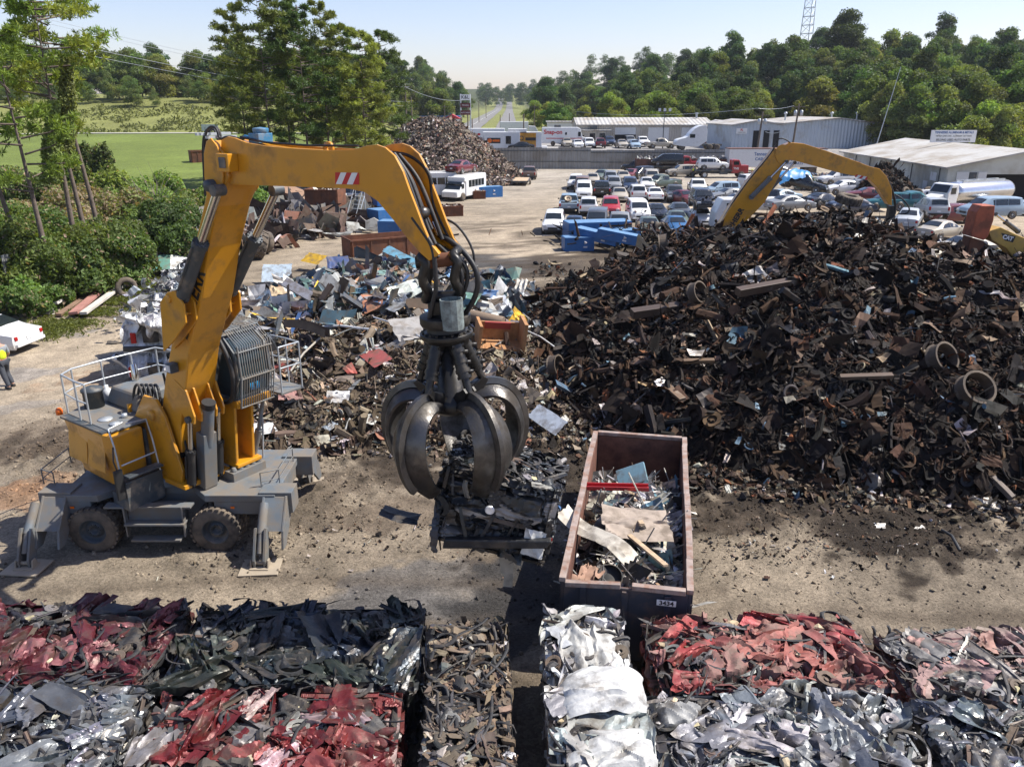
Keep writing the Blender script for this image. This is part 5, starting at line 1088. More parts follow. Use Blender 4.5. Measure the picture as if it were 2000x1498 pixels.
mb = MB(); mb.box((0, 0, 0), (1.5, .16, .03), col=(.42, .03, .035, .4)); mb.box((0, .08, .05), (1.5, .02, .1), col=(.42, .03, .035, .4)); mb.box((0, -.08, .05), (1.5, .02, .1), col=(.42, .03, .035, .4))
item('steel_channel', 'red painted steel channel lying across the container load', 'steel channel', mb, M['plain'], kw(-.42, .5, 1.6), (R(8), R(-2), crz + R(4)), bevel=.004)
mb = MB(); v, f = crumple(30, 8, 6, .10, .03, 201); v = v * np.array((2.3, .42, .5)); v[:, 2] += .22 * np.sin(v[:, 0] * 2.2); mb.add(v, f, (.5, .46, .39, .6)); item('bent_gutter', 'cream bent gutter panel hanging over the container\'s left rim', 'metal panel', mb, M['trash'], kw(-.75, -1.75, 1.62), (R(12), R(12), crz + R(-42)), 30)
mb = MB(); v, f = crumple(24, 22, 7, .16, .05, 203); v = v * np.array((1.5, 1.1, .7)); mb.add(v, f, (.33, .27, .22, .8)); item('cardboard_sheet', 'large tan creased sheet in the middle of the container', 'sheet', mb, M['trash'], kw(.1, -1.15, 1.62), (R(14), R(6), crz + R(10)), 30)
for i, (x, y, z, a, l_, tl) in enumerate([(.35, -2.2, 1.62, 118, 1.7, 8), (.1, -.6, 1.5, 100, 1.6, 16), (-.05, .4, 1.55, 75, 1.1, 30)]):
    mb = MB(); mb.box((0, 0, 0), (l_, .11, .05)); item('wooden_board', ['long wooden board near the front end of the container load', 'dark narrow board standing out of the container load', 'short pale board poking up by the red channel'][i], 'board', mb, M['wood'], kw(x, y, z), (0, R(tl), crz + R(a)), bevel=.004, group='boards in the container')
mb = MB(); mb.box((0, 0, 0), (.75, .55, .08), col=(.2, .33, .38, .4)); item('blue_sheet', 'small pale blue panel leaning in the container', 'metal panel', mb, M['trash'], kw(-.1, 1.35, 1.55), (R(35), R(-25), crz), bevel=.01)
mb = MB(); v, f = crumple(14, 14, 6, .3, .1, 207); v = v * np.array((.6, .85, .9)); mb.add(v, f, (.33, .2, .14, .9)); v2 = v.copy(); v2[:, 2] -= .28; mb.add(v2 * np.array((.9, .9, 1)), f, (.24, .15, .1, .9)); item('cardboard_box', 'crumpled brown box in the container\'s near left corner', 'box', mb, M['trash'], kw(-.85, -3.0, 1.3), (R(10), R(-12), crz + R(-30)), 35)
mb = MB(); mb.lathe([(.0, .02), (.1, .02), (.24, -.03), (.27, .03), (.27, .12), (.24, .14)], (0, 0, 0), 'z', 20, col=(.03, .03, .03, .7)); item('wheel_hub', 'small black wheel lying at the near end of the container load', 'wheel', mb, M['trash'], kw(-.35, -2.8, 1.22), (R(35), 0, 0))
# ================================================================== vehicles
RNG = np.random.default_rng(321)
KIND = {  # stations: x, z low, z belt, z top, half width at belt, half width at top
 'sedan': dict(L=4.7, W=.9, st=[(-2.33, .42, .62, .68, .78, .7), (-2.28, .26, .84, .90, .86, .74), (-1.55, .24, .93, 1.03, .9, .74), (-.80, .24, .93, 1.38, .9, .60), (-.2, .24, .93, 1.44, .9, .60), (.35, .24, .92, 1.39, .9, .59), (1.10, .24, .90, .99, .9, .74), (1.95, .24, .78, .86, .88, .74), (2.27, .26, .64, .72, .8, .68), (2.33, .4, .52, .56, .72, .6)], gl=(2, 6), w=(-1.38, 1.42), r=.32),
 'suv': dict(L=4.6, W=.92, st=[(-2.26, .45, .85, .95, .82, .72), (-2.2, .30, 1.02, 1.12, .9, .74), (-1.95, .28, 1.05, 1.66, .92, .68), (-1.0, .28, 1.05, 1.72, .92, .70), (.2, .28, 1.04, 1.68, .92, .69), (.45, .28, 1.03, 1.62, .92, .68), (1.12, .28, 1.0, 1.10, .92, .78), (1.95, .28, .94, 1.02, .9, .78), (2.22, .32, .78, .86, .82, .7), (2.28, .45, .6, .66, .74, .64)], gl=(1, 6), w=(-1.36, 1.38), r=.36),
 'van': dict(L=5.0, W=.97, st=[(-2.5, .42, .9, 1.0, .88, .8), (-2.46, .28, 1.08, 1.3, .95, .82), (-2.3, .26, 1.1, 1.74, .97, .78), (-1.0, .26, 1.1, 1.8, .97, .79), (.5, .26, 1.08, 1.77, .97, .77), (.85, .26, 1.06, 1.68, .97, .75), (1.65, .26, 1.02, 1.12, .96, .8), (2.25, .27, .88, .96, .9, .76), (2.46, .32, .7, .78, .82, .7), (2.5, .42, .56, .6, .74, .64)], gl=(1, 6), w=(-1.5, 1.52), r=.34),
 'pickup': dict(L=5.4, W=.98, st=[(-2.72, .5, .98, 1.0, .94, .92), (-2.68, .42, 1.02, 1.04, .97, .95), (-.72, .34, 1.05, 1.08, .98, .95), (-.66, .34, 1.06, 1.62, .98, .76), (-.1, .32, 1.06, 1.76, .98, .74), (.4, .32, 1.05, 1.72, .98, .73), (.62, .32, 1.04, 1.62, .98, .72), (1.2, .32, 1.02, 1.14, .98, .82), (2.45, .34, .98, 1.06, .96, .82), (2.66, .38, .8, .86, .92, .8), (2.72, .5, .62, .66, .86, .76)], gl=(2, 7), w=(-1.65, 1.7), r=.4)}
def car(kind, paint, name, label, cat=None):
    k = KIND[kind]; st = k['st']; T = thing(name, label, cat or {'sedan': 'car', 'suv': 'suv', 'van': 'minivan', 'pickup': 'pickup truck'}[kind])
    def ring(s):
        x, zl, zb, zt, wb, wt = s; zm = zl + (zb - zl) * .55
        h = [(wb * .9, zl), (wb * 1.0, zl + .12), (wb * 1.03, zm), (wb, zb), (wt, zt - .03), (wt * .9, zt + .01), (0, zt + .035)]
        return [(x, y, z) for y, z in h] + [(x, -y, z) for y, z in h[-2::-1]]
    P = np.array([ring(s) for s in st]); mb = MB(); mb.grid(P[:, ::-1], smooth=True)
    mb.add(P[0], [tuple(range(13))], smooth=False); mb.add(P[-1], [tuple(range(13))[::-1]]); 
    body = sharp(mb.build('body', paint, T), 38)
    g = MB(); a, b = k['gl']; e = .014
    def at(i, j): return P[i][j]
    for i in range(a, b):                       # windscreen, rear window
        z0, z1 = st[i][3], st[i + 1][3]
        if abs(z1 - z0) > .3:
            lo, hi = (i, i + 1) if z0 < z1 else (i + 1, i)
            A, B, C, D = P[lo][5] * 1, P[lo][7] * 1, P[hi][7] * 1, P[hi][5] * 1; m1, m2 = P[lo][6] * 1, P[hi][6] * 1
            A, B, m1 = A * .86 + D * .14, B * .86 + C * .14, m1 * .86 + m2 * .14; C, D, m2 = C * .9 + B * .1, D * .9 + A * .1, m2 * .9 + m1 * .1
            n = np.cross(B - A, D - A); n /= np.linalg.norm(n); n *= 1 if n[2] > 0 else -1
            g.add(np.array([A, m1, m2, D]) + n * .025, [(0, 1, 2, 3)]); g.add(np.array([m1, B, C, m2]) + n * .025, [(0, 1, 2, 3)])
    xs0, xs1 = st[a][0] + (.35 if kind != 'pickup' else .12), st[b][0] - .25
    def li(x, c): return float(np.interp(x, [s[0] for s in st], [s[c] for s in st]))
    cuts = np.linspace(xs0, xs1, 4 if kind in ('suv', 'van') else 3)
    for s in (-1, 1):
        for c0, c1 in zip(cuts[:-1], cuts[1:]):
            Q = []
            for x, up in ((c0 + .03, 0), (c1 - .03, 0), (c1 - .03, 1), (c0 + .03, 1)):
                zb, zt, wb, wt = li(x, 2), li(x, 3), li(x, 4), li(x, 5); t = .12 if not up else .84
                if zt - zb < .2: t = .12 if not up else .5
                Q.append((x, s * (wb + (wt - wb) * t + .016), zb + (zt - .03 - zb) * t))
            g.add(Q, [(0, 1, 2, 3)])
    g.build('window', M['glass'], T)
    for s in (-1, 1):
        for x in k['w']:
            w = MB(); w.lathe([(0, 0), (k['r'] + .07, 0), (k['r'] + .07, s * .015), (0, s * .015)], (x, s * (k['W'] + .008), k['r'] + .02), 'y', 20)
            w.build('wheel_arch', M['black'], T)
            w = MB(); r = k['r']; y1 = s * (k['W'] + .05); y0 = s * (k['W'] - .2); w.lathe([(0, y0), (r, y0), (r, y1 - s * .03), (r * .9, y1), (r * .62, y1), (r * .6, y1 - s * .02)], (x, 0, r), 'y', 20); wo_ = w.build('wheel', M['tyre'], T)
            w = MB(); w.lathe([(r * .62, y1 - s * .01), (r * .5, y1 - s * .05), (r * .2, y1 - s * .02), (0, y1 - s * .01)], (x, 0, r), 'y', 16); w.build('rim', M['rail'], wo_)
    L2 = k['L'] / 2
    for s in (-1, 1):
        zf = st[-2][3] - .08; m = MB(); m.box((st[-2][0] - .02, s * (st[-2][4] - .16), zf - .02), (.2, .34, .17)); m.build('headlight', M['lamp'], T, bevel=.02)
        zr = st[1][2] - .12; m = MB(); m.box((st[0][0] + .04, s * (st[0][4] - .06), zr), (.14, .16, .3 if kind != 'sedan' else .16)); m.build('tail_light', M['redlens'], T, bevel=.02)
        m = MB(); m.box((1.05 if kind != 'van' else 1.35, s * (k['W'] + .1), li(.9, 2) + .08), (.1, .18, .13)); m.build('side_mirror', M['black'], T, bevel=.03)
    m = MB(); m.box((st[-1][0] + .0, 0, st[-1][1] + .12), (.06, st[-1][4] * 1.1, .16)); m.build('grille', M['black'], T)
    m = MB(); m.box((st[0][0] - .02, 0, st[0][1] + .22), (.03, .3, .13)); m.build('licence_plate', M['white'], T)
    for f_ in (0, 1):
        m = MB(); q = st[-1] if f_ else st[0]; m.box((q[0] + (.03 if f_ else -.03), 0, q[1] + (-.04 if f_ else .02)), (.14, q[4] * 2.05, .14)); m.build('bumper', M['black'] if kind in ('pickup', 'suv') else paint, T, bevel=.03)
    if kind == 'pickup':
        m = MB(); m.box((-1.7, 0, 1.075), (1.78, 1.6, .02)); m.build('cargo_bed', M['black'], T)
    return T
PAINT = {n: mat(n + '_car_paint', c, r, vary=.04, dirt=(.30, .26, .21), dirt_amt=.12, dirt_scale=4, coat=.5) for n, c, r in [
 ('white', (.68, .68, .67), .35), ('silver', (.42, .44, .45), .3), ('dkblue', (.02, .035, .07), .3), ('dkgrey', (.06, .065, .07), .3), ('black', (.012, .013, .014), .25), ('red', (.33, .02, .025), .3),
 ('maroon', (.13, .02, .025), .35), ('beige', (.38, .34, .27), .35), ('blue', (.03, .11, .25), .35), ('green', (.09, .12, .10), .4), ('teal', (.02, .12, .14), .35), ('ltblue', (.27, .36, .44), .3), ('brown', (.15, .095, .07), .4), ('grey', (.2, .21, .22), .35)]}
PROTO = {}
used = set()
def place(kind, colr, px, row, rz, label, z=0.0, dz=0.0, group='cars parked in the salvage yard', rot=None, pos=None, scale=1.0):
    p = Vector(pos) if pos is not None else gp(px, row, z); zz = float(TZ(p.x, p.y)) if (z == 0 and pos is None) else p.z
    loc = (p.x, p.y, zz + dz); r = rot if rot else (0, 0, R(rz))
    nm = {'sedan': 'parked_sedan', 'suv': 'parked_suv', 'van': 'parked_minivan', 'pickup': 'pickup_truck'}[kind]
    if kind not in PROTO:
        T = car(kind, PAINT['white'], nm, label); PROTO[kind] = T
    if kind not in used:
        used.add(kind); T = PROTO[kind]; T.location = loc; T.rotation_euler = r; T['group'] = group; T['label'] = label; T.scale = (scale,) * 3
        for ch in T.children:
            for sl in ch.material_slots:
                if sl.material == PAINT['white'] and colr != 'white': sl.link = 'OBJECT'; sl.material = PAINT[colr]
        MAT[T.name] = Matrix.LocRotScale(Vector(loc), T.rotation_euler, Vector((scale,) * 3)); return T
    T = dup(PROTO[kind], loc, None, label, group, scale=scale, rot=r, mats=None)
    for ch in T.children:
        for sl in ch.material_slots:
            if (sl.link == 'OBJECT' or sl.material == PAINT['white']) and ch.name.split('.')[0] in ('body', 'bumper') and sl.material != M['black']: sl.link = 'OBJECT'; sl.material = PAINT[colr]
    return T
place('suv', 'white', 1082, 452, -96, 'clean white suv parked nearest the lane, front to the camera')
place('sedan', 'dkblue', 1121, 456, -98, 'dark blue sedan between the white suv and a grey van')
place('van', 'dkgrey', 1166, 450, -99, 'dark grey minivan with roof rails, third from the lane in the front row')
place('pickup', 'grey', 1209, 455, -97, 'grey pickup truck partly hidden by the blue boxes')
place('sedan', 'green', 1266, 458, -92, 'faded green sedan behind the heap of axles and tyres')
place('sedan', 'blue', 1318, 456, -90, 'blue sedan roof just above the dark heap')
place('sedan', 'green', 1320, 444, -92, 'pale green sedan behind the blue one')
B1 = place('pickup', 'ltblue', 1111, 412, 86, 'light blue pickup, tailgate to the camera, a spare wheel in its bed')
m = MB(); tv, tf = T_RIM[0]; m.add(tv * .7, tf, (.45, .35, .25, .6)); w_ = m.build('spare_wheel', M['trash']); tag(w_, 'tan wheel lying in the bed of the light blue pickup', 'wheel'); w_.location = MAT[B1.name] @ Vector((-1.7, .1, 1.35)); w_.rotation_euler = (R(40), 0, 0)
place('suv', 'white', 1149, 418, 84, 'white suv seen from behind, between blue pickup and red suv')
place('suv', 'red', 1192, 420, -96, 'faded red suv in the second row')
WV = place('van', 'white', 1245, 428, -92, 'white van stripped of its hood, engine showing, in the second row')
place('sedan', 'black', 1281, 428, -91, 'black sedan, front to the camera, right of the stripped white van')
place('sedan', 'dkgrey', 1326, 426, -91, 'dark grey sedan with dusty windscreen in the second row')
WC = place('sedan', 'white', 1368, 438, -91, 'white sedan with its hood up carrying a burnt black wreck')
WB = place('suv', 'black', 1368, 438, -93, 'black wrecked suv stacked on the roof of a white sedan', dz=1.42)
place('van', 'white', 1140, 385, -95, 'white minivan with smashed front bumper in the third row')
place('pickup', 'black', 1174, 382, 86, 'black pickup seen from behind in the third row')
place('sedan', 'beige', 1209, 392, -94, 'pale sedan, front to the camera, right of the black pickup')
place('suv', 'white', 1243, 390, 88, 'white suv with dark rear window in the third row')
place('sedan', 'white', 1277, 391, 86, 'white sedan seen from behind in the third row')
place('pickup', 'dkgrey', 1316, 392, -94, 'dark pickup truck with crumpled hood beside the white sedans')
place('sedan', 'maroon', 1334, 398, -70, 'rusty red sedan half hidden below the white pickup')
place('suv', 'white', 1124, 368, -99, 'white suv, leftmost of the fourth row')
place('van', 'brown', 1137, 374, -95, 'brown van roof just behind the smashed white minivan')
place('sedan', 'beige', 1158, 360, -97, 'dusty beige sedan in the fourth row')
place('sedan', 'green', 1175, 352, -115, 'dark green sedan turned sideways in the last row')
place('suv', 'grey', 1192, 360, -94, 'grey suv with dusty windscreen in the fourth row')
place('suv', 'grey', 1198, 372, -92, 'small grey suv right behind the beige sedan')
place('suv', 'dkblue', 1230, 374, -94, 'navy suv in the fourth row')
place('sedan', 'beige', 1217, 355, -94, 'sand coloured sedan in the last row')
place('sedan', 'maroon', 1233, 350, -120, 'dull red sedan turned sideways in the last row')
place('sedan', 'white', 1262, 369, -94, 'white sedan behind two white cars in the fourth row')
place('suv', 'black', 1251, 349, -140, 'black suv parked askew in the last row')
place('van', 'beige', 1272, 358, -95, 'dusty tan van right of the black suv')
place('pickup', 'green', 1290, 368, -150, 'dark green pickup parked askew behind the white sedans')
place('pickup', 'white', 1361, 378, -97, 'white pickup truck right of the yard rows')
place('suv', 'ltblue', 1406, 384, 195, 'pale blue suv seen from its side by the yellow boom')
place('sedan', 'grey', 1424, 393, 193, 'grey green sedan in front of the pale blue suv')
place('sedan', 'white', 1441, 405, 190, 'white coupe nearest the yellow boom')
place('suv', 'black', 1241, 335, 170, 'black suv parked side on by the far rusty bin')
place('suv', 'beige', 1331, 345, 188, 'tan suv side on in front of the tow truck')
place('suv', 'dkgrey', 990, 319, 176, 'dark boxy suv parked against the corrugated fence')
place('sedan', 'black', 1018, 326, 177, 'black old sedan next to the blue portable shed')
place('van', 'maroon', 953, 308, 170, 'maroon minivan against the fence behind the shredded pile')
place('sedan', 'white', 948, 317, 170, 'white sedan half hidden by the shredded pile')
# customers' cars on the raised lot behind the fence
for i, (kd, cl, px, row, rz, lb) in enumerate([('sedan', 'beige', 1107, 286, -88, 'cream sedan on the far lot beside the white step van'), ('sedan', 'white', 1128, 289, -88, 'white sedan with green tinted screen on the far lot'), ('suv', 'white', 1150, 289, -88, 'white suv in front of the cream warehouse office'),
    ('suv', 'maroon', 1170, 289, 92, 'dark red suv with a spare wheel on its back, far lot'), ('pickup', 'white', 1166, 280, -88, 'white pickup behind the dark red suv'), ('suv', 'dkblue', 1190, 285, -88, 'dark suv left of the open warehouse door'), ('pickup', 'red', 1210, 279, -88, 'red pickup before the open dark warehouse door'),
    ('sedan', 'beige', 1214, 289, -88, 'beige sedan in front of the red pickup'), ('suv', 'grey', 1230, 284, -88, 'grey suv right of the open warehouse door'), ('sedan', 'ltblue', 1238, 290, -88, 'light blue sedan on the far lot'), ('pickup', 'white', 1254, 286, -88, 'white pickup before the closed cream doors'), ('pickup', 'beige', 1290, 290, 5, 'pale pickup side on near the light mast')]):
    p = gp(px, row, 2.75); place(kd, cl, 0, 0, rz, lb, pos=(p.x, p.y, 2.75), group='cars on the raised lot')
# cars behind the dark heap, some piled on others
for kd, cl, px, row, rot, dz, lb in [
    ('pickup', 'black', 1560, 402, (R(-6), R(10), R(-32)), 1.6, 'black pickup tipped on the wrecks, blue tarp over its cab'), ('sedan', 'white', 1500, 418, (0, 0, R(160)), .2, 'white car under the tarped black pickup'), ('sedan', 'ltblue', 1523, 396, (0, 0, R(200)), 0, 'pale blue sedan half hidden by the boom'),
    ('suv', 'white', 1632, 376, (0, 0, R(190)), .9, 'white wagon with open front behind the wrecks'), ('sedan', 'white', 1646, 392, (0, R(3), R(185)), .8, 'white sedan between the white wagon and the red car'), ('sedan', 'grey', 1672, 392, (0, 0, R(170)), .9, 'silver grey sedan behind the red car'),
    ('sedan', 'maroon', 1692, 412, (0, R(-4), R(175)), .9, 'dark red sedan stacked behind the big truck tyre'), ('suv', 'teal', 1728, 424, (R(3), 0, R(178)), .6, 'dark teal wreck under the end of the second boom'), ('pickup', 'teal', 1775, 424, (0, 0, R(5)), .7, 'teal pickup bed beyond the hanging hoses'),
    ('suv', 'white', 1805, 402, (0, 0, R(165)), 0, 'white wagon with no glass in front of the tyre wall'), ('suv', 'silver', 1812, 444, (0, R(2), R(80)), .9, 'silver suv seen from behind with a spare wheel cover'), ('sedan', 'silver', 1770, 462, (0, R(-3), R(60)), .9, 'silver sedan tail below the teal pickup'),
    ('sedan', 'beige', 1835, 470, (0, 0, R(30)), .2, 'pale sedan wheel and sill in the wrecks'), ('van', 'ltblue', 1925, 448, (0, 0, R(188)), 1.0, 'blue grey minivan at the right edge behind the orange arm'), ('sedan', 'beige', 1880, 500, (0, 0, R(185)), .0, 'dull tan sedan wreck behind the orange arm'),
    ('sedan', 'dkblue', 1560, 352, (0, 0, R(175)), 0, 'dark blue sedan beyond the concrete blocks'), ('sedan', 'white', 1520, 345, (0, 0, R(185)), 0, 'white sedan beyond the second boom cylinders'), ('sedan', 'silver', 1515, 335, (0, 0, R(10)), .9, 'silver sedan above the white one beyond the cylinders'),
    ('suv', 'dkgrey', 1478, 402, (0, 0, R(185)), 0, 'dark suv roof just left of the arm cylinders'), ('sedan', 'green', 1590, 372, (0, 0, R(170)), 0, 'green grey sedan beyond the blue tarpaulin'), ('van', 'white', 1478, 368, (0, 0, R(20)), 0, 'white van beyond the second boom, left side'), ('sedan', 'black', 1602, 418, (0, R(5), R(30)), .6, 'black sedan wreck left of the huge tyre'), ('sedan', 'dkgrey', 1700, 378, (0, 0, R(160)), 0, 'dark grey sedan before the low block wall'), ('suv', 'maroon', 1850, 436, (0, 0, R(190)), 0, 'maroon suv wreck in front of the tanker'), ('sedan', 'grey', 1540, 425, (0, 0, R(15)), .7, 'grey coupe wreck below the tarped pickup'), ('sedan', 'dkblue', 1660, 425, (0, R(-5), R(190)), .5, 'navy sedan wreck under the huge tyre'),
    ('sedan', 'ltblue', 1990, 420, (0, 0, R(170)), 0, 'blue car roof at the right edge beside the tanker')]:
    p = gp(px, row, 0); place(kd, cl, px, row, 0, lb, dz=dz, rot=rot, pos=(p.x, p.y, 0), group='wrecks behind the dark heap')
M['tarp'] = mat('blue_tarpaulin', (.03, .20, .45), .45, vary=.15)
v, f = crumple(40, 30, 10, .12, .05, 401); mb = MB(); v = v * np.array((4.4, 2.6, 1.6)); v[:, 2] -= .5 * (np.abs(v[:, 0]) / 2.2) ** 3 + .9 * (np.abs(v[:, 1]) / 1.3) ** 3; mb.add(v, f, smooth=True); o = mb.build('tarpaulin', M['tarp']); tag(o, 'crumpled blue tarpaulin draped over the wrecked black pickup', 'tarpaulin'); p = gp(1538, 402, 0); o.location = (p.x, p.y + .1, 3.7); o.rotation_euler = (0, R(-4), R(10))
# engine bays of the stripped cars
for W_, x, z, n_ in ((WV, 1.9, .95, 60), (WB, 1.6, 1.0, 60), (B1, -1.7, 1.12, 0)):
    if not n_: continue
    mb = MB(); P = np.c_[RNG.uniform(x - .6, x + .5, n_), RNG.uniform(-.7, .7, n_), RNG.uniform(z - .25, z + .12, n_)]; sprinkle(mb, T_CHUNK + T_PLATE, P, np.tile([0., 0, 1.], (n_, 1)), (.15, .4), ASP['chunk'], DARK, .6)
    mb.build('engine_bay', M['scrap'], W_)
# tow truck and car carrier
def boxtruck(name, label, cat, loc, rz, cabcol, bed, L_=8.2, group=None):
    T = thing(name, label, cat, loc, rz, group); mb = MB(); mb.box((3.35, 0, 1.25), (1.1, 2.0, 1.1)); mb.prism([(1.5, .7), (2.85, .7), (2.85, 1.75), (2.5, 2.55), (1.6, 2.6), (1.5, 2.5)], -1.0, 1.0); mb.build('cab', PAINT[cabcol], T, bevel=.06)
    mb = MB(); mb.add([(2.88, -.8, 1.8), (2.88, .8, 1.8), (2.56, .75, 2.45), (2.56, -.75, 2.45)], [(0, 1, 2, 3)]); mb.box((2.1, 0, 2.1), (.75, 2.03, .5)); mb.build('window', M['glass'], T)
    mb = MB(); mb.box((-1.2, 0, 1.05), (L_ * .68, 2.35, .16)); mb.box((-1.0, 0, .75), (L_ * .7, .8, .3)); mb.box((.3, -1.1, .72), (1.2, .1, .4)); mb.build('flat_bed', M['dgrey'], T)
    for x in (2.9, -2.4):
        for s in (-1, 1):
            mb = MB(); mb.lathe([(0, s * .9), (.46, s * .9), (.46, s * 1.15), (.3, s * 1.17), (.28, s * 1.1)], (x, 0, .46), 'y', 20); w = mb.build('wheel', M['tyre'], T); mb = MB(); mb.lathe([(.28, s * 1.14), (.1, s * 1.1), (0, s * 1.16)], (x, 0, .46), 'y', 14); mb.build('rim', M['rail'], w)
    for s in (-1, 1): mb = MB(); mb.box((3.92, s * .75, 1.1), (.06, .3, .25)); mb.build('headlight', M['lamp'], T)
    return T
p = gp(1405, 347, 0); t1 = boxtruck('tow_truck', 'red tow truck carrying a white suv on its flat bed', 'tow truck', (p.x, p.y, 0), R(-2), 'red', 1)
text('TNS', .42, (2.1, -1.02, 1.35), (R(90), 0, 0), M['white'], t1, bold=.01)
place('suv', 'white', 0, 0, 0, 'white suv riding on the flat bed of the red tow truck', pos=(p.x - 1.2, p.y, 1.13), rot=(0, 0, R(-2)), group='cars on the carriers')
p = gp(1318, 338, 0); t2 = boxtruck('car_carrier', 'long car carrier with a red cab behind the tan suv', 'truck', (p.x - .5, p.y, 0), R(-3), 'red', 1)
place('van', 'black', 0, 0, 0, 'black minivan on the carrier with the red cab', pos=(p.x - 1.3, p.y, 1.13), rot=(0, 0, R(176)), group='cars on the carriers')
p = gp(1500, 340, 0); t3 = boxtruck('flat_bed_truck', 'dark flat bed truck with a white convertible on top in front of the lettered trailer', 'truck', (p.x, p.y + 6, 0), R(0), 'black', 1); place('sedan', 'white', 0, 0, 0, 'white convertible on the dark flat bed before the lettered trailer', pos=(p.x - 1.0, p.y + 6, 1.13), rot=(0, 0, R(2)), group='cars on the carriers')
# brown pickup with low trailer on the lane
place('pickup', 'brown', 1034, 349, 86, 'brown pickup seen from behind towing a low wooden trailer', group='vehicles on the lane')
p = gp(1018, 360, 0); T = thing('car_trailer', 'low flat trailer with wooden deck behind the brown pickup', 'trailer', (p.x, p.y, 0), R(86)); mb = MB(); mb.box((0, 0, .62), (5.2, 2.0, .1)); mb.build('deck', M['wood'], T); mb = MB(); mb.box((0, 1.05, .6), (5.3, .1, .2)); mb.box((0, -1.05, .6), (5.3, .1, .2)); mb.box((-2.65, 0, .55), (.1, 2.2, .22)); mb.tube([(2.6, 0, .55), (4.2, 0, .55)], .07, 8); mb.build('trailer_frame', M['dgrey'], T)
for s in (-1, 1):
    for x in (-.5, .4): mb = MB(); mb.lathe([(0, s * 1.12), (.35, s * 1.12), (.35, s * 1.3), (.2, s * 1.32), (0, s * 1.3)], (x, 0, .36), 'y', 18); mb.build('wheel', M['tyre'], T)
# buses
def bus(name, label, loc, rz, L_, W_, H_, short=False):
    T = thing(name, label, 'bus', loc, rz); mb = MB()
    if short: mb.prism([(-L_ / 2, .45), (L_ / 2 - 1.3, .45), (L_ / 2 - 1.3, 2.0), (L_ / 2 - .95, 2.1), (L_ / 2 - 1.0, H_ - .25), (L_ / 2 - 1.4, H_), (-L_ / 2 + .15, H_), (-L_ / 2, H_ - .15)], -W_ / 2, W_ / 2); mb.prism([(L_ / 2 - 1.35, .45), (L_ / 2 + .5, .45), (L_ / 2 + .5, 1.05), (L_ / 2 - .1, 1.25), (L_ / 2 - .9, 2.08), (L_ / 2 - 1.35, 2.1)], -W_ / 2 + .12, W_ / 2 - .12)
    else: mb.prism([(-L_ / 2, .45), (L_ / 2, .45), (L_ / 2, H_ - .3), (L_ / 2 - .3, H_), (-L_ / 2 + .2, H_), (-L_ / 2, H_ - .2)], -W_ / 2, W_ / 2)
    mb.build('body', PAINT['white'], T, bevel=.08); mb = MB(); n = 5 if short else 7
    for s in (-1, 1):
        for k in range(n):
            a = -L_ / 2 + .4 + k * (L_ - 2.4) / n; mb.box((a + .5, s * (W_ / 2 + .004), H_ - .95), ((L_ - 2.4) / n * .88, .02, .75))
    if short: mb.add([(L_ / 2 - .12, -1., 1.28), (L_ / 2 - .12, 1., 1.28), (L_ / 2 - .86, .9, 2.06), (L_ / 2 - .86, -.9, 2.06)], [(0, 1, 2, 3)]); mb.box((L_ / 2 - .75, 0, 1.6), (.55, W_ - .2, .5))
    else: mb.box((L_ / 2 + .004, 0, 1.9), (.02, W_ * .85, 1.2))
    mb.box((-L_ / 2 - .004, 0, H_ - .9), (.02, W_ * .5, .7)); mb.build('window', M['glass'], T)
    for x in (-L_ / 2 + 1.8, L_ / 2 - (.7 if short else 2.2)):
        for s in (-1, 1): mb = MB(); mb.lathe([(0, s * (W_ / 2 - .3)), (.46, s * (W_ / 2 - .3)), (.46, s * (W_ / 2 - .03)), (.3, s * W_ / 2), (0, s * (W_ / 2 - .05))], (x, 0, .46), 'y', 20); mb.build('wheel', M['tyre'], T)
    for s in (-1, 1): mb = MB(); mb.box((L_ / 2 + (.52 if short else .02), s * .8, .85), (.05, .28, .22)); mb.build('headlight', M['lamp'], T)
    return T
p = gp(905, 392, 0); bus('shuttle_bus', 'white shuttle bus with cutaway nose, a red car sitting on its roof', (p.x + .1, p.y + 2, 0), R(-117), 6.0, 2.3, 2.75, True)
place('sedan', 'maroon', 0, 0, 0, 'dull red sedan lying on the roof of the white shuttle bus', pos=(p.x - .3, p.y + 3.2, 2.78), rot=(0, 0, R(63)), group='stacked cars')
p = gp(836, 395, 0); bus('white_bus', 'grey white bus with dark windows left of the shuttle bus', (p.x - 1.5, p.y + 3.2, 0), R(-170), 9.0, 2.4, 3.0)
# step van and semi tractor on the raised lot
p = gp(1102, 286, 2.75); T = thing('step_van', 'white tool van with red slanted lettering on the raised lot', 'van', (p.x, p.y + 2, 2.75), R(-3)); mb = MB(); mb.prism([(-4.1, .5), (2.6, .5), (2.6, 3.3), (-4.1, 3.3)], -1.2, 1.2); mb.prism([(2.55, .5), (4.1, .5), (4.1, 1.45), (3.5, 1.6), (3.0, 3.1), (2.55, 3.28)], -1.1, 1.1); mb.build('body', PAINT['white'], T, bevel=.06)
mb = MB(); mb.box((0, -1.205, 1.35), (6.6, .02, .14)); mb.build('red_stripe', M['red'], T); mb = MB(); mb.box((2.9, -1.11, 2.1), (.5, .02, .8)); mb.box((.4, -1.21, 2.2), (.35, .02, .45)); mb.build('window', M['glass'], T); text('Snap-on', 1.05, (-2.0, -1.22, 2.45), (R(90), 0, 0), M['red'], T, bold=.03)
for x in (-2.0, 3.2): mb = MB(); mb.lathe([(0, -1.0), (.45, -1.0), (.45, -1.24), (.25, -1.26), (0, -1.2)], (x, 0, .45), 'y', 18); mb.build('wheel', M['tyre'], T)
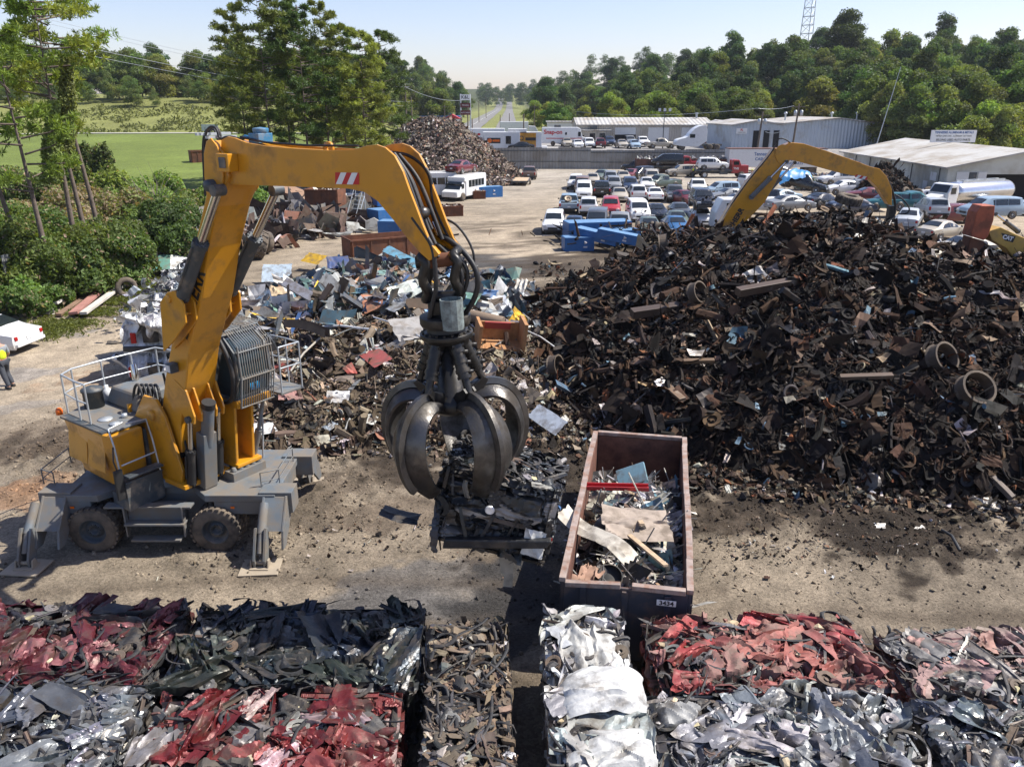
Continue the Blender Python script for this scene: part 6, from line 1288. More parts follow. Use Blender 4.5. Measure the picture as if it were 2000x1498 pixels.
mb = MB(); mb.box((-1.2, 0, 3.5), (1.2, 1.2, .4)); mb.build('roof_unit', M['dgrey'], T)
p = gp(1345, 293, 2.75); T = thing('semi_tractor', 'white aerodynamic semi tractor before the red brick building', 'truck', (p.x + .5, p.y, 2.75), R(183)); mb = MB(); mb.prism(smoothpoly([(-2.2, .6), (-2.2, 3.9), (-1.6, 4.1), (-.4, 3.8), (.6, 2.9), (1.1, 2.1), (2.6, 1.8), (3.0, 1.5), (3.1, .6)], 1), -1.15, 1.15); mb.build('cab', PAINT['white'], T, bevel=.05); mb = MB(); mb.box((-3.5, 0, .8), (3.2, .9, .3)); mb.build('chassis', M['dgrey'], T); mb = MB(); mb.box((.3, 0, 2.3), (.9, 2.33, .6)); mb.build('window', M['glass'], T)
for x in (1.9, -2.8, -4.1):
    for s in (-1, 1): mb = MB(); mb.lathe([(0, s * .85), (.5, s * .85), (.5, s * 1.12), (.3, s * 1.14), (0, s * 1.1)], (x, 0, .5), 'y', 18); mb.build('wheel', M['tyre'], T)
# tanker truck before the white shed
p = gp(1905, 425, 0); T = thing('tanker_truck', 'white tanker truck with polished steel tank in front of the white shed', 'tanker truck', (p.x + 1.0, p.y + 3.5, 0), R(205)); M['tank'] = mat('polished_tank', (.62, .63, .65), .22, .9, vary=.06)
mb = MB(); mb.prism([(3.2, .9), (4.6, .9), (4.6, 2.2), (4.1, 3.0), (3.3, 3.05), (3.2, 2.9)], -1.1, 1.1); mb.prism([(4.55, .8), (6.3, .8), (6.3, 1.75), (4.55, 2.1)], -.75, .75); mb.build('cab', PAINT['white'], T, bevel=.08); mb = MB(); mb.add([(4.63, -.95, 2.25), (4.63, .95, 2.25), (4.16, .88, 2.92), (4.16, -.88, 2.92)], [(0, 1, 2, 3)]); mb.box((3.9, 0, 2.4), (.7, 2.24, .6)); mb.build('window', M['glass'], T)
for s in (-1, 1): mb = MB(); mb.lathe([(0, s * .6), (.62, s * .6), (.62, s * 1.1), (.5, s * 1.16), (0, s * 1.16)], (5.4, 0, .72), 'y', 18); mb.build('mudguard', PAINT['white'], T)
mb = MB(); mb.box((6.32, -.3, 1.25), (.04, .5, .85)); mb.box((6.32, .3, 1.25), (.04, .5, .85)); mb.build('grille', M['rust'], T); mb = MB(); v = []
pr = [(0, -5.6), (.7, -5.55), (1.0, -5.2), (1.05, -4.9), (1.05, 2.4), (1.0, 2.7), (.7, 2.95), (0, 3.0)]; m_ = MB(); m_.lathe(pr, (0, 0, 0), 'x', 28); m_.v[0] = m_.v[0] * np.array((1, 1.12, .95)) + np.array((0, 0, 2.1)); m_.build('tank', M['tank'], T)
mb = MB(); mb.box((-1.2, 0, .85), (8.6, .9, .25)); mb.box((-1.3, -1.1, 1.0), (6.5, .2, .3)); mb.build('chassis', M['dgrey'], T); mb = MB(); mb.box((-1.3, .35, 3.13), (6.2, .1, .2)); mb.box((-1.3, -.35, 3.13), (6.2, .1, .2)); mb.build('tank_walkway', M['rail'], T)
for k in range(4): mb = MB(); mb.lathe([(0, 0), (.25, 0), (.25, .12), (0, .16)], (-3.6 + 1.5 * k, 0, 3.08), 'z', 14); mb.build('tank_hatch', M['dgrey'], T)
for x in (5.4, -3.2, -4.4):
    for s in (-1, 1): mb = MB(); mb.lathe([(0, s * .8), (.5, s * .8), (.5, s * 1.18), (.3, s * 1.2), (0, s * 1.12)], (x, 0, .5), 'y', 18); mb.build('wheel', M['tyre'], T)
# smashed white van on a smashed white car, left of the machine
RNG = np.random.default_rng(55)
def wreck(label, loc, rz, dims, pal, seed, lights, group, glasscol=(.03, .03, .035)):
    T = thing('wrecked_car', label, 'wrecked car', loc, rz, group); Lx, Ly, h = dims; mb = MB(); nu, nv = 40, 40
    a, b = np.meshgrid(np.linspace(-1, 1, nu), np.linspace(0, 1, 22), indexing='ij'); x0, y0 = Lx / 2, Ly / 2
    sd = seed
    def wall(P0, P1, nrm, i):
        t = np.linspace(0, 1, 44); zz = np.linspace(0, 1, 22); tt, z_ = np.meshgrid(t, zz, indexing='ij'); P = np.array(P0)[None, None] * (1 - tt[..., None]) + np.array(P1)[None, None] * tt[..., None]
        top = h * (1 - .12 * np.abs(foldf(tt * 4, tt * 0, sd + i, .6)) * 6); P = np.concatenate([P, (z_ * top)[..., None]], -1)
        d = foldf(tt * Lx, z_ * h, sd + i + 9, .35) * 1.6 * (.2 + z_) - .22 * np.maximum(z_ - .55, 0) * 2; P[..., 0] += nrm[0] * d; P[..., 1] += nrm[1] * d; mb.grid(P, (*pal, .45))
    wall((-x0, -y0), (x0, -y0), (0, -1), 1); wall((x0, -y0), (x0, y0), (1, 0), 2); wall((x0, y0), (-x0, y0), (0, 1), 3); wall((-x0, y0), (-x0, -y0), (-1, 0), 4); sharp(mb.build('body', M['crush'], T), 26)
    v, f = crumple(40, 30, 9, .16, .04, seed + 3); v = v * np.array((Lx * .98, Ly * .95, 1.5)); v[:, 2] += h * .80; mb = MB(); mb.add(v, f, (*pal, .4)); sharp(mb.build('roof_panel', M['crush'], T), 26)
    n = 60; P = np.c_[RNG.uniform(-x0 * .9, x0 * .9, n), RNG.uniform(-y0, y0 * .8, n), RNG.uniform(h * .55, h * .95, n)]; mb = MB(); sprinkle(mb, T_CRUMS + T_STRIP, P, np.tile([0., -.5, 1.], (n, 1)), (.2, .7), ASP['plate'], [(4, pal, .4), (4, (.03, .03, .03), .6), (2, (.2, .2, .2), .4)], .5); mb.build('torn_metal', M['crush'], T)
    mb = MB(); mb.box((-x0 - .03, 0, .16), (.16, Ly * .98, .2), col=(.04, .04, .04, .6)); mb.build('bumper', M['crush'], T, bevel=.04)
    for y in lights: mb = MB(); mb.box((-x0 - .06, y, h * .42), (.1, .2, .42)); mb.build('tail_light', M['redlens'], T, bevel=.02)
    mb = MB(); mb.box((-x0 - .05, lights[2] if len(lights) > 2 else -.15, h * .5), (.08, Ly * .3, h * .42), col=(.012, .012, .013, .5)); mb.build('rear_opening', M['crush'], T)
    return T
p = gp(283, 742, 0); wreck('crushed white hatchback underneath the smashed white van', (p.x + .2, p.y + 1.8, 0), R(98), (4.2, 1.9, 1.15), (.55, .56, .58), 31, (-.75, .75), 'white wrecks stacked left of the machine')
wreck('smashed white van with torn rear door, stacked on a crushed hatchback', (p.x + .2, p.y + 2.0, 1.2), R(96), (4.3, 1.95, 1.45), (.66, .66, .65), 37, (-.85, .5), 'white wrecks stacked left of the machine')
# old white sedan among the weeds at the left edge
p = gp(-42, 684, 0); place('sedan', 'white', 0, 0, 0, 'old white sedan parked nose out of frame beside the bushes at the left edge', pos=(p.x, p.y + .2, 0), rot=(0, 0, R(172)), group='parked by the bushes', scale=1.08)
# ================================================================== buildings, fences, poles
RNG = np.random.default_rng(777)
def corr(name, col, rough=.55, pitch=9.0, axis=0, dirt=(.3, .27, .22), amt=.25):
    """ribbed sheet metal: ribs as bump across one axis"""
    m = mat(name, col, rough, vary=.06, scale=.4, dirt=dirt, dirt_amt=amt, dirt_scale=.25, streak=(axis == 3)); nt = m.node_tree; N = nt.nodes; L = nt.links; b = [n for n in N if n.type == 'BSDF_PRINCIPLED'][0]
    tc = [n for n in N if n.type == 'TEX_COORD'][0]; sp = N.new('ShaderNodeSeparateXYZ'); L.new(tc.outputs['Object'], sp.inputs[0])
    ad = N.new('ShaderNodeMath'); ad.operation = 'ADD'; L.new(sp.outputs[0], ad.inputs[0])
    if axis == 1: L.new(sp.outputs[1], ad.inputs[0]); ad.inputs[1].default_value = 0
    elif axis == 0: ad.inputs[1].default_value = 0
    else: L.new(sp.outputs[1], ad.inputs[1])
    mu = N.new('ShaderNodeMath'); mu.operation = 'MULTIPLY'; mu.inputs[1].default_value = pitch; L.new(ad.outputs[0], mu.inputs[0])
    si = N.new('ShaderNodeMath'); si.operation = 'SINE'; L.new(mu.outputs[0], si.inputs[0])
    bp = N.new('ShaderNodeBump'); bp.inputs['Distance'].default_value = .05; bp.inputs['Strength'].default_value = .9; L.new(si.outputs[0], bp.inputs['Height']); L.new(bp.outputs[0], b.inputs['Normal'])
    return m
M['cream'] = corr('cream_sheet_wall', (.46, .42, .36), pitch=14, axis=2); M['bluewall'] = corr('pale_blue_sheet_wall', (.42, .47, .52), pitch=10, axis=2); M['roofm'] = corr('sheet_roof', (.40, .39, .37), .6, 8, 0, (.22, .18, .13), .5)
M['shedwall'] = corr('shed_wall', (.52, .53, .48), .7, 5, 1, (.34, .31, .24), .5); M['shedroof'] = corr('old_sheet_roof', (.42, .41, .385), .7, 6, 1, (.24, .20, .15), .55); M['fence'] = corr('fence_sheet', (.27, .27, .26), .6, 12, 0, (.17, .15, .12), .5)
M['brickred'] = mat('red_brick', (.22, .045, .04), .85, vary=.2, scale=3); M['door'] = mat('roller_door', (.62, .62, .60), .6, vary=.06); M['dark'] = mat('painted_interior_shade', (.012, .012, .013), .9, vary=0)  # the near-black paint stands in for shade inside openings
M['pole'] = mat('pole_wood', (.14, .11, .085), .9, vary=.2); M['brown'] = mat('brown_rusty_bin', (.13, .06, .045), .8, vary=.4, dirt=(.06, .04, .03), dirt_amt=.4)
LOTZ = 2.72
# cream warehouse with roller doors
p0, p1 = gp(1125, 281, LOTZ), gp(1384, 283, LOTZ); Y0 = 161.0; xa, xb = 12.6, 38.5
T = thing('warehouse', 'long cream warehouse with white roller doors and a ribbed pitched roof', 'warehouse', (xa, Y0, LOTZ)); Lw = xb - xa; hE, hR = 3.6, 4.7
mb = MB(); mb.box((Lw / 2, 7, hE / 2), (Lw, 14, hE)); mb.prism([(0, hE), (14, hE), (7, hR - .05)], 0.02, Lw - .02, 'yz'); mb.build('wall', M['cream'], T)
mb = MB(); mb.prism([(-.4, hE - .1), (7, hR), (14.4, hE - .1), (14.4, hE + .08), (7, hR + .18), (-.4, hE + .08)], -.3, Lw + .3, 'yz'); mb.build('roof', M['roofm'], T)
for k, (x, w_) in enumerate([(9.2, 4.0), (15.6, 4.0), (22.0, 4.0)]):
    mb = MB(); mb.box((x, -.03, 1.6 if k else 2.5), (w_, .06, 3.1 if k else 1.3)); d = mb.build('roller_door', M['door'], T)
    if k == 0: mb = MB(); mb.box((x, -.02, .92), (w_, .06, 1.84)); o = mb.build('open_doorway_shade', M['dark'], T)  # flat dark sheet painted as the shade of the open door
mb = MB(); mb.box((2.8, -1.0, 1.3), (6.5, 2.0, 2.6)); mb.build('office_annex', M['cream'], T); mb = MB(); mb.box((2.8, -1.1, 2.68), (7.2, 2.6, .16)); mb.build('annex_roof', M['roofm'], T)
for x in (.6, 2.7, 4.6): mb = MB(); mb.box((x, -2.02, 1.3), (1.0, .05, 1.7 if x > 2 else 1.0)); mb.build('window', M['glass'], T)
mb = MB(); mb.box((3.0, -.5, 3.15), (1.4, .8, .75)); mb.build('air_unit', M['dgrey'], T)
mb = MB(); mb.tube([(24, 6, 4.4), (24, 6, 5.6)], .2, 10); mb.tube([(24, 6, 5.5), (24, 6, 5.8)], .3, 10); mb.build('roof_vent', M['rail'], T)
# red brick front piece
T = thing('brick_annex', 'dark red gabled building between the cream and the pale blue warehouses', 'building', (37.3, 154.0, LOTZ)); mb = MB(); mb.box((2.9, 6, 1.65), (5.8, 12, 3.3)); mb.prism([(0.02, 3.3), (5.78, 3.3), (2.9, 4.3)], .02, 11.98); mb.build('wall', M['brickred'], T)
mb = MB(); mb.prism([(-.3, 3.25), (2.9, 4.32), (6.1, 3.25), (6.1, 3.45), (2.9, 4.52), (-.3, 3.45)], -.3, 12.3); mb.build('roof', M['roofm'], T)
mb = MB(); mb.box((1.6, -.03, 1.5), (1.3, .06, 2.9)); mb.build('white_door', M['door'], T); mb = MB(); mb.box((3.6, -.03, 1.5), (1.3, .06, 2.9)); mb.build('white_door', M['door'], T)
# pale blue warehouse
T = thing('warehouse', 'pale blue warehouse with three tall dark doorways and a plain ribbed side wall', 'warehouse', (37.6, 143.0, LOTZ), R(9)); h1 = 3.95
mb = MB(); mb.box((4.6, 5.5, h1 / 2), (9.2, 11, h1)); mb.prism([(0.02, h1), (9.18, h1), (4.6, 4.7)], .02, 10.98); mb.build('wall', M['bluewall'], T)
mb = MB(); mb.prism([(9.21, .0), (31.0, .0), (31.0, 3.7), (20, 5.0), (9.21, h1 + .2)], .6, 16); mb.build('side_hall', M['bluewall'], T)
mb = MB(); mb.prism([(-.3, h1), (4.6, 4.72), (9.5, h1), (9.5, h1 + .18), (4.6, 4.9), (-.3, h1 + .18)], -.3, 11.2); mb.prism([(9.52, h1 + .22), (20, 5.03), (31.4, 3.7), (31.4, 3.9), (20, 5.22), (9.52, h1 + .42)], .3, 16.4); mb.build('roof', M['roofm'], T)
for x in (4.4, 6.3, 8.1): mb = MB(); mb.box((x, -.03, 1.6), (1.05, .06, 3.1)); mb.build('doorway_shade', M['dark'], T)  # near-black sheets on the wall, painted as shaded openings
mb = MB(); mb.box((1.7, -.05, 3.1), (1.9, .08, .9)); sg = mb.build('wall_sign', M['white'], T); text('FL', .5, (1.7, -.1, 3.25), (R(90), 0, 0), M['red'], sg, bold=.02); text('WAREHOUSE', .24, (1.7, -.1, 2.85), (R(90), 0, 0), M['black'], sg)
for x in (13, 22, 27): mb = MB(); mb.tube([(x, 7, 4.2), (x, 7, 5.8)], .16, 8); mb.lathe([(0, 0), (.3, 0), (.3, .3), (0, .4)], (x, 7, 5.7), 'z', 10); mb.build('roof_vent', M['rail'], T)
# white shed with the roof sign
T = thing('salvage_shed', 'white shed with ribbed roof, dark bay and ridge sign', 'shed', (46.6, 88.0, 0)); SW, SL, e0, r0 = 17.0, 28.5, 3.9, 5.6
mb = MB(); mb.box((.1, SL / 2, e0 / 2), (.2, SL, e0)); mb.box((SW - .1, SL / 2, e0 / 2), (.2, SL, e0)); mb.box((SW / 2, SL - .1, e0 / 2), (SW - .4, .2, e0))
mb.prism([(.2, 0), (4.2, 0), (4.2, 3.2), (11.5, 3.2), (11.5, 0), (SW - .2, 0), (SW - .2, e0), (SW / 2, r0 - .05), (.2, e0)], 0, .2); mb.build('wall', M['shedwall'], T)
mb = MB(); mb.prism([(-.5, e0 - .1), (SW / 2, r0), (SW + .5, e0 - .1), (SW + .5, e0 + .06), (SW / 2, r0 + .16), (-.5, e0 + .06)], -.5, SL + .5); mb.build('roof', M['shedroof'], T)
mb = MB(); mb.box((7.85, 1.6, 1.6), (7.2, .1, 3.2)); mb.build('bay_shade_sheet', M['dark'], T); mb = MB(); mb.box((2.7, -.04, 1.9), (.8, .06, 3.0)); mb.build('sliding_door', M['dgrey'], T); mb = MB(); mb.box((1.6, -.05, 1.9), (1.3, .05, 3.1)); mb.box((3.7, -.05, 1.9), (.9, .05, 3.1)); mb.build('door_panel', M['door'], T)  # dark sheet behind the opening paints the bay's shade
for y in (1.6, 8, 13.5, 19.5, 24): mb = MB(); mb.tube([(-.08, y, 0), (-.08, y, e0 - .1)], .05, 6); mb.build('downpipe', M['dgrey'], T)
for y, m_, tx in ((2.8, 'white', 'NOTICE'), (25.5, 'white', 'OFFICE'), (23.0, 'red', 'STOP')):
    mb = MB(); mb.box((-.06, y, 2.75), (.05, 1.3 if m_ == 'white' else 1.0, .9 if m_ == 'white' else .35)); sg = mb.build('notice_board', M[m_], T)
mb = MB(); mb.box((-.05, 4.4, 1.1), (.05, .95, 2.1)); mb.build('side_door', M['door'], T)
SGY = 16.5; mb = MB(); mb.box((SW / 2 + .1, SGY, r0 + .85), (5.6, .2, 1.45)); sg = mb.build('roof_sign', M['white'], T)
M['signblue'] = mat('sign_blue', (.05, .12, .3), .5, vary=.05)
text('TENNESSEE ALUMINUM & METALS', .36, (SW / 2 + .1, SGY - .11, r0 + 1.3), (R(90), 0, 0), M['signblue'], sg, sx=.88, bold=.012); text('WE BUY JUNK CARS - ALUMINUM - BATTERIES', .25, (SW / 2 + .1, SGY - .11, r0 + .87), (R(90), 0, 0), M['black'], sg, sx=.86); text('SELLING USED AUTO PARTS', .34, (SW / 2 + .1, SGY - .11, r0 + .42), (R(90), 0, 0), M['black'], sg, bold=.006)
# small white building behind the step van
T = thing('small_building', 'small white building behind the white tool van', 'building', (12.0, 186, LOTZ + .3)); mb = MB(); mb.box((0, 3, 1.6), (8, 6, 3.2)); mb.build('wall', M['door'], T); mb = MB(); mb.box((0, 3, 3.3), (8.6, 6.6, .2)); mb.build('roof', M['roofm'], T)
# corrugated fence round the yard
def sheetfence(name, label, a, b, h, posts, mt='fence', zf=None, dz=.0):
    a, b = Vector(a), Vector(b); T = thing(name, label, 'fence', a, math.atan2(b.y - a.y, b.x - a.x)); L_ = (b - a).to_2d().length; n = int(L_ / 2.4); prev = None
    for k in range(n):
        x0, x1 = k * L_ / n, (k + 1) * L_ / n; wob = RNG.uniform(-.12, .1); wp = a + (b - a) * ((k + .5) / n); z0 = float(TZ(wp.x, wp.y)) - a.z if zf is None else 0
        mb = MB(); mb.box(((x0 + x1) / 2, RNG.uniform(-.02, .02), z0 + (h + wob) / 2), (x1 - x0 - .01, .05, h + wob)); mb.build('fence_panel', M[mt], T)
    for zz in (.35, .85): mb = MB(); mb.box((L_ / 2, -.07, h * zz), (L_, .06, .12)); mb.build('fence_rail', M['dgrey'], T)
    return T
sheetfence('corrugated_fence', 'grey corrugated fence behind the parked dark cars', (-8.5, 137.6, 0), (13.0, 137.0, 0), 3.4, 1, zf=0)
sheetfence('corrugated_fence', 'grey corrugated fence behind the white tank and the rusty bins', (13.0, 137.0, 0), (36.5, 136.4, 0), 3.1, 1, zf=0)
# vine-grown fence down the left side
sheetfence('sheet_fence', 'old grey sheet fence half buried under the bushes on the left', (-27.0, 42, 0), (-24.5, 62, 0), 2.9, 1, zf=0); sheetfence('sheet_fence', 'leaning grey sheet fence beyond the bushes behind the boom', (-24.5, 62.4, 0), (-20.0, 92, 0), 2.7, 1, zf=0)
# lettered trailer
p = gp(1408, 335, 0); T = thing('semi_trailer', 'long white semi trailer with three lines of blue lettering', 'trailer', (p.x, 128.0, 0), R(1)); mb = MB(); mb.box((7.6, 1.3, 2.3), (15.2, 2.6, 2.7)); mb.build('trailer_box', PAINT['white'], T, bevel=.04); mb = MB(); mb.box((7.6, 1.3, 3.7), (15.3, 2.7, .1)); mb.build('roof_edge', M['brown'], T)
text('Tennessee Auto Salvage & Recycling', .72, (8.4, -.02, 2.9), (R(90), 0, 0), M['signblue'], T, sx=.86, bold=.012); text('CASH FOR AUTOS & JUNK', .6, (7.6, -.02, 2.15), (R(90), 0, 0), M['signblue'], T, bold=.015); text('NO MISSING PARTS', .5, (9.4, -.02, 1.5), (R(90), 0, 0), M['signblue'], T, bold=.01)
for x in (1.5, 13): mb = MB(); mb.box((x, 1.3, .5), (1.8, 2.3, .9)); mb.build('running_gear', M['tyre'], T)
# rusty bins filled with pale scrap
for i, (px, wd) in enumerate([(1285, 9.5), (1385, 6.5)]):
    p = gp(px, 330, 0); T = thing('rusty_bin', ['long rusty bin heaped with pale scrap behind the black suv', 'shorter rusty bin heaped with pale scrap left of the lettered trailer'][i], 'scrap bin', (p.x, 130.5, 0)); mb = MB(); mb.box((0, -1.2, 1.05), (wd, .1, 2.1)); mb.box((0, 1.2, 1.05), (wd, .1, 2.1)); mb.box((-wd / 2, 0, 1.05), (.1, 2.3, 2.1)); mb.box((wd / 2, 0, 1.05), (.1, 2.3, 2.1))
    for k in range(9): mb.box((-wd / 2 + .5 + k * (wd - 1) / 8, -1.3, 1.05), (.12, .1, 2.0))
    mb.build('bin_wall', M['brown'], T); mb = MB(); n = 260; P = np.c_[RNG.uniform(-wd / 2 + .2, wd / 2 - .2, n), RNG.uniform(-1.1, 1.1, n), 2.0 + .35 * RNG.random(n)]; sprinkle(mb, T_CHUNK + T_PLATE, P, np.tile([0., 0, 1.], (n, 1)), (.25, .6), ASP['chunk'], [(5, (.5, .5, .48), .5), (3, (.25, .25, .25), .5), (2, (.08, .07, .07), .6)], .6); mb.box((0, 0, 1.9), (wd - .3, 2.2, .1), col=(.1, .1, .1, 1)); mb.build('loose_scrap', M['trash'], T)['kind'] = 'stuff'
# white tank on its side, portable shed, electrical cabinet
p = gp(1146, 326, 0); T = thing('storage_tank', 'long white storage tank lying by the fence over a rusty cradle', 'tank', (p.x, p.y, 1.3)); mb = MB(); mb.lathe([(0, -3.4), (.8, -3.35), (1.15, -3.1), (1.2, -2.9), (1.2, 2.9), (1.15, 3.1), (.8, 3.35), (0, 3.4)], (0, 0, 0), 'x', 24); mb.build('tank_shell', M['white'], T); mb = MB(); mb.box((0, -1.0, -.85), (3.6, .3, .5)); mb.box((-2.6, 0, -1.1), (.3, 2, .5)); mb.box((2.6, 0, -1.1), (.3, 2, .5)); mb.build('cradle', M['rust'], T)
p = gp(1072, 327, 0); T = thing('portable_toilet_shed', 'blue gabled portable shed standing by the black sedan', 'shed', (p.x, p.y, 0)); mb = MB(); mb.prism([(-1.3, 0), (1.1, 0), (1.1, 2.4), (.9, 2.85), (-1.0, 2.85), (-1.3, 2.5)], 0, 2.2); mb.build('shed_wall', mat('blue_plastic', (.035, .075, .17), .6, vary=.1), T, bevel=.05); mb = MB(); mb.box((1.14, 1.0, 1.2), (.08, 2.0, 2.4)); mb.build('side_trim', M['rail'], T)
p = gp(1045, 322, 0); T = thing('camper_box', 'white camper box between the dark suv and the blue shed', 'camper', (p.x, p.y + 2, 0)); mb = MB(); mb.box((0, 0, 1.9), (4.4, 2.2, 2.4)); mb.build('body', PAINT['white'], T, bevel=.1); mb = MB(); mb.box((0, 0, .5), (4, 1.5, .4)); mb.build('undercarriage', M['dgrey'], T)
p = gp(1184, 329, 0); T = thing('wooden_gate', 'tall grey board cabinet right of the white tank', 'gate', (p.x, p.y, 0)); mb = MB(); 
for k in range(8): mb.box((-.9 + k * .26, 0, 1.25), (.24, .08, 2.5 + .08 * (k % 3)))
mb.build('board_panel', M['pole'], T); mb = MB(); mb.box((0, .06, 1.9), (2.2, .06, .15)); mb.build('cross_rail', M['dgrey'], T)
# white and yellow box containers behind the fence
for (px, py, w_, h_, c, lb) in [(980, 296, 6.4, 2.9, 'white', 'white site cabin with a dark door above the fence'), (1010, 300, 3.2, 3.4, 'white', 'tall white container end just right of the site cabin'), (1033, 293, 4.2, 2.9, 'yel', 'white storage box with a yellow front beside a pole')]:
    p = gp(px, 290, 2.7); T = thing('storage_box', lb, 'container', (p.x, 143.5 + (px > 1000) * .3, 2.72)); mb = MB(); mb.box((0, 1.5, h_ / 2), (w_, 3.0, h_)); mb.build('box_body', PAINT['white'], T, bevel=.03)
    if c == 'yel': mb = MB(); mb.box((-.4, -.02, h_ / 2), (w_ * .72, .05, h_ * .9)); f_ = mb.build('yellow_front', M['yellow'], T); mb = MB(); mb.lathe([(.28, -.04), (.4, -.04), (.4, -.06), (.28, -.06)], (-1.4, -.03, 1.9), 'y', 14); mb.box((.2, -.06, 1.75), (1.8, .03, .5)); mb.build('logo', M['black'], f_)
    elif px == 980: mb = MB(); mb.box((-1.3, -.03, 1.5), (2.3, .04, .9)); s_ = mb.build('yellow_sign', M['black'], T); mb = MB(); mb.lathe([(0, 0), (.38, 0), (.38, -.03), (0, -.03)], (-2.0, -.05, 1.5), 'y', 14); mb.box((-.9, -.06, 1.5), (1.2, .02, .35)); mb.build('emblem', M['amber'], s_); mb = MB(); mb.box((1.2, -.03, 1.6), (.9, .04, 1.3)); mb.build('window', M['glass'], T)
p = gp(950, 288, 2.8); T = thing('box_truck', 'white box truck with small red emblem below the tall sign', 'truck', (p.x, 152, 2.75)); mb = MB(); mb.box((0, 1.2, 1.9), (6.6, 2.4, 2.6)); mb.build('cargo_box', PAINT['white'], T, bevel=.05); mb = MB(); mb.prism([(3.4, .5), (5.2, .5), (5.2, 1.4), (4.7, 2.3), (3.4, 2.4)], .1, 2.3); mb.build('cab', PAINT['white'], T, bevel=.05); mb = MB(); mb.box((-1.4, -.02, 2.2), (.5, .04, .35)); mb.build('emblem', M['red'], T); text('U-Rental', .55, (.6, -.03, 2.15), (R(90), 0, 0), M['black'], T); mb = MB(); mb.box((0, 1.2, .4), (5.5, 1.8, .6)); mb.build('running_gear', M['tyre'], T)
p = gp(1000, 262, 3); T = thing('box_truck', 'white delivery truck further down the road behind the tall sign', 'truck', (.5, 190, 2.9)); mb = MB(); mb.box((0, 1.2, 2.0), (6.4, 2.4, 2.8)); mb.build('cargo_box', PAINT['white'], T, bevel=.05); mb = MB(); mb.prism([(3.3, .5), (5.4, .5), (5.4, 1.4), (4.8, 2.4), (3.3, 2.5)], .1, 2.3); mb.build('cab', PAINT['white'], T, bevel=.05)
# tall sign beside the highway
T = thing('pylon_sign', 'tall roadside pylon sign with a white panel over two dark red panels', 'sign', (-8.7, 158, 2.7)); mb = MB(); mb.tube([(-.9, 0, 0), (-.9, 0, 9.2)], .13, 8); mb.tube([(.9, 0, 0), (.9, 0, 9.2)], .13, 8); mb.build('sign_posts', M['rail'], T)
mb = MB(); mb.box((0, -.18, 8.6), (1.9, .2, 1.0)); s1 = mb.build('white_panel', M['white'], T); text('K&L', .85, (0, -.29, 8.6), (R(90), 0, 0), M['black'], s1, bold=.01)
for z in (7.2, 5.9): mb = MB(); mb.box((0, -.18, z), (1.9, .2, .8)); s1 = mb.build('red_panel', mat('dark_red_panel', (.11, .02, .02), .5) if 'dred' not in M else M['dred'], T); text('TOWING' if z > 7 else 'AUTO SALES', .3, (0, -.29, z), (R(90), 0, 0), M['white'], s1)
# poles and wires
def polething(x, y, h, label, cross=True, tr=False, lean=0.0, r=.15, name='utility_pole', cat='utility pole', col='pole', z=None):
    z0 = float(TZ(x, y)) if z is None else z; T = thing(name, label, cat, (x, y, z0)); mb = MB(); mb.tube([(0, 0, 0), (lean, 0, h)], [r, r * .65], 8); mb.build('pole', M[col], T)
    if cross: mb = MB(); mb.box((lean * .95, 0, h - .6), (2.4, .12, .12)); mb.build('cross_arm', M[col], T)
    if tr:
        for s in (-.5, .5): mb = MB(); mb.lathe([(0, 0), (.26, 0), (.26, .8), (.1, .9), (0, .9)], (lean + s, -.1, h - 2.0), 'z', 12); mb.build('transformer', M['rail'], T)
    return T
def pp_(px, row, Y, toprow): q = yp(px, row, Y); t = yp(px, toprow, Y); return q.x, Y, t.z
PL = [(1481, 148, 240, 205, True, 'utility pole with transformers in front of the pale blue warehouse', 139.5), (1551, 148, 235, 200, True, 'utility pole with transformers at the right part of the pale blue wall', 140.5)]
for px, Y, _, top, tr, lb, YY in PL:
    q = yp(px, top, YY); polething(q.x + .5, YY, q.z - 2.7, lb, tr=True, lean=.4, r=.2)
for px, Y, top, lb, cr in [(791, 150, 163, 'tall utility pole with a cross arm right of the pine grove', True), (803, 175, 190, 'shorter pole right beside the tall one', False), (913, 190, 190, 'dark pole with cross arms left of the tall sign', True), (922, 172, 232, 'short pole at the foot of the highway', False), (935, 330, 198, 'far pole left of the highway crest', False), (868, 260, 205, 'pole behind the top of the shredded pile', True), (830, 300, 200, 'thin pole above the shredded pile, left', False), (845, 320, 197, 'thin pole above the shredded pile, right', False),
    (949, 420, 190, 'thin far pole just before the highway crest', False), (1023, 165, 222, 'lamp pole right of the tall sign', False), (1044, 230, 205, 'pole beside the highway on the right', True), (1068, 250, 200, 'second pole beside the highway on the right', False), (1103, 220, 198, 'pole in front of the far wooded hill', True), (977, 260, 225, 'thin post on the grass median', False), (995, 300, 222, 'second thin post on the grass median', False)]:
    q = yp(px, top, Y); polething(q.x, Y, q.z - float(TZ(q.x, Y)), lb, cross=cr, r=.16)
q = yp(1298, 222, 148); T = polething(q.x, 148, q.z - 2.7 + .5, 'slim light mast with three floodlights on the raised lot', cross=False, r=.1, name='light_mast', cat='light mast', col='dgrey')
for s in (-1, 0, 1): mb = MB(); mb.box((s * .9, -.1, q.z - 2.7 + .6), (.4, .3, .5)); mb.build('floodlight', M['lamp'], T)
mb = MB(); mb.box((0, 0, q.z - 2.7 + .3), (2.0, .08, .08)); mb.build('cross_arm', M['dgrey'], T)
q = yp(1690, 148, 110); T = thing('radio_antenna', 'thin leaning antenna mast behind the white shed', 'antenna', (50.4, 117, 0)); mb = MB(); mb.tube([(0, 0, 0), (2.6, 0, 15.0)], [.09, .03], 6); mb.build('mast', M['rail'], T)
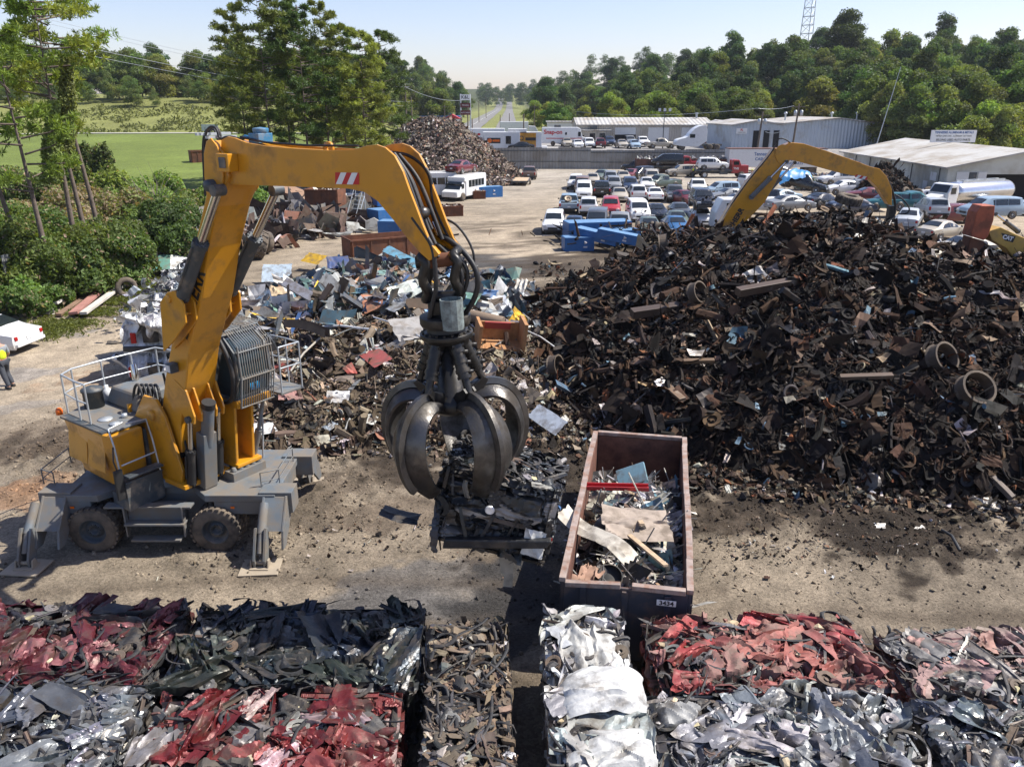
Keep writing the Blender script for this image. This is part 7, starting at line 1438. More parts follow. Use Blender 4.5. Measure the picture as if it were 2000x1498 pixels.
# lattice tower on the hill
q = yp(1588, -30, 330); T = thing('lattice_tower', 'blue grey lattice radio tower rising behind the wooded ridge', 'tower', (q.x, 330, 20)); mb = MB(); HT = q.z - 20 + 10
for k in range(3):
    a = k * 2.094 + .4; mb.tube([(3.2 * math.cos(a), 3.2 * math.sin(a), 0), (1.6 * math.cos(a), 1.6 * math.sin(a), HT)], .16, 5)
mb.build('tower_leg', M['rail'], T); mb = MB()
for i in range(14):
    z0, z1 = HT * i / 14, HT * (i + 1) / 14; r0_, r1_ = 3.2 - 1.6 * i / 14, 3.2 - 1.6 * (i + 1) / 14
    for k in range(3): a, b = k * 2.094 + .4, (k + 1) * 2.094 + .4; mb.tube([(r0_ * math.cos(a), r0_ * math.sin(a), z0), (r1_ * math.cos(b), r1_ * math.sin(b), z1)], .09, 4); mb.tube([(r1_ * math.cos(a), r1_ * math.sin(a), z1), (r1_ * math.cos(b), r1_ * math.sin(b), z1)], .09, 4)
mb.build('lattice', M['rail'], T)
def wire(a, b, sag, r, label, n=14):
    a, b = Vector(a), Vector(b); pts_ = [a + (b - a) * t - Vector((0, 0, sag * 4 * t * (1 - t))) for t in np.linspace(0, 1, n)]; mb = MB(); mb.tube(pts_, r, 5); o = mb.build('overhead_wire', M['rail']); return tag(o, label, 'power line', 'overhead wires')
wa = yp(150, 60, 75); wb = yp(800, 175, 150)
wire(yp(100, 40, 60), yp(800, 165, 150), 1.0, .014, 'upper thin overhead wire left of the pine grove'); wire(yp(100, 48, 60), yp(800, 170, 150), 1.0, .014, 'second overhead wire just under the upper one'); wire(yp(80, 75, 60), yp(800, 200, 190), .8, .02, 'lower bright overhead wire crossing the far trees on the left'); wire(yp(80, 90, 60), yp(800, 208, 190), .8, .016, 'lowest overhead wire on the left')
wire(yp(791, 170, 150), yp(913, 195, 190), 1.0, .03, 'wire from the tall pole towards the highway'); wire(yp(1481, 212, 139), yp(1551, 207, 140), .3, .03, 'wire between the two transformer poles'); wire(yp(1100, 215, 220), yp(1481, 212, 139), 1.2, .03, 'long wire in front of the wooded hill'); wire(yp(1551, 240, 140), yp(1495, 258, 143), .8, .04, 'black service cable hooked to the pale blue wall')
# billboard and far signs
q = yp(872, 230, 300); T = thing('roadside_sign', 'small far blue and white sign above the shredded pile', 'sign', (q.x, 300, float(TZ(q.x, 300)))); hh = q.z - float(TZ(q.x, 300)); mb = MB(); mb.tube([(0, 0, 0), (0, 0, hh)], .15, 6); mb.build('post', M['rail'], T); mb = MB(); mb.box((0, 0, hh + .6), (3.2, .2, 1.8)); mb.build('panel', M['signblue'], T)
q = yp(853, 240, 270); T = thing('blue_building', 'low blue roofed building far behind the shredded pile', 'building', (q.x, 275, float(TZ(q.x, 275)))); mb = MB(); mb.box((0, 0, 1.6), (14, 8, 3.2)); mb.build('wall', M['signblue'], T); mb = MB(); mb.box((0, 0, 3.3), (14.6, 8.6, .3)); mb.build('roof', M['signblue'], T)
q = yp(883, 240, 260); T = thing('red_kiosk', 'far red and white stand right of the blue building', 'stand', (q.x, 262, float(TZ(q.x, 262)))); mb = MB(); mb.box((0, 0, 1.4), (5, 4, 2.8)); mb.build('wall', M['white'], T); mb = MB(); mb.prism([(-2.8, 2.8), (2.8, 2.8), (0, 4.2)], -2.2, 2.2); mb.build('roof', M['red'], T)
# ================================================================== trees and bushes
RNG = np.random.default_rng(2024)
def leafquads(mb, P, N, s, cols, jit=.8, asp=.7, mat=0):
    n = len(P); Rm = frames(N, jit); h = s / 2
    q = np.array([(-1, -asp, 0), (1, -asp * .4, .15), (1.1, asp, -.1), (-.8, asp * .7, .1)]); V = np.einsum('nij,kj->nki', Rm, q) * h[:, None, None] + P[:, None]
    f = np.arange(n * 4).reshape(n, 4); mb.add(V.reshape(-1, 3), f, np.repeat(cols, 4, 0), mat)
def crownpts(n, lobes, shell=.45):
    """points in the outer part of a set of ellipsoid lobes (x,y,z,rx,rz)"""
    w = np.array([l[3] ** 2 for l in lobes]); k = RNG.choice(len(lobes), n, p=w / w.sum()); L_ = np.array(lobes)[k]
    d = RNG.normal(size=(n, 3)); d[:, 2] = np.where(d[:, 2] < -.3, -d[:, 2] * .5, d[:, 2]); d /= np.linalg.norm(d, axis=1)[:, None]; r = 1 - shell * RNG.random(n) ** 1.6
    r = r * (1 + .30 * vn(d[:, 0] * 3 + k, d[:, 1] * 3 + d[:, 2] * 2, 5) * 2)
    P = L_[:, :3] + d * r[:, None] * np.stack([L_[:, 3], L_[:, 3], L_[:, 4]], 1); return P, d, k, r
def lobes_of(h, R_, nl, base=.3):
    L_ = []
    for i in range(nl):
        t = RNG.random(); z = h * (base + (1 - base) * t); prof = math.sin(math.pi * min(1, .18 + .78 * t)) ** .8; a = RNG.uniform(0, 6.28); q = R_ * prof * RNG.uniform(.35, .95)
        r = R_ * RNG.uniform(.30, .52); L_.append((q * math.cos(a), q * math.sin(a), z, r, r * RNG.uniform(.75, 1.05)))
    L_.append((0, 0, h * .45, R_ * .75, h * .34)); L_.append((0, 0, h * .8, R_ * .5, h * .2)); return L_
def tree(name, label, cat, h, R_, nleaf, leaf, col, nl=26, base=.28, group=None, trunk=.2, shell=.45, bark='bark'):
    T = thing(name, label, cat, (0, 0, 0), group=group); L_ = lobes_of(h, R_, nl, base); P, d, k, r = crownpts(nleaf, L_, shell)
    lobc = RNG.uniform(.75, 1.3, len(L_) + 1)[k][:, None]; hue = RNG.normal(0, .08, (len(L_) + 1, 3))[k]
    c = np.array(col)[None] * lobc * (1 + hue) * RNG.uniform(.7, 1.3, (nleaf, 1)); c = np.c_[np.clip(c, .005, 1), np.ones(nleaf)]
    mb = MB(); leafquads(mb, P, d, leaf * RNG.uniform(.6, 1.3, nleaf), c); mb.build('crown', M['leaf'], T)
    mb = MB(); mb.tube([(0, 0, -.5), (.05 * R_, 0, h * .35), (0, 0, h * .85)], [trunk * 1.3, trunk, trunk * .3], 7)
    for i in range(7):
        l = L_[RNG.integers(0, len(L_))]; z0 = h * RNG.uniform(.25, .55); mb.tube([(0, 0, z0), (l[0] * .5, l[1] * .5, (z0 + l[2]) / 2 + .2), (l[0], l[1], l[2])], [trunk * .5, trunk * .3, trunk * .1], 5)
    mb.build('trunk', M[bark], T); return T
G1, G2, G3, G4 = (.115, .165, .045), (.07, .112, .038), (.19, .22, .05), (.145, .18, .058)
TR = [tree('broadleaf_tree', 'x', 'tree', 13, 5.2, 15000, .40, G1, 30, .15), tree('broadleaf_tree', 'x', 'tree', 14, 4.8, 15000, .38, G2, 34, .15), tree('broadleaf_tree', 'x', 'tree', 11, 4.6, 13000, .38, G3, 26, .08), tree('broadleaf_tree', 'x', 'tree', 12, 4.2, 13000, .38, G4, 26, .1), tree('broadleaf_tree', 'x', 'tree', 15, 4.4, 14000, .36, G2, 36, .1)]
spotl = []
# wooded hill on the right: rows of trees from the foot to the ridge
def addrow(x0, x1, y0, y1, n, s0, s1, kinds, rule=None):
    for i in range(n):
        x = x0 + (x1 - x0) * (i + RNG.uniform(.1, .9)) / n; y = RNG.uniform(y0, y1)
        if rule and not rule(x, y): continue
        spotl.append((x, y, RNG.uniform(s0, s1), int(RNG.choice(kinds))))
addrow(24, 60, 188, 196, 6, .62, .85, [0, 2, 3]); addrow(20, 78, 198, 208, 11, .6, .9, [0, 2, 3, 2]); addrow(24, 110, 212, 224, 15, .6, 1.0, [0, 1, 3, 2]); addrow(30, 150, 230, 244, 22, .7, 1.0, [0, 1, 2, 3, 4]); addrow(34, 175, 250, 266, 24, .7, 1.1, [0, 1, 4, 3]); addrow(38, 190, 272, 290, 24, .75, 1.15, [0, 1, 4, 2]); addrow(55, 230, 300, 322, 22, .8, 1.2, [0, 1, 4, 3])
addrow(66, 76, 122, 130, 3, .7, .9, [3, 2]); addrow(66, 110, 132, 142, 10, .7, .95, [0, 3, 2, 3]); addrow(68, 115, 146, 156, 10, .75, 1.05, [0, 1, 2, 3]); addrow(64, 130, 162, 174, 12, .8, 1.1, [0, 1, 4, 3]); addrow(66, 140, 180, 192, 13, .8, 1.15, [0, 1, 2, 4]); addrow(66, 150, 198, 212, 14, .85, 1.15, [0, 1, 2, 4]); addrow(62, 80, 128, 160, 4, .75, 1.0, [0, 3])
addrow(10, 60, 330, 370, 10, .8, 1.1, [0, 1, 2]); addrow(12, 110, 420, 470, 14, .9, 1.3, [0, 1]); addrow(14, 160, 540, 600, 16, 1.0, 1.4, [0, 1, 4]); addrow(6, 20, 230, 300, 5, .5, .75, [2, 3]); addrow(9, 26, 196, 215, 4, .5, .7, [2, 3, 0])
# far left of the highway and the bank on the left
addrow(-75, -22, 268, 292, 12, .75, 1.05, [0, 1, 3, 2]); addrow(-90, -22, 330, 380, 14, .9, 1.2, [0, 1, 4]); addrow(-130, -24, 450, 520, 16, 1.0, 1.3, [0, 1]); addrow(-60, -26, 228, 246, 7, .55, .8, [2, 3, 0])
addrow(-172, -58, 236, 256, 32, .65, 1.05, [0, 1, 2, 3, 4]); addrow(-190, -66, 264, 292, 24, .8, 1.15, [0, 1, 4]); addrow(-160, -56, 222, 234, 26, .35, .65, [3, 0, 2])
addrow(-40, 40, 900, 1150, 13, 1.3, 1.8, [0, 1]); addrow(-300, -60, 620, 760, 18, 1.2, 1.6, [0, 1])
# kudzu-like broad clump seen against the sky
spotl.append((100.0, 262, 1.35, 1))
def wherelab(x, y):
    if x > 60 and y < 180: return 'behind the white shed'
    if x > 18 and y < 340: return 'on the wooded hill at the right'
    if x > 5: return 'on the far ridge right of the highway'
    if x > -23: return 'at the highway crest'
    if y < 265 and x < -60: return 'on the grassy bank at the left'
    return 'on the far hills left of the highway'
KN = ['rounded mid green tree', 'dark green tall tree', 'yellow green bushy tree', 'loose pale green tree', 'slim dark tree']
spotl.sort(key=lambda q: -q[2] / math.hypot(q[0], q[1])); mb = MB()      # the 290 that show largest are trees of their own, the rest one far wood
for x, y, s, kd in spotl[290:]:
    me = TR[kd].children[0].data; n = len(me.vertices); v = np.zeros(n * 3); me.vertices.foreach_get('co', v); c = np.zeros(n * 4); me.color_attributes['Col'].data.foreach_get('color', c); v = v.reshape(-1, 4, 3)[::3].reshape(-1, 3); c = c.reshape(-1, 4, 4)[::3].reshape(-1, 4); a = RNG.uniform(0, 6.28)
    v = v @ np.array([[math.cos(a), math.sin(a), 0], [-math.sin(a), math.cos(a), 0], [0, 0, 1]]) * s + np.array((x, y, float(TZ(x, y)) - .3)); mb.add(v, np.arange(len(v)).reshape(-1, 4), c)
tag(mb.build('far_woodland', M['leaf']), 'far woods closing the hills behind the nearer trees', 'woodland', kind='stuff')
for i, (x, y, s, kd) in enumerate(spotl[:290]):
    z = float(TZ(x, y)) - .3; r = (0, 0, RNG.uniform(0, 6.28)); sc = (s * RNG.uniform(.9, 1.15), s * RNG.uniform(.9, 1.15), s * RNG.uniform(.85, 1.1)); w_ = wherelab(x, y); lb = KN[kd] + ' ' + w_
    if kd not in used: used.add(kd); t = TR[kd]; t.location = (x, y, z); t.rotation_euler = r; t.scale = sc; t['label'] = lb
    else: t = dup(TR[kd], (x, y, z), None, lb, None, scale=sc, rot=r)
    t['group'] = 'trees ' + w_
# pines: whorled limbs with needle tufts
def pine(name, label, h, R_, ntuft, col, z0=.35, spark=1.0, tuft=.55, group=None, lean=0.0, nb=46, nd=12, tr=.2, cat='pine tree'):
    T = thing(name, label, cat, (0, 0, 0), group=group); mb = MB(); tp = [(0, 0, -.3), (lean * .3, 0, h * .4), (lean, 0, h)]; mb.tube(smoothpoly(tp, 2, False), [tr * (1.15 - 1.05 * i / 8) for i in range(len(smoothpoly(tp, 2, False)))], 8); tips = []
    for i in range(nb):
        t = z0 + (1 - z0) * (i + RNG.random() * .8) / nb; z = h * t; x0 = lean * t * t; a = RNG.uniform(0, 6.28); l_ = R_ * (math.sin(math.pi * min(1, .25 + .72 * (t - z0) / (1 - z0))) ** .7) * RNG.uniform(.5, 1.1) + .3; up = l_ * RNG.uniform(-.05, .45)
        e = (x0 + l_ * math.cos(a), l_ * math.sin(a), z + up); m_ = (x0 + .55 * l_ * math.cos(a + .15), .55 * l_ * math.sin(a + .15), z + up * .35); mb.tube([(x0, 0, z), m_, e], [tr * .28, tr * .16, tr * .06], 5)
        for k in range(max(2, int(ntuft / nb))):
            u = 1.05 - .5 * RNG.random() ** 1.7; c = Vector((x0, 0, z)).lerp(Vector(e), u) + Vector(RNG.normal(0, .12 * l_, 3)) * Vector((1, 1, .55)); tips.append((*c, RNG.uniform(.75, 1.25)))
    mb.build('trunk', M['bark'], T); tips = np.array(tips); n = len(tips); P = np.repeat(tips[:, :3], nd, 0); d = RNG.normal(size=(n * nd, 3)); d[:, 2] += .5; d /= np.linalg.norm(d, axis=1)[:, None]
    s = tuft * RNG.uniform(.5, 1.0, n * nd)[:, None]; w_ = np.cross(d, RNG.normal(size=(n * nd, 3))); w_ /= np.linalg.norm(w_, axis=1)[:, None]; wd = tuft * .06
    V = np.stack([P - w_ * wd * .4, P + d * s * .55 + w_ * wd * 1.3, P + d * s, P + d * s * .5 - w_ * wd * 1.3], 1); c = np.array(col)[None] * np.repeat(tips[:, 3:4], nd, 0) * RNG.uniform(.7, 1.3, (n * nd, 1)); mb = MB(); mb.add(V.reshape(-1, 3), np.arange(len(V) * 4).reshape(-1, 4), np.repeat(np.c_[c, np.ones(len(c))], 4, 0)); mb.build('crown', M['needle'], T); return T
PG = 'pines in the grove behind the boom'; PC = (.145, .19, .045)
PN = [pine('pine_tree', 'x', 21, 2.9, 1150, PC, .3, nb=52, nd=18, tuft=.5), pine('pine_tree', 'x', 19, 3.1, 1100, (.105, .155, .042), .34, nb=48, nd=18, tuft=.5), pine('pine_tree', 'x', 17, 2.9, 950, (.20, .235, .05), .3, nb=44, nd=18, tuft=.5)]
pl = [(452, 8, 88, 0, 'tallest pine at the left edge of the grove, crown out of frame'), (498, -30, 84, 0, 'pine with bare trunk near the left of the grove'), (540, -20, 92, 1, 'dense pine in the left half of the grove'), (578, 10, 86, 1, 'pine in the middle of the grove, top just out of frame'), (622, 8, 90, 0, 'dark pine in the middle of the grove'), (660, 50, 95, 1, 'pine right of the middle, a little lower than its neighbours'),
      (700, 60, 90, 2, 'yellow green pine in the right half of the grove'), (738, 62, 97, 1, 'pine whose crown makes the right edge of the grove'), (705, 120, 84, 2, 'lower pine with a long bough reaching right'), (470, 120, 96, 2, 'lower pine at the left edge of the grove'), (560, 100, 100, 2, 'lower pine behind the middle of the grove'), (640, 130, 100, 2, 'lower pine in the shade of the grove')]
up_ = set()
for px, top, Y, kd, lb in pl:
    q = yp(px, top, Y); z0 = float(TZ(q.x, Y)); hh = (21, 19, 17)[kd]; s = (q.z - z0) / hh
    if kd not in up_: up_.add(kd); t = PN[kd]; t.location = (q.x, Y, z0); t.scale = (s * 1.05, s * 1.05, s); t['label'] = lb
    else: t = dup(PN[kd], (q.x, Y, z0), None, lb, scale=(s * 1.05, s * 1.05, s), rot=(0, 0, RNG.uniform(0, 6)))
    t['group'] = PG
# the sparse pines close by at the left edge
LP = [(20, 46, -3.2, 'leftmost thin pine leaning at the left edge', 17, .42), (120, 47, .2, 'straight pine trunk with sparse boughs at the left', 19, .45), (150, 50, -1.6, 'tall pine wrapped in ivy at the left', 19, .5), (62, 44, -1.0, 'thin pine between the ivy clad trunks', 16, .35), (180, 52, -2.2, 'slim bare trunk right of the ivy clad pine', 20, .62)]
for i, (px, Y, ln, lb, hh, z0) in enumerate(LP):
    q = yp(px, 330, Y); t = pine('pine_tree', lb, hh, 3.0, 420, (.19, .25, .045), z0, tuft=.42, group='tall thin pines at the left edge', lean=ln, nb=21, nd=20, tr=.22); t.location = (q.x, Y, 0); t.rotation_euler = (0, 0, R(-12 * (i % 2)))
# bushes over the left fence
def bush(name, label, x, y, z, rx, rz, nleaf, col, leaf=.17, nl=14, cat='bush', group='bushes along the left fence', brown=0.0):
    T = thing(name, label, cat, (x, y, z), group=group); L_ = [(RNG.normal(0, rx * .42), RNG.normal(0, rx * .42), rz * RNG.uniform(.2, .75), rx * RNG.uniform(.25, .48), rz * RNG.uniform(.22, .42)) for _ in range(nl)]; P, d, k, r = crownpts(nleaf, L_, .5)
    lc = RNG.uniform(.65, 1.35, nl)[k][:, None]; c = np.array(col)[None] * lc * RNG.uniform(.65, 1.35, (nleaf, 1)); br = (RNG.random(nleaf) < brown)[:, None]; c = np.where(br, np.array((.36, .27, .18)) * RNG.uniform(.6, 1.3, (nleaf, 1)), c); P[:, 2] = np.maximum(P[:, 2], .02)
    mb = MB(); leafquads(mb, P, d, leaf * RNG.uniform(.6, 1.35, nleaf), np.c_[c, np.ones(nleaf)]); mb.build('foliage', M['leaf'], T); mb = MB()
    for i in range(6): l = L_[i % nl]; mb.tube([(0, 0, 0), (l[0] * .6, l[1] * .6, l[2] * .6), (l[0], l[1], l[2])], [.07, .045, .015], 5)
    mb.build('stems', M['bark'], T); return T
GB, GD, GY_ = (.14, .20, .05), (.09, .14, .042), (.20, .235, .075)
for (px, row, rx, rz, col, br, n, lb) in [(20, 600, 3.6, 4.2, GB, .04, 14000, 'bright green bush at the left edge above the white sedan'), (95, 590, 3.2, 3.6, GB, .03, 13000, 'rounded green bush left of the board stack'), (170, 575, 3.0, 3.4, GD, .03, 12000, 'dark green bush behind the board stack'), (250, 545, 3.0, 4.0, GD, .02, 13000, 'dark glossy bush above the tyre'), (215, 560, 2.2, 2.6, GY_, .15, 8000, 'pale vine clad bush over the grey fence'),
    (50, 618, 2.0, 1.7, GB, .05, 8000, 'low bush just behind the white sedan'), (112, 600, 1.5, 1.3, GD, .1, 6000, 'low dark shrub beside the loose boards'), (20, 500, 4.5, 4.0, GB, .1, 13000, 'wide green bush further back at the left edge'), (110, 470, 4.4, 4.2, GY_, .75, 15000, 'dead brown tangle of vines over the bushes'), (190, 455, 3.6, 3.8, GY_, .45, 12000, 'half withered vine heap right of the brown tangle'),
    (320, 500, 3.2, 4.0, GD, .03, 13000, 'dark bush between the green panel and the fence'), (345, 455, 2.8, 3.6, GY_, .05, 11000, 'light green bush touching the boom'), (300, 430, 3.2, 4.2, GB, .05, 12000, 'bushy sapling above the fence with bare twigs'), (385, 425, 2.6, 3.2, GB, .05, 10000, 'green bush just left of the boom'), (460, 420, 3.4, 3.4, GB, .04, 12000, 'bush right behind the boom'), (520, 402, 3.2, 3.4, GD, .04, 10000, 'darker bush right of the boom, before the grove'),
    (185, 390, 2.6, 6.2, GD, .04, 16000, 'ivy mound climbing round the pine trunks'), (215, 420, 2.6, 5.0, GB, .04, 13000, 'ivy mound at the foot of the pine trunks, right side'), (110, 400, 3.4, 4.6, GD, .08, 13000, 'shaded bush under the thin pines'), (20, 410, 4.6, 4.8, GD, .1, 13000, 'shaded bush under the leftmost pine'), (250, 450, 2.4, 3.4, GB, .05, 9000, 'bush below the ivy mound, right side')]:
    q = gp(px, row + 28, 0); bush('bush', lb, q.x - 1.6, q.y + rx * .8 + 1.8, 0, rx, rz, int(n * 1.6), col, brown=br, leaf=.11 + .0017 * q.y)
# ivy sleeves on two trunks
for (px, Y, top, bot, lb) in [(134, 47.5, 110, 330, 'ivy sleeve climbing the straight pine trunk'), (108, 46.5, 200, 360, 'ivy sleeve on the second pine trunk')]:
    a = yp(px - 6, bot, Y); b = yp(px - 2, top, Y); n = 5200; t = RNG.random(n); P = np.array(a)[None] * (1 - t[:, None]) + np.array(b)[None] * t[:, None]; an = RNG.uniform(0, 6.28, n); rr = .45 * RNG.uniform(.5, 1.15, n) * (1.15 - .5 * t) * (1 + .6 * vn(t * 9, an, 3)); d = np.stack([np.cos(an), np.sin(an), 0 * an + .2], 1); P = P + d * rr[:, None]; mb = MB(); c = np.array(GY_)[None] * RNG.uniform(.5, 1.4, (n, 1)) * (1 + .4 * vn(t * 12, an, 9))[:, None]
    leafquads(mb, P, d, .17 * RNG.uniform(.6, 1.3, n), np.c_[c, np.ones(n)]); o = mb.build('ivy', M['leaf']); tag(o, lb, 'ivy', 'ivy on the pines')
# weeds: grass tufts at the verge, scrub on the bank
mb = MB(); n = 16000; t = RNG.random(n); px = 60 + 430 * t; A = gp(60, 672); B = gp(330, 565); C_ = gp(470, 470); X = np.where(t < .7, A.x + (B.x - A.x) * t / .7, B.x + (C_.x - B.x) * (t - .7) / .3) + RNG.normal(-.6, .9, n); Y = np.where(t < .7, A.y + (B.y - A.y) * t / .7, B.y + (C_.y - B.y) * (t - .7) / .3) + RNG.normal(.3, .8, n); k = vn(X / 1.2, Y / 1.2, 8) > -.22; X, Y = X[k], Y[k]; n = len(X)
P = np.stack([X, Y, .08 + .12 * RNG.random(n)], 1); c = np.array((.10, .125, .03))[None] * RNG.uniform(.6, 1.5, (n, 1)); leafquads(mb, P, np.tile([0., -.3, .3], (n, 1)), .16 * RNG.uniform(.5, 1.4, n), np.c_[c, np.ones(n)], .9, .35); tag(mb.build('grass_verge', M['leaf']), 'rough grass and weeds along the edge of the gravel track', 'grass', kind='stuff')
mb = MB(); n = 7000; X = RNG.uniform(-110, -36, n); Y = 184 + 42 * RNG.random(n); k = vn(X / 5, Y / 4, 18) > .02; X, Y = X[k], Y[k]; n = len(X); P = np.stack([X, Y, TZ(X, Y) + .5 * RNG.random(n) * (1 + 2 * (vn(X / 6, Y / 6, 3) > .2))], 1); c = np.array((.12, .13, .04))[None] * RNG.uniform(.6, 1.4, (n, 1)) * np.where(RNG.random(n) < .15, 1.5, 1)[:, None]; leafquads(mb, P, np.tile([0., -.3, .3], (n, 1)), .7 * RNG.uniform(.5, 1.3, n), np.c_[c, np.ones(n)], .9, .5); tag(mb.build('scrub', M['leaf']), 'weeds and scrub scattered over the grassy bank', 'scrub', kind='stuff')
# bare twigs of the sapling
q = gp(300, 462, 0); T = thing('bare_sapling', 'leafless pale twigs rising out of the bushes against the lawn', 'sapling', (q.x, q.y + 1.5, 2.2)); mb = MB()
for i in range(16):
    a = RNG.uniform(-1.1, 1.1); l_ = RNG.uniform(2.0, 4.4); mb.tube([(0, 0, 0), (math.sin(a) * l_ * .5, RNG.normal(0, .3), math.cos(a) * l_ * .55), (math.sin(a) * l_ * .9, RNG.normal(0, .5), math.cos(a) * l_)], [.03, .02, .006], 4)
mb.build('twigs', mat('pale_twig', (.30, .25, .2), .9), T); mb = MB(); mb.tube([(0, 0, -2.4), (0, 0, .2)], .06, 6); mb.build('trunk', M['bark'], T)
# ================================================================== other machines and yard clutter
RNG = np.random.default_rng(4242)
# second material handler beyond the dark heap, boom rising to the right
Y2 = 50.0; b0 = yp(1400, 480, Y2); F2 = Frame((b0.x, Y2, 0), 0); T2 = thing('material_handler', 'second yellow material handler reaching over the dark heap from behind', 'excavator', (b0.x, Y2, 0)); MAT[T2.name] = F2.m; w2 = .8
t2 = lambda pts_, y: [F2.tr(a, b, y) for a, b in pts_]
mb = MB(); mb.prism(t2([(1372, 506), (1392, 462), (1425, 408), (1462, 356), (1500, 310), (1515, 290), (1528, 296), (1534, 318), (1522, 345), (1494, 395), (1480, 410), (1458, 432), (1440, 470), (1420, 492)], -w2 / 2), -w2 / 2, w2 / 2); bo2 = mb.build('boom', M['yellow'], T2, bevel=.03)
mb = MB(); mb.prism(smoothpoly(t2([(1512, 300), (1522, 282), (1540, 284), (1546, 305), (1538, 322), (1520, 320)], -w2 / 2 - .04), 1), -w2 / 2 - .06, -w2 / 2 - .01); mb.build('elbow_plate', M['yellow'], bo2)
mb = MB(); mb.prism(t2([(1530, 285), (1545, 279), (1570, 281), (1620, 297), (1680, 318), (1700, 326), (1718, 330), (1732, 345), (1742, 370), (1742, 402), (1736, 400), (1728, 388), (1715, 368), (1700, 352), (1688, 348), (1640, 338), (1560, 316), (1536, 312)], -.3), -.3, .3); so2 = mb.build('stick', M['yellow'], T2, bevel=.02)
q = t2([(1672, 341), (1695, 346), (1693, 352), (1669, 346)], -.3); mb = MB(); v = [(a, -.306, b) for a, b in q]; mb.add(v, [(0, 1, 2, 3)]); st2 = mb.build('warning_sticker', M['red'], so2); mb = MB()
for t0, t1 in ((.1, .35), (.55, .8)): mb.add([(p[0], -.312, p[2]) for p in (lerp(v[3], v[2], t0), lerp(v[3], v[2], t1), lerp(v[0], v[1], t1 + .1), lerp(v[0], v[1], t0 + .1))], [(0, 1, 2, 3)])
mb.build('white_stripe', M['white'], st2)
for yy, lo, hi in ((-w2 / 2 - .16, (1468, 385), (1536, 316)), (w2 / 2 + .16, (1490, 385), (1552, 318))): a, b = F2.tr(*lo, yy), F2.tr(*hi, yy); cyl(T2, (a[0], yy, a[1]), (b[0], yy, b[1]), .55, .15, .07, 'arm_cylinder', 'ymeta')
hb = MB()
for k in range(4):
    yy = -.25 + .15 * k; hose(hb, [(a, yy, b) for a, b in t2([(1380, 490 - k * 2), (1420, 412 - k), (1462, 352), (1505, 302), (1514, 285), (1518, 272), (1530, 270), (1545, 280)], yy)], .04)
for k in range(5): yy = -.2 + .1 * k; hose(hb, [(a, yy, b) for a, b in t2([(1722, 335), (1740, 360), (1750, 395 + 4 * k), (1748, 420), (1738, 432)], yy)], .045)
hb.build('hydraulic_hose', M['black'], T2); hb = MB(); hose(hb, [(a, 0, b) for a, b in t2([(1748, 380), (1765, 390), (1778, 408), (1772, 418), (1756, 418)], 0)], .045)
hb.build('hydraulic_hose', M['black'], T2)
x0, z0 = F2.tr(1428, 452, -w2 / 2); x1_, z1_ = F2.tr(1452, 412, -w2 / 2); text('LIEBHERR', .45, ((x0 + x1_) / 2 - .2, -w2 / 2 - .01, (z0 + z1_) / 2 - .1), (R(90), -math.atan2(z1_ - z0, x1_ - x0), 0), M['black'], bo2, bold=.02)
mb = MB(); mb.box((1.2, 1.2, 1.5), (4.4, 2.8, 1.6)); mb.build('machine_house', M['yellow'], T2, bevel=.1); mb = MB(); mb.box((1.2, 1.0, .5), (3.8, 2.6, .7)); mb.build('undercarriage', M['dgrey'], T2)
cb = MB(); cb.box((3.0, -1.0, 2.6), (1.5, 1.3, 1.9)); cab2 = cb.build('cab', M['cabglass'], T2, bevel=.05); cb = MB()
for k in range(11): cb.tube([(2.2 + .16 * k, -1.75, 1.6), (2.2 + .16 * k, -1.75, 3.6)], .018, 5)
for z in (1.6, 2.2, 3.6): cb.tube([(2.15, -1.75, z), (3.85, -1.75, z)], .035, 5)
cb.build('cab_guard', M['rail'], cab2); cb = MB(); railing(cb, [(3.95, -1.7), (4.6, -1.7), (4.6, -.8)], 1.5, 2.2, 2.9, .035); cb.build('platform_railing', M['rail'], T2)
# its grapple
tq = F2.tr(1742, 402, 0); gx2 = b0.x + tq[0]; gz2 = tq[1]; T = thing('grapple', 'dark grapple at the end of the second boom, half sunk in wrecks', 'grapple', (gx2, Y2, gz2)); mb = MB(); mb.box((0, 0, -.5), (.4, .4, 1.0)); mb.lathe([(0, -1.0), (.4, -1.0), (.4, -1.2), (.25, -1.25), (.2, -2.0), (0, -2.0)], (0, 0, 0), 'z', 14); mb.build('rotator', M['oilsteel'], T)
for i in range(5):
    a = i * 1.2566; ca, sa = math.cos(a), math.sin(a); mb = MB(); mb.tube([(.2 * ca, .2 * sa, -1.8), (.9 * ca, .9 * sa, -1.9), (1.1 * ca, 1.1 * sa, -2.5), (.6 * ca, .6 * sa, -3.3)], [.12, .2, .2, .05], 7); mb.build('tine', M['oilsteel'], T)
# white truck cab beside the second machine
p = gp(1428, 460, 0); T = thing('truck_cab', 'white stripped truck cab standing left of the second boom', 'truck cab', (p.x - .2, p.y + 1.5, 0)); mb = MB(); mb.prism([(-1.2, .5), (1.2, .5), (1.2, 2.9), (-.6, 2.9), (-1.1, 1.8)], -1.0, 1.0); mb.build('cab', PAINT['white'], T, bevel=.08); mb = MB(); mb.box((.2, 0, 2.2), (.9, 2.04, .75)); mb.build('window', M['glass'], T)
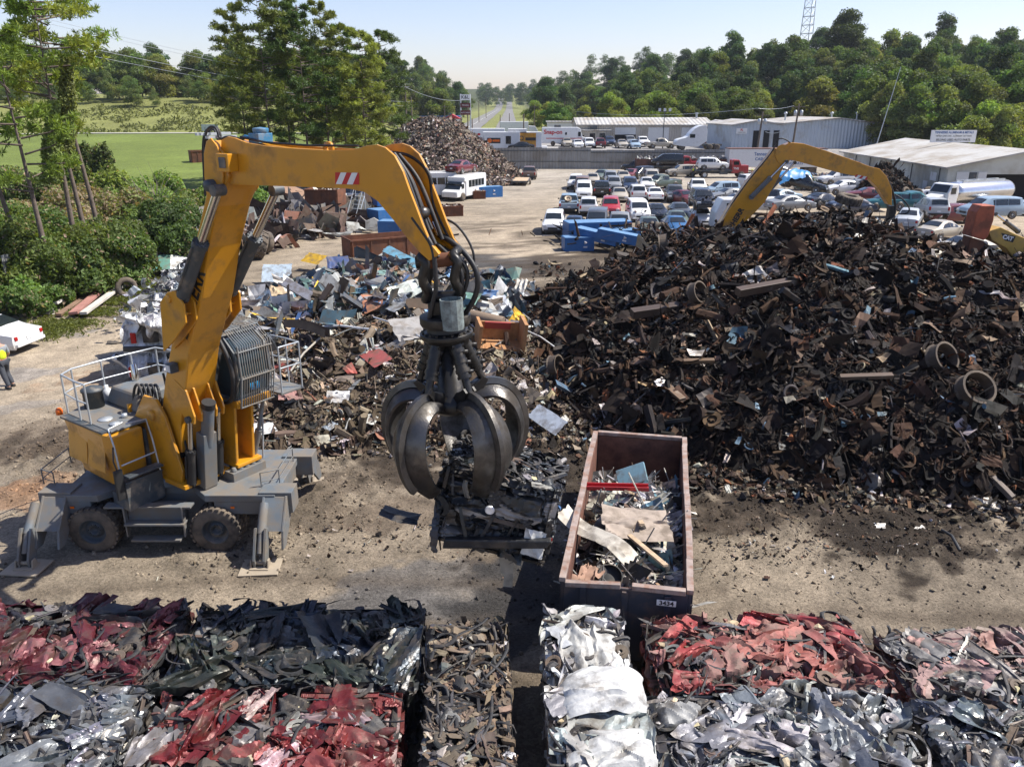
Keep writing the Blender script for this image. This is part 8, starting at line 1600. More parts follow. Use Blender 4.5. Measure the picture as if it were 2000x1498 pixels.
# third machine at the right edge: old orange red boom box and a yellow arm
Y3 = 33.0; a3 = yp(1940, 500, Y3); F3 = Frame((a3.x, Y3, 0), 0); T3 = thing('excavator', 'excavator at the right edge with an orange red stick and a worn yellow boom', 'excavator', (a3.x, Y3, 0)); MAT[T3.name] = F3.m; t3 = lambda pts_, y: [F3.tr(a, b, y) for a, b in pts_]
M['orange'] = mat('orange_red_paint', (.36, .085, .035), .55, vary=.2, dirt=(.14, .06, .035), dirt_amt=.45, dirt_scale=2); M['catyel'] = mat('worn_yellow_paint', (.50, .31, .06), .55, vary=.15, dirt=(.25, .17, .08), dirt_amt=.5)
mb = MB(); mb.prism(t3([(1917, 402), (1944, 402), (1941, 430), (1930, 462), (1922, 470), (1896, 462), (1902, 440), (1908, 415)], -.35), -.35, .35); sk = mb.build('stick', M['orange'], T3, bevel=.03); mb = MB(); mb.prism(t3([(1896, 463), (1922, 471), (1925, 500), (1915, 540), (1890, 535), (1886, 510)], -.3), -.3, .3); mb.build('lower_stick', M['rust'], sk, bevel=.03)
mb = MB(); mb.prism(t3([(1930, 452), (1955, 444), (1985, 458), (2020, 472), (2050, 500), (2050, 560), (2010, 600), (1994, 560), (1985, 510), (1965, 485), (1938, 470)], -.3), -.3, .3); bm3 = mb.build('boom', M['catyel'], T3, bevel=.03)
q = t3([(1955, 455), (1984, 462), (1978, 474), (1962, 470)], -.3); mb = MB(); mb.add([(a, -.306, b) for a, b in q], [(0, 1, 2, 3)]); sk2 = mb.build('black_sticker', M['black'], bm3); x0, z0 = F3.tr(1968, 465, -.3); text('CAT', .22, (x0, -.315, z0), (R(90), R(14), 0), M['white'], sk2, bold=.012)
a, b = F3.tr(1988, 452, .4), F3.tr(1944, 418, .4); cyl(T3, (a[0], .4, a[1]), (b[0], .4, b[1]), .55, .1, .05, 'stick_cylinder')
mb = MB(); x0, z0 = F3.tr(2040, 560, 0); mb.box((x0 + 1.5, 0, 1.2), (3, 2.6, 1.8)); mb.build('machine_house', M['catyel'], T3, bevel=.1); mb = MB(); mb.box((x0 + 1.5, 0, .4), (3.4, 2.8, .7)); mb.build('tracks', M['dgrey'], T3)
# blue steel bins
M['binblue'] = mat('blue_bin_paint', (.025, .13, .34), .45, vary=.1, dirt=(.15, .15, .15), dirt_amt=.12)
M['lidblue'] = mat('pale_blue_lid', (.12, .23, .38), .5, vary=.15)  # lids a paler blue than the box walls
def bin_(name, label, x, y, z, sx, sy, sz, rz, ty=0, tx=0, group='blue steel boxes'):
    T = thing(name, label, 'steel box', (x, y, z), rot=(R(tx), R(ty), R(rz)), group=group); mb = MB(); t_ = .04
    mb.box((0, -sy / 2, sz / 2), (sx, t_, sz)); mb.box((0, sy / 2, sz / 2), (sx, t_, sz)); mb.box((-sx / 2, 0, sz / 2), (t_, sy - .05, sz)); mb.box((sx / 2, 0, sz / 2), (t_, sy - .05, sz)); mb.box((0, 0, .03), (sx - .05, sy - .05, .04)); mb.build('box_wall', M['binblue'], T)
    mb = MB(); mb.box((0, 0, sz - .02), (sx - .1, sy - .1, .05)); mb.build('box_lid', M['lidblue'], T)
    mb = MB(); mb.lathe([(0, 0), (.16, 0), (.16, -.01), (0, -.01)], (sx * .2, -sy / 2 - .03, sz * .62), 'y', 3, col=(.6, .6, .6, 1)); mb.box((sx * .2, -sy / 2 - .03, sz * .3), (.3, .01, .12), col=(.6, .6, .6, 1)); mb.build('white_logo', M['plain'], T); return T
for (px, row, z, s, rz, ty, lb) in [(1128, 488, 0, (2.2, 1.3, 1.0), 8, 0, 'blue box at the left end of the blue heap by the dark scrap'), (1165, 468, 0, (5.2, 1.9, 1.5), 12, 0, 'long flat blue box lying at the back of the blue heap'), (1165, 488, .7, (3.4, 1.1, .7), -28, 8, 'open blue box tipped to the right in the blue heap'), (1205, 492, .8, (3.0, 1.0, .7), -20, 8, 'narrow pale blue box in front of the blue heap'), (1212, 478, .2, (2.6, 1.6, 1.0), 18, 0, 'blue box at the right end of the blue heap'),
    (950, 385, 0, (3.6, 1.3, 1.2), 22, 0, 'blue box with a white emblem at the foot of the shredded pile'), (722, 438, 0, (3.0, 1.8, 1.3), -10, 0, 'lower left blue box beside the step ladder'), (757, 440, 0, (3.0, 2.0, 1.5), 40, 0, 'lower right blue box with a white emblem beneath the boom'), (735, 425, 1.3, (2.4, 1.6, 1.2), -32, 0, 'blue wedge shaped box on top of the lower left one'), (757, 432, 1.5, (2.2, 1.6, 1.0), 25, 0, 'blue box stacked on the lower right one beneath the boom'), (800, 480, 0, (1.4, 1.4, 2.3), 10, 0, 'tall dark blue box standing by the lane'), (775, 470, 0, (2.6, 1.4, 1.6), -8, 0, 'blue box behind the open rusty bin')]:
    p = gp(px, row, 0); bin_('blue_box', lb, p.x, p.y, z, *s, rz, ty)
# rusty crates stacked left of the ladder, open bin
def crate(label, px, row, z, s, rz, m='rust', fill=True, name='rusty_bin', yy=None):
    p = gp(px, row, 0); T = thing(name, label, 'metal bin', (p.x, p.y if yy is None else yy, z), R(rz)); sx, sy, sz = s; mb = MB()
    for y in (-sy / 2, sy / 2): mb.box((0, y, sz / 2), (sx, .06, sz))
    for x in (-sx / 2, sx / 2): mb.box((x, 0, sz / 2), (.06, sy - .07, sz))
    mb.box((0, 0, .1), (sx - .08, sy - .08, .06))
    for k in range(5): mb.box((-sx / 2 + .12 + k * (sx - .24) / 4, -sy / 2 - .05, sz / 2), (.09, .05, sz - .05))
    mb.box((0, -sy / 2 - .06, sz - .06), (sx + .1, .08, .1)); mb.box((0, sy / 2 + .06, sz - .06), (sx + .1, .08, .1)); mb.build('bin_wall', M[m], T)
    if fill: mb = MB(); n = 40; P = np.c_[RNG.uniform(-sx / 2.4, sx / 2.4, n), RNG.uniform(-sy / 2.4, sy / 2.4, n), RNG.uniform(sz * .75, sz * 1.05, n)]; sprinkle(mb, T_CHUNK + T_PLATE, P, np.tile([0., 0, 1.], (n, 1)), (.2, .6), ASP['chunk'], [(4, (.4, .36, .3), .7), (4, (.15, .1, .07), .9), (2, (.5, .5, .5), .5)], .6); mb.build('loose_scrap', M['trash'], T)['kind'] = 'stuff'
    return T
crate('rusty brown bin stacked on a grey one, left of the step ladder', 640, 440, 1.75, (3.0, 2.2, 1.5), -8); crate('grey rust stained bin under the brown one', 648, 440, 0, (3.6, 2.3, 1.7), -8, 'brown'); crate('open rusty roll off bin in front of the blue boxes', 752, 500, 0, (5.6, 2.2, 1.5), 28, 'rust', False); crate('dark red bin full of scrap at the nose of the shuttle bus', 873, 421, 0, (2.9, 1.8, 1.0), 14, 'rust')
crate('round topped rusty tub beside the blue box at the pile', 935, 388, 0, (1.4, 1.3, .9), 10, 'rust')
# steel step ladder
p = gp(700, 442, 0); T = thing('step_ladder', 'grey steel platform ladder between the stacked bins and the blue boxes', 'ladder', (p.x, p.y, 0), R(-20)); mb = MB()
for x in (-.45, .45): mb.tube([(x, -1.3, 0), (x, .6, 2.6)], .04, 6); mb.tube([(x, -1.2, .9), (x, .5, 3.4)], .03, 6); mb.tube([(x, .6, 0), (x, .6, 3.4)], .04, 6); mb.tube([(x, -.7, .8), (x, .6, .8)], .03, 6)
mb.build('ladder_frame', M['rail'], T); mb = MB()
for k in range(8): mb.box((0, -1.15 + k * .24, .25 + k * .33), (.86, .22, .03))
mb.build('ladder_steps', M['rail'], T)
# tyres
def tyre(label, px, row, z, r, w_, rot, cat='tyre', group=None, pos=None, name='tyre', col='tyre', lug=0):
    p = gp(px, row, 0) if pos is None else Vector(pos); T = MB(); T.lathe([(r * .55, -w_ / 2), (r * .88, -w_ / 2), (r, -w_ * .34), (r, w_ * .34), (r * .88, w_ / 2), (r * .55, w_ / 2), (r * .5, w_ * .3), (r * .5, -w_ * .3), (r * .55, -w_ / 2)], (0, 0, 0), 'z', 28)
    for k in range(lug):
        a = k * 2 * math.pi / lug
        for s in (-1, 1): T.box((0, 0, 0), (.1, r * .16, w_ * .42), m=Matrix.LocRotScale(Vector((math.cos(a) * r, math.sin(a) * r, s * w_ * .23)), (Matrix.Rotation(a, 3, 'Z') @ Matrix.Rotation(R(25 * s), 3, 'X')).to_quaternion(), Vector((1, 1, 1))))
    o = T.build(name, M[col]); o.location = (p.x, p.y, z); o.rotation_euler = rot; tag(o, label, cat, group); return o
tyre('old tyre standing at the end of the board stack', 250, 580, .55, .58, .3, (R(75), 0, R(25))); tyre('big lugged tractor tyre behind the right arm cylinder', 507, 505, 1.0, 1.05, .9, (R(70), 0, R(-60)), lug=16); tyre('smaller tyre leaning behind the big lugged one', 522, 495, .8, .8, .45, (R(75), 0, R(-40))); tyre('huge tyre lying on a pile of wrecks above the dark heap', 0, 0, 0, .72, .5, (R(8), R(8), 0), pos=(yp(1658, 390, 48).x, 48, 0), lug=18).location.z = yp(1658, 390, 48).z
tyre('wheel and tyre standing on edge at the near end of the car rows', 1290, 470, .75, .7, .35, (R(82), 0, R(10)))
for k, (px, row) in enumerate([(1245, 462), (1254, 464), (1272, 462), (1281, 463)]): tyre('tyre of the upturned axle in front of the green sedan', px, row, .75, .5, .28, (R(90), 0, R(80)), group='tyres of the upturned axles')
TP = MB()
for i, (px, row, z) in enumerate([(x_, 402 + 4 * (k % 2), .35 + .55 * (k % 3)) for k, x_ in enumerate(range(1752, 1862, 7))]):
    tyre('worn tyre in the low wall of tyres before the white shed', px, row, z, .55, .26, (R(RNG.uniform(50, 100)), 0, R(RNG.uniform(-50, 50))), group='tyres piled before the white shed')
# concrete block walls near the shed
for px0, px1, row, lb in [(1690, 1790, 392, 'low concrete block wall in front of the small black heap'), (1560, 1700, 372, 'concrete block wall with scrap behind the wrecks'), (1620, 1740, 362, 'second concrete block wall nearer the white shed')]:
    a, b = gp(px0, row, 0), gp(px1, row - 4, 0); T = thing('block_wall', lb, 'wall', (a.x, a.y, 0), math.atan2(b.y - a.y, b.x - a.x)); n = max(2, int((b - a).length / 1.9))
    for k in range(n):
        for j in range(2): mb = MB(); mb.box((k * 1.86 + .9 + .3 * j, RNG.uniform(-.05, .05), .42 + .82 * j), (1.8, .8, .8)); mb.build('concrete_block', M['concrete'], T, bevel=.04)
mb = MB(); n = 900; k = RNG.random(n); A, B = gp(1560, 372, 0), gp(1760, 366, 0); P = np.c_[A.x + (B.x - A.x) * k + RNG.normal(0, 1, n), A.y + (B.y - A.y) * k + 2.5 + RNG.normal(0, 1.6, n), RNG.uniform(.1, 1.6, n)]; sprinkle(mb, T_CHUNK + T_PLATE + T_CRUMS, P, np.tile([0., -.3, 1.], (n, 1)), (.3, .8), ASP['chunk'], [(4, (.4, .38, .36), .6), (4, (.12, .1, .09), .8), (2, (.3, .1, .08), .7), (3, (.05, .05, .05), .6)], .6); tag(mb.build('mixed_scrap', M['trash']), 'mixed light scrap behind the concrete block walls', 'scrap', kind='stuff')
mb = MB(); n = 1500; P = np.zeros((n, 3)); P[:, 0] = RNG.uniform(12, 44, n); P[:, 1] = RNG.normal(50, 4.0, n); P[:, 2] = RNG.uniform(.1, 2.0, n) * np.clip(1 - np.abs(P[:, 1] - 49) / 9, 0, 1); sprinkle(mb, T_CRUM[:6] + T_CHUNK + T_CHAN, P, np.tile([0., -.3, 1.], (n, 1)), (.4, 1.7), ASP['plate'], [(5, (.04, .04, .045), .4), (3, (.2, .2, .2), .4), (3, (.1, .07, .05), .8), (2, (.45, .45, .45), .4), (1, (.03, .1, .16), .4), (1, (.3, .24, .05), .6)], .6); tag(mb.build('wreck_debris', M['trash']), 'torn car parts between the wrecks behind the dark heap', 'scrap', kind='stuff')
mb = MB(); n = 420; P = np.zeros((n, 3)); A = gp(1300, 470, 0); P[:, 0] = RNG.normal(A.x, 4.2, n); P[:, 1] = RNG.normal(A.y - 2.5, 1.6, n); P[:, 2] = RNG.uniform(.1, 1.4, n); sprinkle(mb, T_CHUNK + T_CHAN + T_PIPE + T_CRUMS, P, np.tile([0., -.3, 1.], (n, 1)), (.3, 1.1), ASP['chan'], DARK + [(5, (.3, .3, .3), .4)], .6); tag(mb.build('axle_scrap', M['scrap']), 'axles and frames heaped before the front row of cars', 'scrap', kind='stuff')
# junk yard corner at upper left, beyond the mixed heap
mb = MB(); n = 2600; P = np.zeros((n, 3)); k = RNG.random(n); A, B = gp(505, 445, 0), gp(740, 405, 0); P[:, 0] = A.x + (B.x - A.x) * k + RNG.normal(0, 1.6, n); P[:, 1] = A.y + (B.y - A.y) * k + RNG.uniform(-15, 7, n); P[:, 2] = RNG.uniform(.1, 1.8, n) * RNG.random(n) + .1; sprinkle(mb, T_CRUM[:5] + T_CHAN + T_STRIP + T_CHUNK, P, np.tile([0., -.2, 1.], (n, 1)), (.4, 2.0), ASP['strip'], [(5, (.09, .055, .04), .9), (5, (.16, .15, .14), .6), (3, (.4, .39, .37), .5), (2, (.04, .04, .045), .5), (1, (.28, .12, .08), .8)], .5); tag(mb.build('old_iron', M['trash']), 'old iron, frames and machine parts along the back fence', 'scrap', kind='stuff')
def beam(label, a, b, w_, h_, col, z=.15, name='steel_beam', cat='beam', group=None, zb=None):
    p, q = gp(*a, 0), gp(*b, 0); L_ = (q - p).length; mb = MB(); mb.box((0, 0, -h_ / 2 + .02), (L_, w_, .03), col=col); mb.box((0, 0, h_ / 2 - .02), (L_, w_, .03), col=col); mb.box((0, 0, 0), (L_, .03, h_ - .07), col=col); o = mb.build(name, M['plain']); o.location = ((p.x + q.x) / 2, (p.y + q.y) / 2, z); o.rotation_euler = (RNG.uniform(-.2, .2), -math.atan2((zb if zb is not None else z) - z, L_) * 2, math.atan2(q.y - p.y, q.x - p.x)); tag(o, label, cat, group); return o
for i, (a, b) in enumerate([((545, 462), (660, 452)), ((550, 448), (635, 437)), ((530, 440), (585, 455)), ((560, 470), (610, 458)), ((600, 442), (560, 466))]): beam(['longest orange red steel beam lying in the weeds', 'orange red beam behind the longest one', 'short orange beam at the left of the beam pile', 'rusty beam nearest the sheet metal', 'orange beam lying across the others'][i], a, b, .35, .3, (.30, .10, .065, 1), .2 + .12 * i, group='orange red beams')
def slab(name, label, cat, loc, size, rot, col, m='plain', bevel=.01, group=None):
    mb = MB(); mb.box((0, 0, 0), size, col=col); o = mb.build(name, M[m], None, bevel=bevel); o.location = loc; o.rotation_euler = [R(q) for q in rot]; return tag(o, label, cat, group)
q = gp(592, 425, 0); slab('plank_deck', 'rusty plank platform tilted on old iron left of the stacked bins', 'platform', (q.x, q.y, 2.1), (5.2, 1.9, .25), (8, 14, -28), (.30, .19, .13, .9))
q = gp(535, 385, 0); slab('old_boat', 'blue and white small boat hull among the weeds behind the boom', 'boat', (gp(520, 440, 0).x, gp(520, 440, 0).y, .6), (4.2, 1.4, .5), (4, -4, 5), (.3, .38, .45, .5), bevel=.2)
wv = gp(676, 420, 0); place('van', 'white', 0, 0, 0, 'white car without wheels behind the rusty stacked bins', pos=(wv.x, wv.y + 1.5, .9), rot=(0, 0, R(160)), group='old iron corner')
place('van', 'grey', 0, 0, 0, 'grey van body behind the step ladder', pos=(gp(700, 405, 0).x, gp(700, 405, 0).y, 1.2), rot=(0, 0, R(15)), group='old iron corner'); place('pickup', 'dkgrey', 0, 0, 0, 'dark old pickup leaning on iron near the back fence', pos=(gp(615, 392, 0).x, gp(615, 392, 0).y, 1.2), rot=(R(6), R(8), R(150)), group='old iron corner')
# distinct pieces on the mixed heap
def hp(px, row, lift=.4, Y=None):
    r = ray(px, row)                             # march the ray to the heap's surface
    for t in np.arange(15, 70, .1):
        p = Vector((0, 0, H)) + r * t
        if p.z < max(float(left(p.x, p.y)), float(big(p.x, p.y)), 0) + lift: return p
    return p
def cr(name, label, px, row, sx, sy, rot, col, gl=.5, amp=1.0, seed=0, lift=.4, cat='sheet metal', mt='trash'):
    p = hp(px, row, lift); v, f = crumple(22, 16, 6, .1 * amp, .05, 500 + seed); mb = MB(); v = v * np.array((sx, sy, min(sx, sy))); mb.add(v, f, (*col, gl)); o = mb.build(name, M[mt]); o.location = p; o.rotation_euler = [R(q) for q in rot]; sharp(o, 30); return tag(o, label, cat)
cr('red_metal_sheet', 'pink red panel lying on the brown scrap below the sheet metal', 733, 697, 1.9, .75, (18, 0, -62), (.33, .08, .07), .6, .4, 1, cat='panel'); cr('yellow_metal_sheet', 'bright yellow panel on top of the sheet metal', 612, 505, 1.5, 1.1, (22, 5, -25), (.50, .30, .02), .5, .3, 2, .8, 'panel'); cr('blue_metal_sheet', 'dark blue panel right of the yellow one', 660, 512, 1.3, 1.0, (30, 0, 15), (.06, .09, .2), .4, .4, 3, .7, 'panel')
cr('orange_metal_sheet', 'salmon coloured panel in the middle of the sheet metal', 705, 527, 1.6, .8, (20, 0, -12), (.48, .20, .11), .7, .3, 4, .5, 'panel'); cr('orange_metal_sheet', 'lighter orange panel just below the salmon one', 722, 548, 1.5, .7, (16, 0, -12), (.50, .26, .14), .7, .3, 5, .5, 'panel'); cr('teal_metal_sheet', 'pale green panel right of the salmon one', 742, 535, 1.6, .8, (18, 0, 12), (.18, .30, .27), .5, .5, 6, .5, 'panel')
cr('long_blue_sheet', 'long light blue panel near the stick end', 792, 505, 3.6, .6, (20, 12, -42), (.16, .36, .46), .4, .3, 7, .7, 'panel'); cr('scribbled_sheet', 'white fridge door with scribbles left of the yellow panel', 540, 532, 1.8, 1.5, (35, 0, 10), (.42, .50, .56), .4, .3, 8, .7, 'panel'); cr('white_sheet', 'white creased panel in the middle below the blue ones', 668, 555, 1.5, 1.6, (30, 0, 40), (.55, .57, .56), .5, .6, 9, .4)
cr('foil_bundle', 'wrinkled silver foil bundle on the brown scrap', 765, 590, 2.0, 1.0, (20, 0, -50), (.42, .44, .46), .15, 2.0, 10, .4, 'foil'); cr('white_tarp', 'white tarpaulin crumpled beside the rotator guard', 945, 595, 2.4, 1.2, (20, 0, 20), (.68, .70, .72), .7, 2.4, 11, .3, 'tarpaulin'); cr('blue_tarp', 'thin blue tarpaulin just above the white one', 925, 575, 2.2, .8, (20, 0, -10), (.10, .2, .38), .7, 1.6, 12, .4, 'tarpaulin')
cr('white_metal_sheet', 'white panel with holes lying on dirt right of the machine', 505, 838, 1.1, .75, (10, 0, 28), (.64, .64, .62), .6, .25, 13, .2, 'panel'); cr('white_strip', 'white rectangular strip on the dirt beside the right deck', 470, 905, .75, .28, (12, 0, 22), (.66, .66, .64), .6, .1, 14, .15, 'panel'); cr('pink_lump', 'dusty pink crumpled cushion below the cab railing', 566, 770, .8, .7, (10, 10, 20), (.30, .16, .14), .9, 2.6, 15, .3, 'cushion')
cr('corrugated_sheet', 'pale corrugated panel leaning behind the right tines', 1068, 818, 1.5, .6, (40, 10, -50), (.5, .54, .58), .5, .2, 16, .6, 'panel'); cr('brown_sheet', 'broad grey sheet leaning left of the rotator', 812, 640, 1.8, 1.2, (35, 0, 30), (.28, .27, .26), .8, .7, 17, .4)
cr('grey_curved_plate', 'grey curved plate beside the fringe of the dark heap', 655, 855, .9, .35, (0, 0, 12), (.42, .43, .43), .5, 1.2, 18, .12, 'plate'); cr('white_gutter', 'white angular strip lying on the dirt before the dark heap', 1757, 1027, 1.35, .22, (6, 0, -4), (.62, .60, .56), .6, .5, 19, .1, 'strip'); cr('pale_rag', 'pale crumpled rag at the foot of the dark heap, right side', 1925, 985, .75, .55, (20, 0, 10), (.50, .47, .43), .9, 2.4, 20, .2, 'rag')
cr('white_bit', 'white crumpled sheet just below the right side of the dark heap', 660, 775, .8, .6, (25, 0, 0), (.55, .54, .52), .6, 1.4, 21, .2); cr('paper_card', 'small white card with dark print on the gravel', 826, 1073, .22, .12, (0, 0, 20), (.7, .7, .7), .7, .1, 22, .02, 'card')
# white washing machine, wooden trunk box, rolled carpet
p = hp(553, 590, .7); T = thing('washing_machine', 'battered white washing machine at the left of the sheet metal', 'appliance', p, rot=(R(12), R(-8), R(20))); mb = MB(); mb.box((0, 0, 0), (1.0, .9, 1.1)); mb.build('casing', M['white'], T, bevel=.05); mb = MB(); v, f = crumple(10, 10, 5, .2, .05, 9); mb.add(v * .9 + np.array((0, 0, .6)), f, (.42, .32, .2, .9)); mb.build('torn_top', M['trash'], T)
p = hp(975, 668, .3); T = thing('wooden_cabinet', 'broken wooden cabinet lying open to the right of the rotator', 'cabinet', p, rot=(R(8), R(6), R(12))); mb = MB(); mb.box((-.85, 0, .35), (.12, 1.0, .9)); mb.box((.85, 0, .35), (.14, 1.0, 1.2)); mb.box((0, .45, .2), (1.7, .08, .9)); mb.box((0, 0, -.1), (1.7, 1.0, .08)); mb.build('cabinet_body', mat('orange_wood', (.34, .17, .07), .8, vary=.3, scale=5), T, bevel=.01); mb = MB(); mb.box((-.1, .2, .6), (1.0, .12, .25), col=(.25, .03, .02, .6)); mb.build('red_drawer', M['plain'], T)
p = hp(945, 622, .35); mb = MB(); mb.tube([(-.8, 0, 0), (.8, 0, 0)], .24, 14, col=(.2, .15, .11, 1)); o = mb.build('carpet_roll', M['matt']); o.location = p; o.rotation_euler = (0, R(8), R(-18)); tag(o, 'brown rolled carpet above the broken cabinet', 'carpet roll')
for i, (a, b, r_, c, lb) in enumerate([((600, 640), (735, 645), .05, (.45, .47, .5), 'long pale pipe lying across the brown scrap'), ((730, 620), (825, 660), .035, (.4, .42, .45), 'thin grey rod right of the silver foil'), ((1015, 640), (1100, 690), .03, (.6, .6, .58), 'thin white rod on the dark heap, right of the cabinet'), ((560, 735), (625, 660), .04, (.3, .27, .22), 'bent grey rail beside the cab railing'), ((1200, 830), (1290, 745), .03, (.12, .11, .11), 'dark thin rod leaning on the dark heap'), ((500, 575), (600, 555), .04, (.5, .52, .54), 'pale tube at the left of the sheet metal'), ((1840, 1035), (1875, 1075), .04, (.03, .03, .03), 'black rod lying on the dirt at the right')]):
    p, q = hp(*a, .25), hp(*b, .25); mb = MB(); m_ = (p + q) / 2; d = q - p; mb.tube([-d / 2, Vector((0, 0, .12)), d / 2], r_, 8, col=(*c, 1)); o = mb.build('metal_rod', M['plain']); o.location = m_; tag(o, lb, 'rod')
for i, (px, row, s, rz, lb) in enumerate([(1288, 605, (2.2, .35, .3), 15, 'long rusty beam on the upper dark heap'), (1500, 560, (2.6, .3, .28), 22, 'brown tapering beam across the middle of the dark heap'), (1310, 760, (.25, 1.3, .08), 25, 'brown board leaning on the face of the dark heap'), (1690, 735, (1.6, .2, .12), -6, 'long brown bar low on the dark heap'), (1365, 705, (1.0, .18, .12), -8, 'short wooden bar in the middle of the dark heap')]):
    p = hp(px, row, .3); slab('steel_beam' if i < 2 else 'brown_bar', lb, 'beam', p, s, (12, -4, rz), [(.06, .04, .028, 1), (.07, .045, .03, 1), (.15, .095, .055, 1), (.11, .075, .05, 1), (.14, .09, .05, 1)][i])
for i, (px, row, r_, lb) in enumerate([(1905, 760, .52, 'big open drum ring on the right of the dark heap'), (1840, 700, .5, 'brown ring above the drum on the dark heap'), (1362, 572, .42, 'wheel rim on the shoulder of the dark heap'), (1085, 715, .42, 'rusty wheel rim right of the cabinet'), (1295, 478, .5, 'wheel lying at the top left of the dark heap')]):
    p = hp(px, row, .35); mb = MB(); tv, tf = lat([(.5, .2), (.47, .16), (.46, -.14), (.5, -.2), (.43, -.2), (.41, 0), (.43, .2), (.5, .2)], 24); mb.add(tv * np.array((2 * r_, 2 * r_, 2 * r_)), tf, (.075, .055, .04, .8)); o = mb.build('scrap_drum', M['trash']); o.location = p; o.rotation_euler = (R(50 + 8 * i), R(10), R(20 * i)); tag(o, lb, 'wheel rim')
# boards, sheet and other things at the left verge
for i, (a, b, w_, c, z, lb) in enumerate([((105, 610), (200, 552), .55, (.50, .47, .42, 1), .45, 'weathered white board, leftmost of the board stack'), ((145, 625), (225, 556), .45, (.34, .17, .14, 1), .35, 'faded red board in the middle of the board stack'), ((165, 625), (245, 565), .35, (.48, .45, .40, 1), .35, 'pale long board, rightmost of the board stack'), ((115, 622), (205, 562), .3, (.20, .13, .09, 1), .18, 'dark plank beneath the white board'), ((170, 590), (225, 552), .2, (.50, .36, .22, 1), .62, 'short yellow wood batten on the board stack')]):
    p, q = gp(*a, 0), gp(*b, 0); mb = MB(); mb.box((0, 0, 0), ((q - p).length, w_, .14), col=c); o = mb.build('wooden_board', M['matt'], None, bevel=.01); o.location = ((p.x + q.x) / 2, (p.y + q.y) / 2, z); o.rotation_euler = (R(4 * i - 8), 0, math.atan2(q.y - p.y, q.x - p.x)); tag(o, lb, 'board', 'boards stacked by the track')
p = gp(310, 545, 0); T = thing('roof_sheet', 'curved metal sheet, green on one half and white on the other, lying by the bushes', 'metal sheet', (p.x, p.y + 1.0, .5), R(20)); v = np.array([[(x, y, .35 * math.cos(x * .9) + .25 * y) for y in np.linspace(-1, 1.2, 8)] for x in np.linspace(-1.9, .4, 12)]); mb = MB(); mb.grid(v, (.10, .24, .19, .6)); o1 = mb.build('green_half', M['trash'], T); v = np.array([[(x, y, .35 * math.cos(x * .9) + .25 * y) for y in np.linspace(-1, 1.2, 8)] for x in np.linspace(.4, 1.9, 10)]); mb = MB(); mb.grid(v, (.62, .63, .6, .6)); mb.build('white_half', M['trash'], T)
p = gp(290, 540, 0); T = thing('iron_frame', 'black iron frame of three bars in front of the green sheet', 'frame', (p.x, p.y, 0), R(15)); mb = MB()
for x in (-.7, 0, .7): mb.tube([(x, 0, 0), (x, 0, 1.5)], .05, 6)
mb.tube([(-.7, 0, 1.5), (.7, 0, 1.5)], .05, 6); mb.build('iron_bars', M['black'], T)
cr('white_flat_scrap', 'white flat piece lying beside the track', 110, 648, .9, .5, (0, 0, 25), (.66, .66, .64), .6, .3, 31, .05, 'panel'); cr('white_flap', 'white bent flap at the left end of the board stack', 92, 605, .7, .5, (60, 10, 30), (.64, .62, .58), .6, .8, 32, .3, 'panel')
mb = MB(); n = 900; A = gp(345, 620, 0); P = np.zeros((n, 3)); P[:, 0] = RNG.normal(A.x + .4, 1.3, n); P[:, 1] = RNG.normal(A.y + 1.5, 2.2, n); P[:, 2] = RNG.uniform(.1, 2.4, n) * np.clip(1.3 - np.abs(P[:, 0] - A.x) / 2.2, .1, 1); sprinkle(mb, T_CRUMS + T_STRIP + T_PLATE, P, np.tile([0., -.3, 1.], (n, 1)), (.14, .5), ASP['plate'], [(4, (.34, .36, .38), .4), (5, (.17, .18, .19), .4), (3, (.06, .06, .065), .5)], .6); tag(mb.build('aluminium_scrap', M['trash']), 'pile of bright aluminium scrap behind the smashed white van', 'scrap', kind='stuff')
q = gp(440, 262, 0); T = thing('info_board', 'small grey board on the lawn beyond the elbow of the boom', 'sign', (-62, 172, float(TZ(-62, 172)))); mb = MB(); mb.tube([(-1, 0, 0), (-1, 0, 1.6)], .08, 5); mb.tube([(1, 0, 0), (1, 0, 1.6)], .08, 5); mb.build('sign_posts', M['pole'], T); mb = MB(); mb.box((0, 0, 1.5), (3.4, .1, 1.3)); mb.build('panel', M['rail'], T)
p = gp(400, 345, 2); crate('red bin at the edge of the lawn behind the elbow', 400, 350, float(TZ(-42, 96)), (3.2, 2.2, 2.0), 30, 'rust', False)
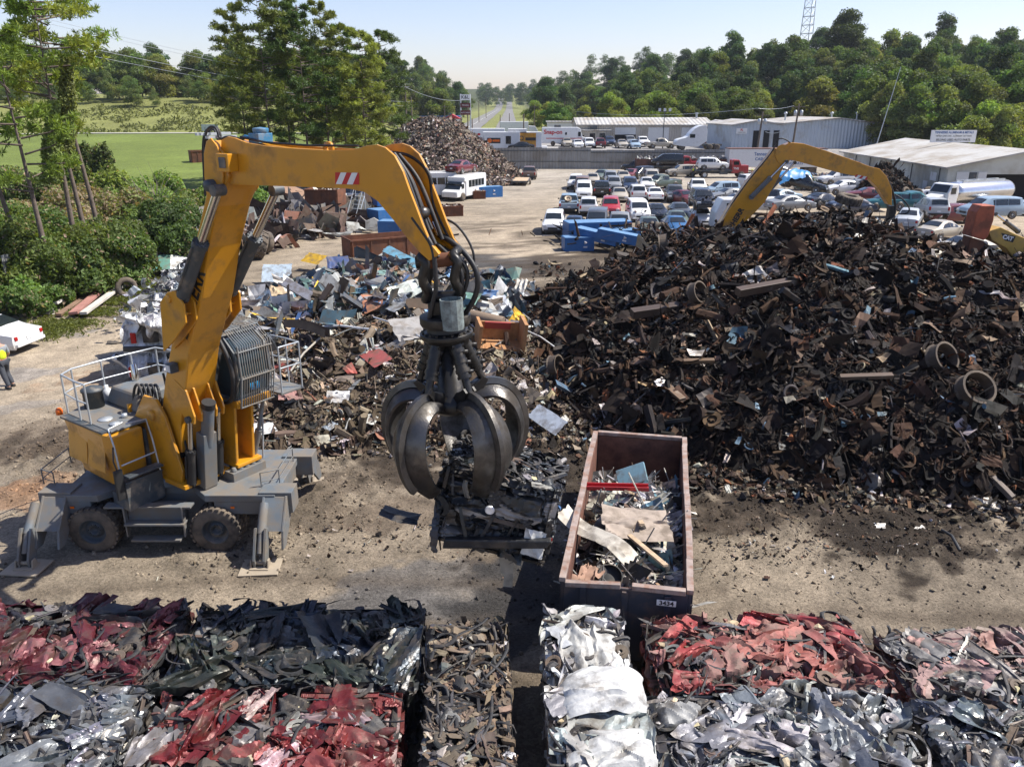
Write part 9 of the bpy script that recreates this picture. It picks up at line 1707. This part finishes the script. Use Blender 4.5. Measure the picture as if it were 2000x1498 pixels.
# ------------------------------------------------------------------ people
M['vest'] = mat('hi_vis_vest', (.55, .65, .02), .7, vary=.05); M['ovest'] = mat('orange_glove_cloth', (.6, .17, .03), .7, vary=.05); M['jeans'] = mat('dark_trousers', (.045, .05, .06), .9, vary=.15); M['shirt'] = mat('grey_shirt', (.25, .27, .28), .9, vary=.1)
def person(label, loc, rz, vest, pose=0, group=None):
    T = thing('person', label, 'person', loc, rz, group)
    me = bpy.data.meshes.new('body'); br = .25 if pose else 0
    hp_ = [(0, 0, .95), (0, .02, 1.2), (0, .03, 1.42), (0, .04, 1.53), (0, .06, 1.66), (0, .05, 1.76),
           (.11, 0, .9), (.13, .06 + br * .4, .5), (.13, br * -.5, .1), (.13, .14 - br * .5, .04), (-.11, 0, .9), (-.13, -.02 - br * .5, .5), (-.13, -.1 - br, .1), (-.13, .04 - br, .04),
           (.19, .02, 1.42), (.27, .02, 1.15), (.25, .20, .98), (.24, .27, .93), (-.19, .02, 1.42), (-.27, .0, 1.15), (-.24, .18, .98), (-.23, .25, .93)]
    ed = [(0, 1), (1, 2), (2, 3), (3, 4), (4, 5), (0, 6), (6, 7), (7, 8), (8, 9), (0, 10), (10, 11), (11, 12), (12, 13), (2, 14), (14, 15), (15, 16), (16, 17), (2, 18), (18, 19), (19, 20), (20, 21)]
    rad = [.15, .145, .14, .06, .10, .085, .1, .075, .05, .045, .1, .075, .05, .045, .075, .05, .04, .042, .075, .05, .04, .042]
    me.from_pydata(hp_, ed, []); o = bpy.data.objects.new('body', me); COL.objects.link(o); o.parent = T; sk_ = o.modifiers.new('skin', 'SKIN'); sv_ = me.skin_vertices[0].data
    for i, r_ in enumerate(rad): sv_[i].radius = (r_, r_ * (.75 if i in (0, 1, 2) else 1))
    sv_[0].use_root = True; s_ = o.modifiers.new('sub', 'SUBSURF'); s_.levels = 2; s_.render_levels = 2; me.materials.append(M['skin'])
    def part(name, ids, grow, m):                # clothes follow the body: same joints, a little wider
        mp = {k: i for i, k in enumerate(ids)}; e = [(mp[a], mp[b]) for a, b in ed if a in mp and b in mp]; mm = bpy.data.meshes.new(name); mm.from_pydata([hp_[k] for k in ids], e, []); q = bpy.data.objects.new(name, mm); COL.objects.link(q); q.parent = T; q.modifiers.new('skin', 'SKIN'); sv = mm.skin_vertices[0].data
        for k, i in mp.items(): r_ = rad[k] + grow; sv[i].radius = (r_, r_ * (.8 if k in (0, 1, 2) else 1))
        sv[0].use_root = True; z = q.modifiers.new('sub', 'SUBSURF'); z.levels = 2; z.render_levels = 2; mm.materials.append(m); return q
    part('trousers', [0, 6, 7, 8, 10, 11, 12], .022, M['jeans']); part('shirt', [0, 1, 2, 14, 15, 18, 19], .012, M['shirt']); part('safety_vest', [0, 1, 2], .035, vest)
    mb = MB(); mb.lathe([(.108, 0), (.11, .03), (.10, .08), (.06, .12), (0, .13)], (0, .06, 1.73), 'z', 14); mb.box((0, .14, 1.74), (.15, .12, .015)); mb.build('cap', M['vest'] if pose == 2 else M['shirt'], T)
    mb = MB()
    for s in (-.045, .045): mb.lathe([(0, 0), (.012, 0), (0, .01)], (s, .155, 1.70), 'y', 8)
    mb.box((0, .165, 1.665), (.025, .03, .04)); mb.box((0, .15, 1.62), (.05, .012, .01)); mb.build('face', M['skin'], T)
    for s, k, y in ((.13, 9, .02 - br * .5), (-.13, 13, -.08 - br)): mb = MB(); mb.box((s, y + .06, .05), (.11, .29, .1)); mb.build('boot', M['black'], T, bevel=.03)
    for hx, hy, hz in ((.24, .27, .93), (-.23, .25, .93)):
        mb = MB()
        for f_ in range(4): mb.tube([(hx - .03 + f_ * .02, hy + .02, hz - .02), (hx - .03 + f_ * .02, hy + .065, hz - .05), (hx - .03 + f_ * .02, hy + .06, hz - .09 + .005 * abs(f_ - 1))], .009, 5)
        mb.tube([(hx + (.035 if hx < 0 else -.035), hy, hz), (hx + (.05 if hx < 0 else -.05), hy + .04, hz - .03)], .011, 5); mb.build('fingers', M['skin'], T)
    return T
p = gp(10, 757, 0); PS = person('worker in a yellow vest and dark trousers walking at the left edge', (p.x + .12, p.y, .03), R(60), M['vest'], 1); PS.scale = (1.12,) * 3
p = hp_p = gp(18, 700, 0); mb = MB(); v, f = crumple(10, 10, 4, .3, .05, 91); mb.add(v * .45, f, (.5, .15, .04, .9)); o = mb.build('orange_jacket', M['trash']); o.location = (PS.location.x - .1, PS.location.y - .25, .98); o.rotation_euler = (R(70), 0, R(30)); tag(o, 'folded orange jacket carried by the worker at the left edge', 'jacket')
p = gp(1351, 347, 0); person('worker in a yellow shirt standing in front of the tan suv', (p.x, p.y - .6, 0), R(180), M['vest']); p = gp(1466, 358, 0); person('worker in a green vest carrying a load left of the yellow boom', (p.x, p.y, 0), R(200), M['vest'], 2); p = gp(1583, 374, 0); person('worker in yellow behind the blue tarpaulin', (p.x, p.y, 0), R(150), M['vest'], 2)
# ================================================================== thin summer haze
hz = bpy.data.materials.new('summer_haze'); hz.use_nodes = True; nt = hz.node_tree; nt.nodes.clear(); ho_ = nt.nodes.new('ShaderNodeOutputMaterial'); pv = nt.nodes.new('ShaderNodeVolumePrincipled'); pv.inputs['Color'].default_value = (.82, .88, 1, 1); pv.inputs['Density'].default_value = .00011; pv.inputs['Anisotropy'].default_value = .2; nt.links.new(pv.outputs[0], ho_.inputs['Volume'])
mb = MB(); mb.box((0, 800, 34), (5200, 2000, 74)); o = mb.build('haze', hz); tag(o, 'thin pale haze over the yard and the far hills', kind='stuff')
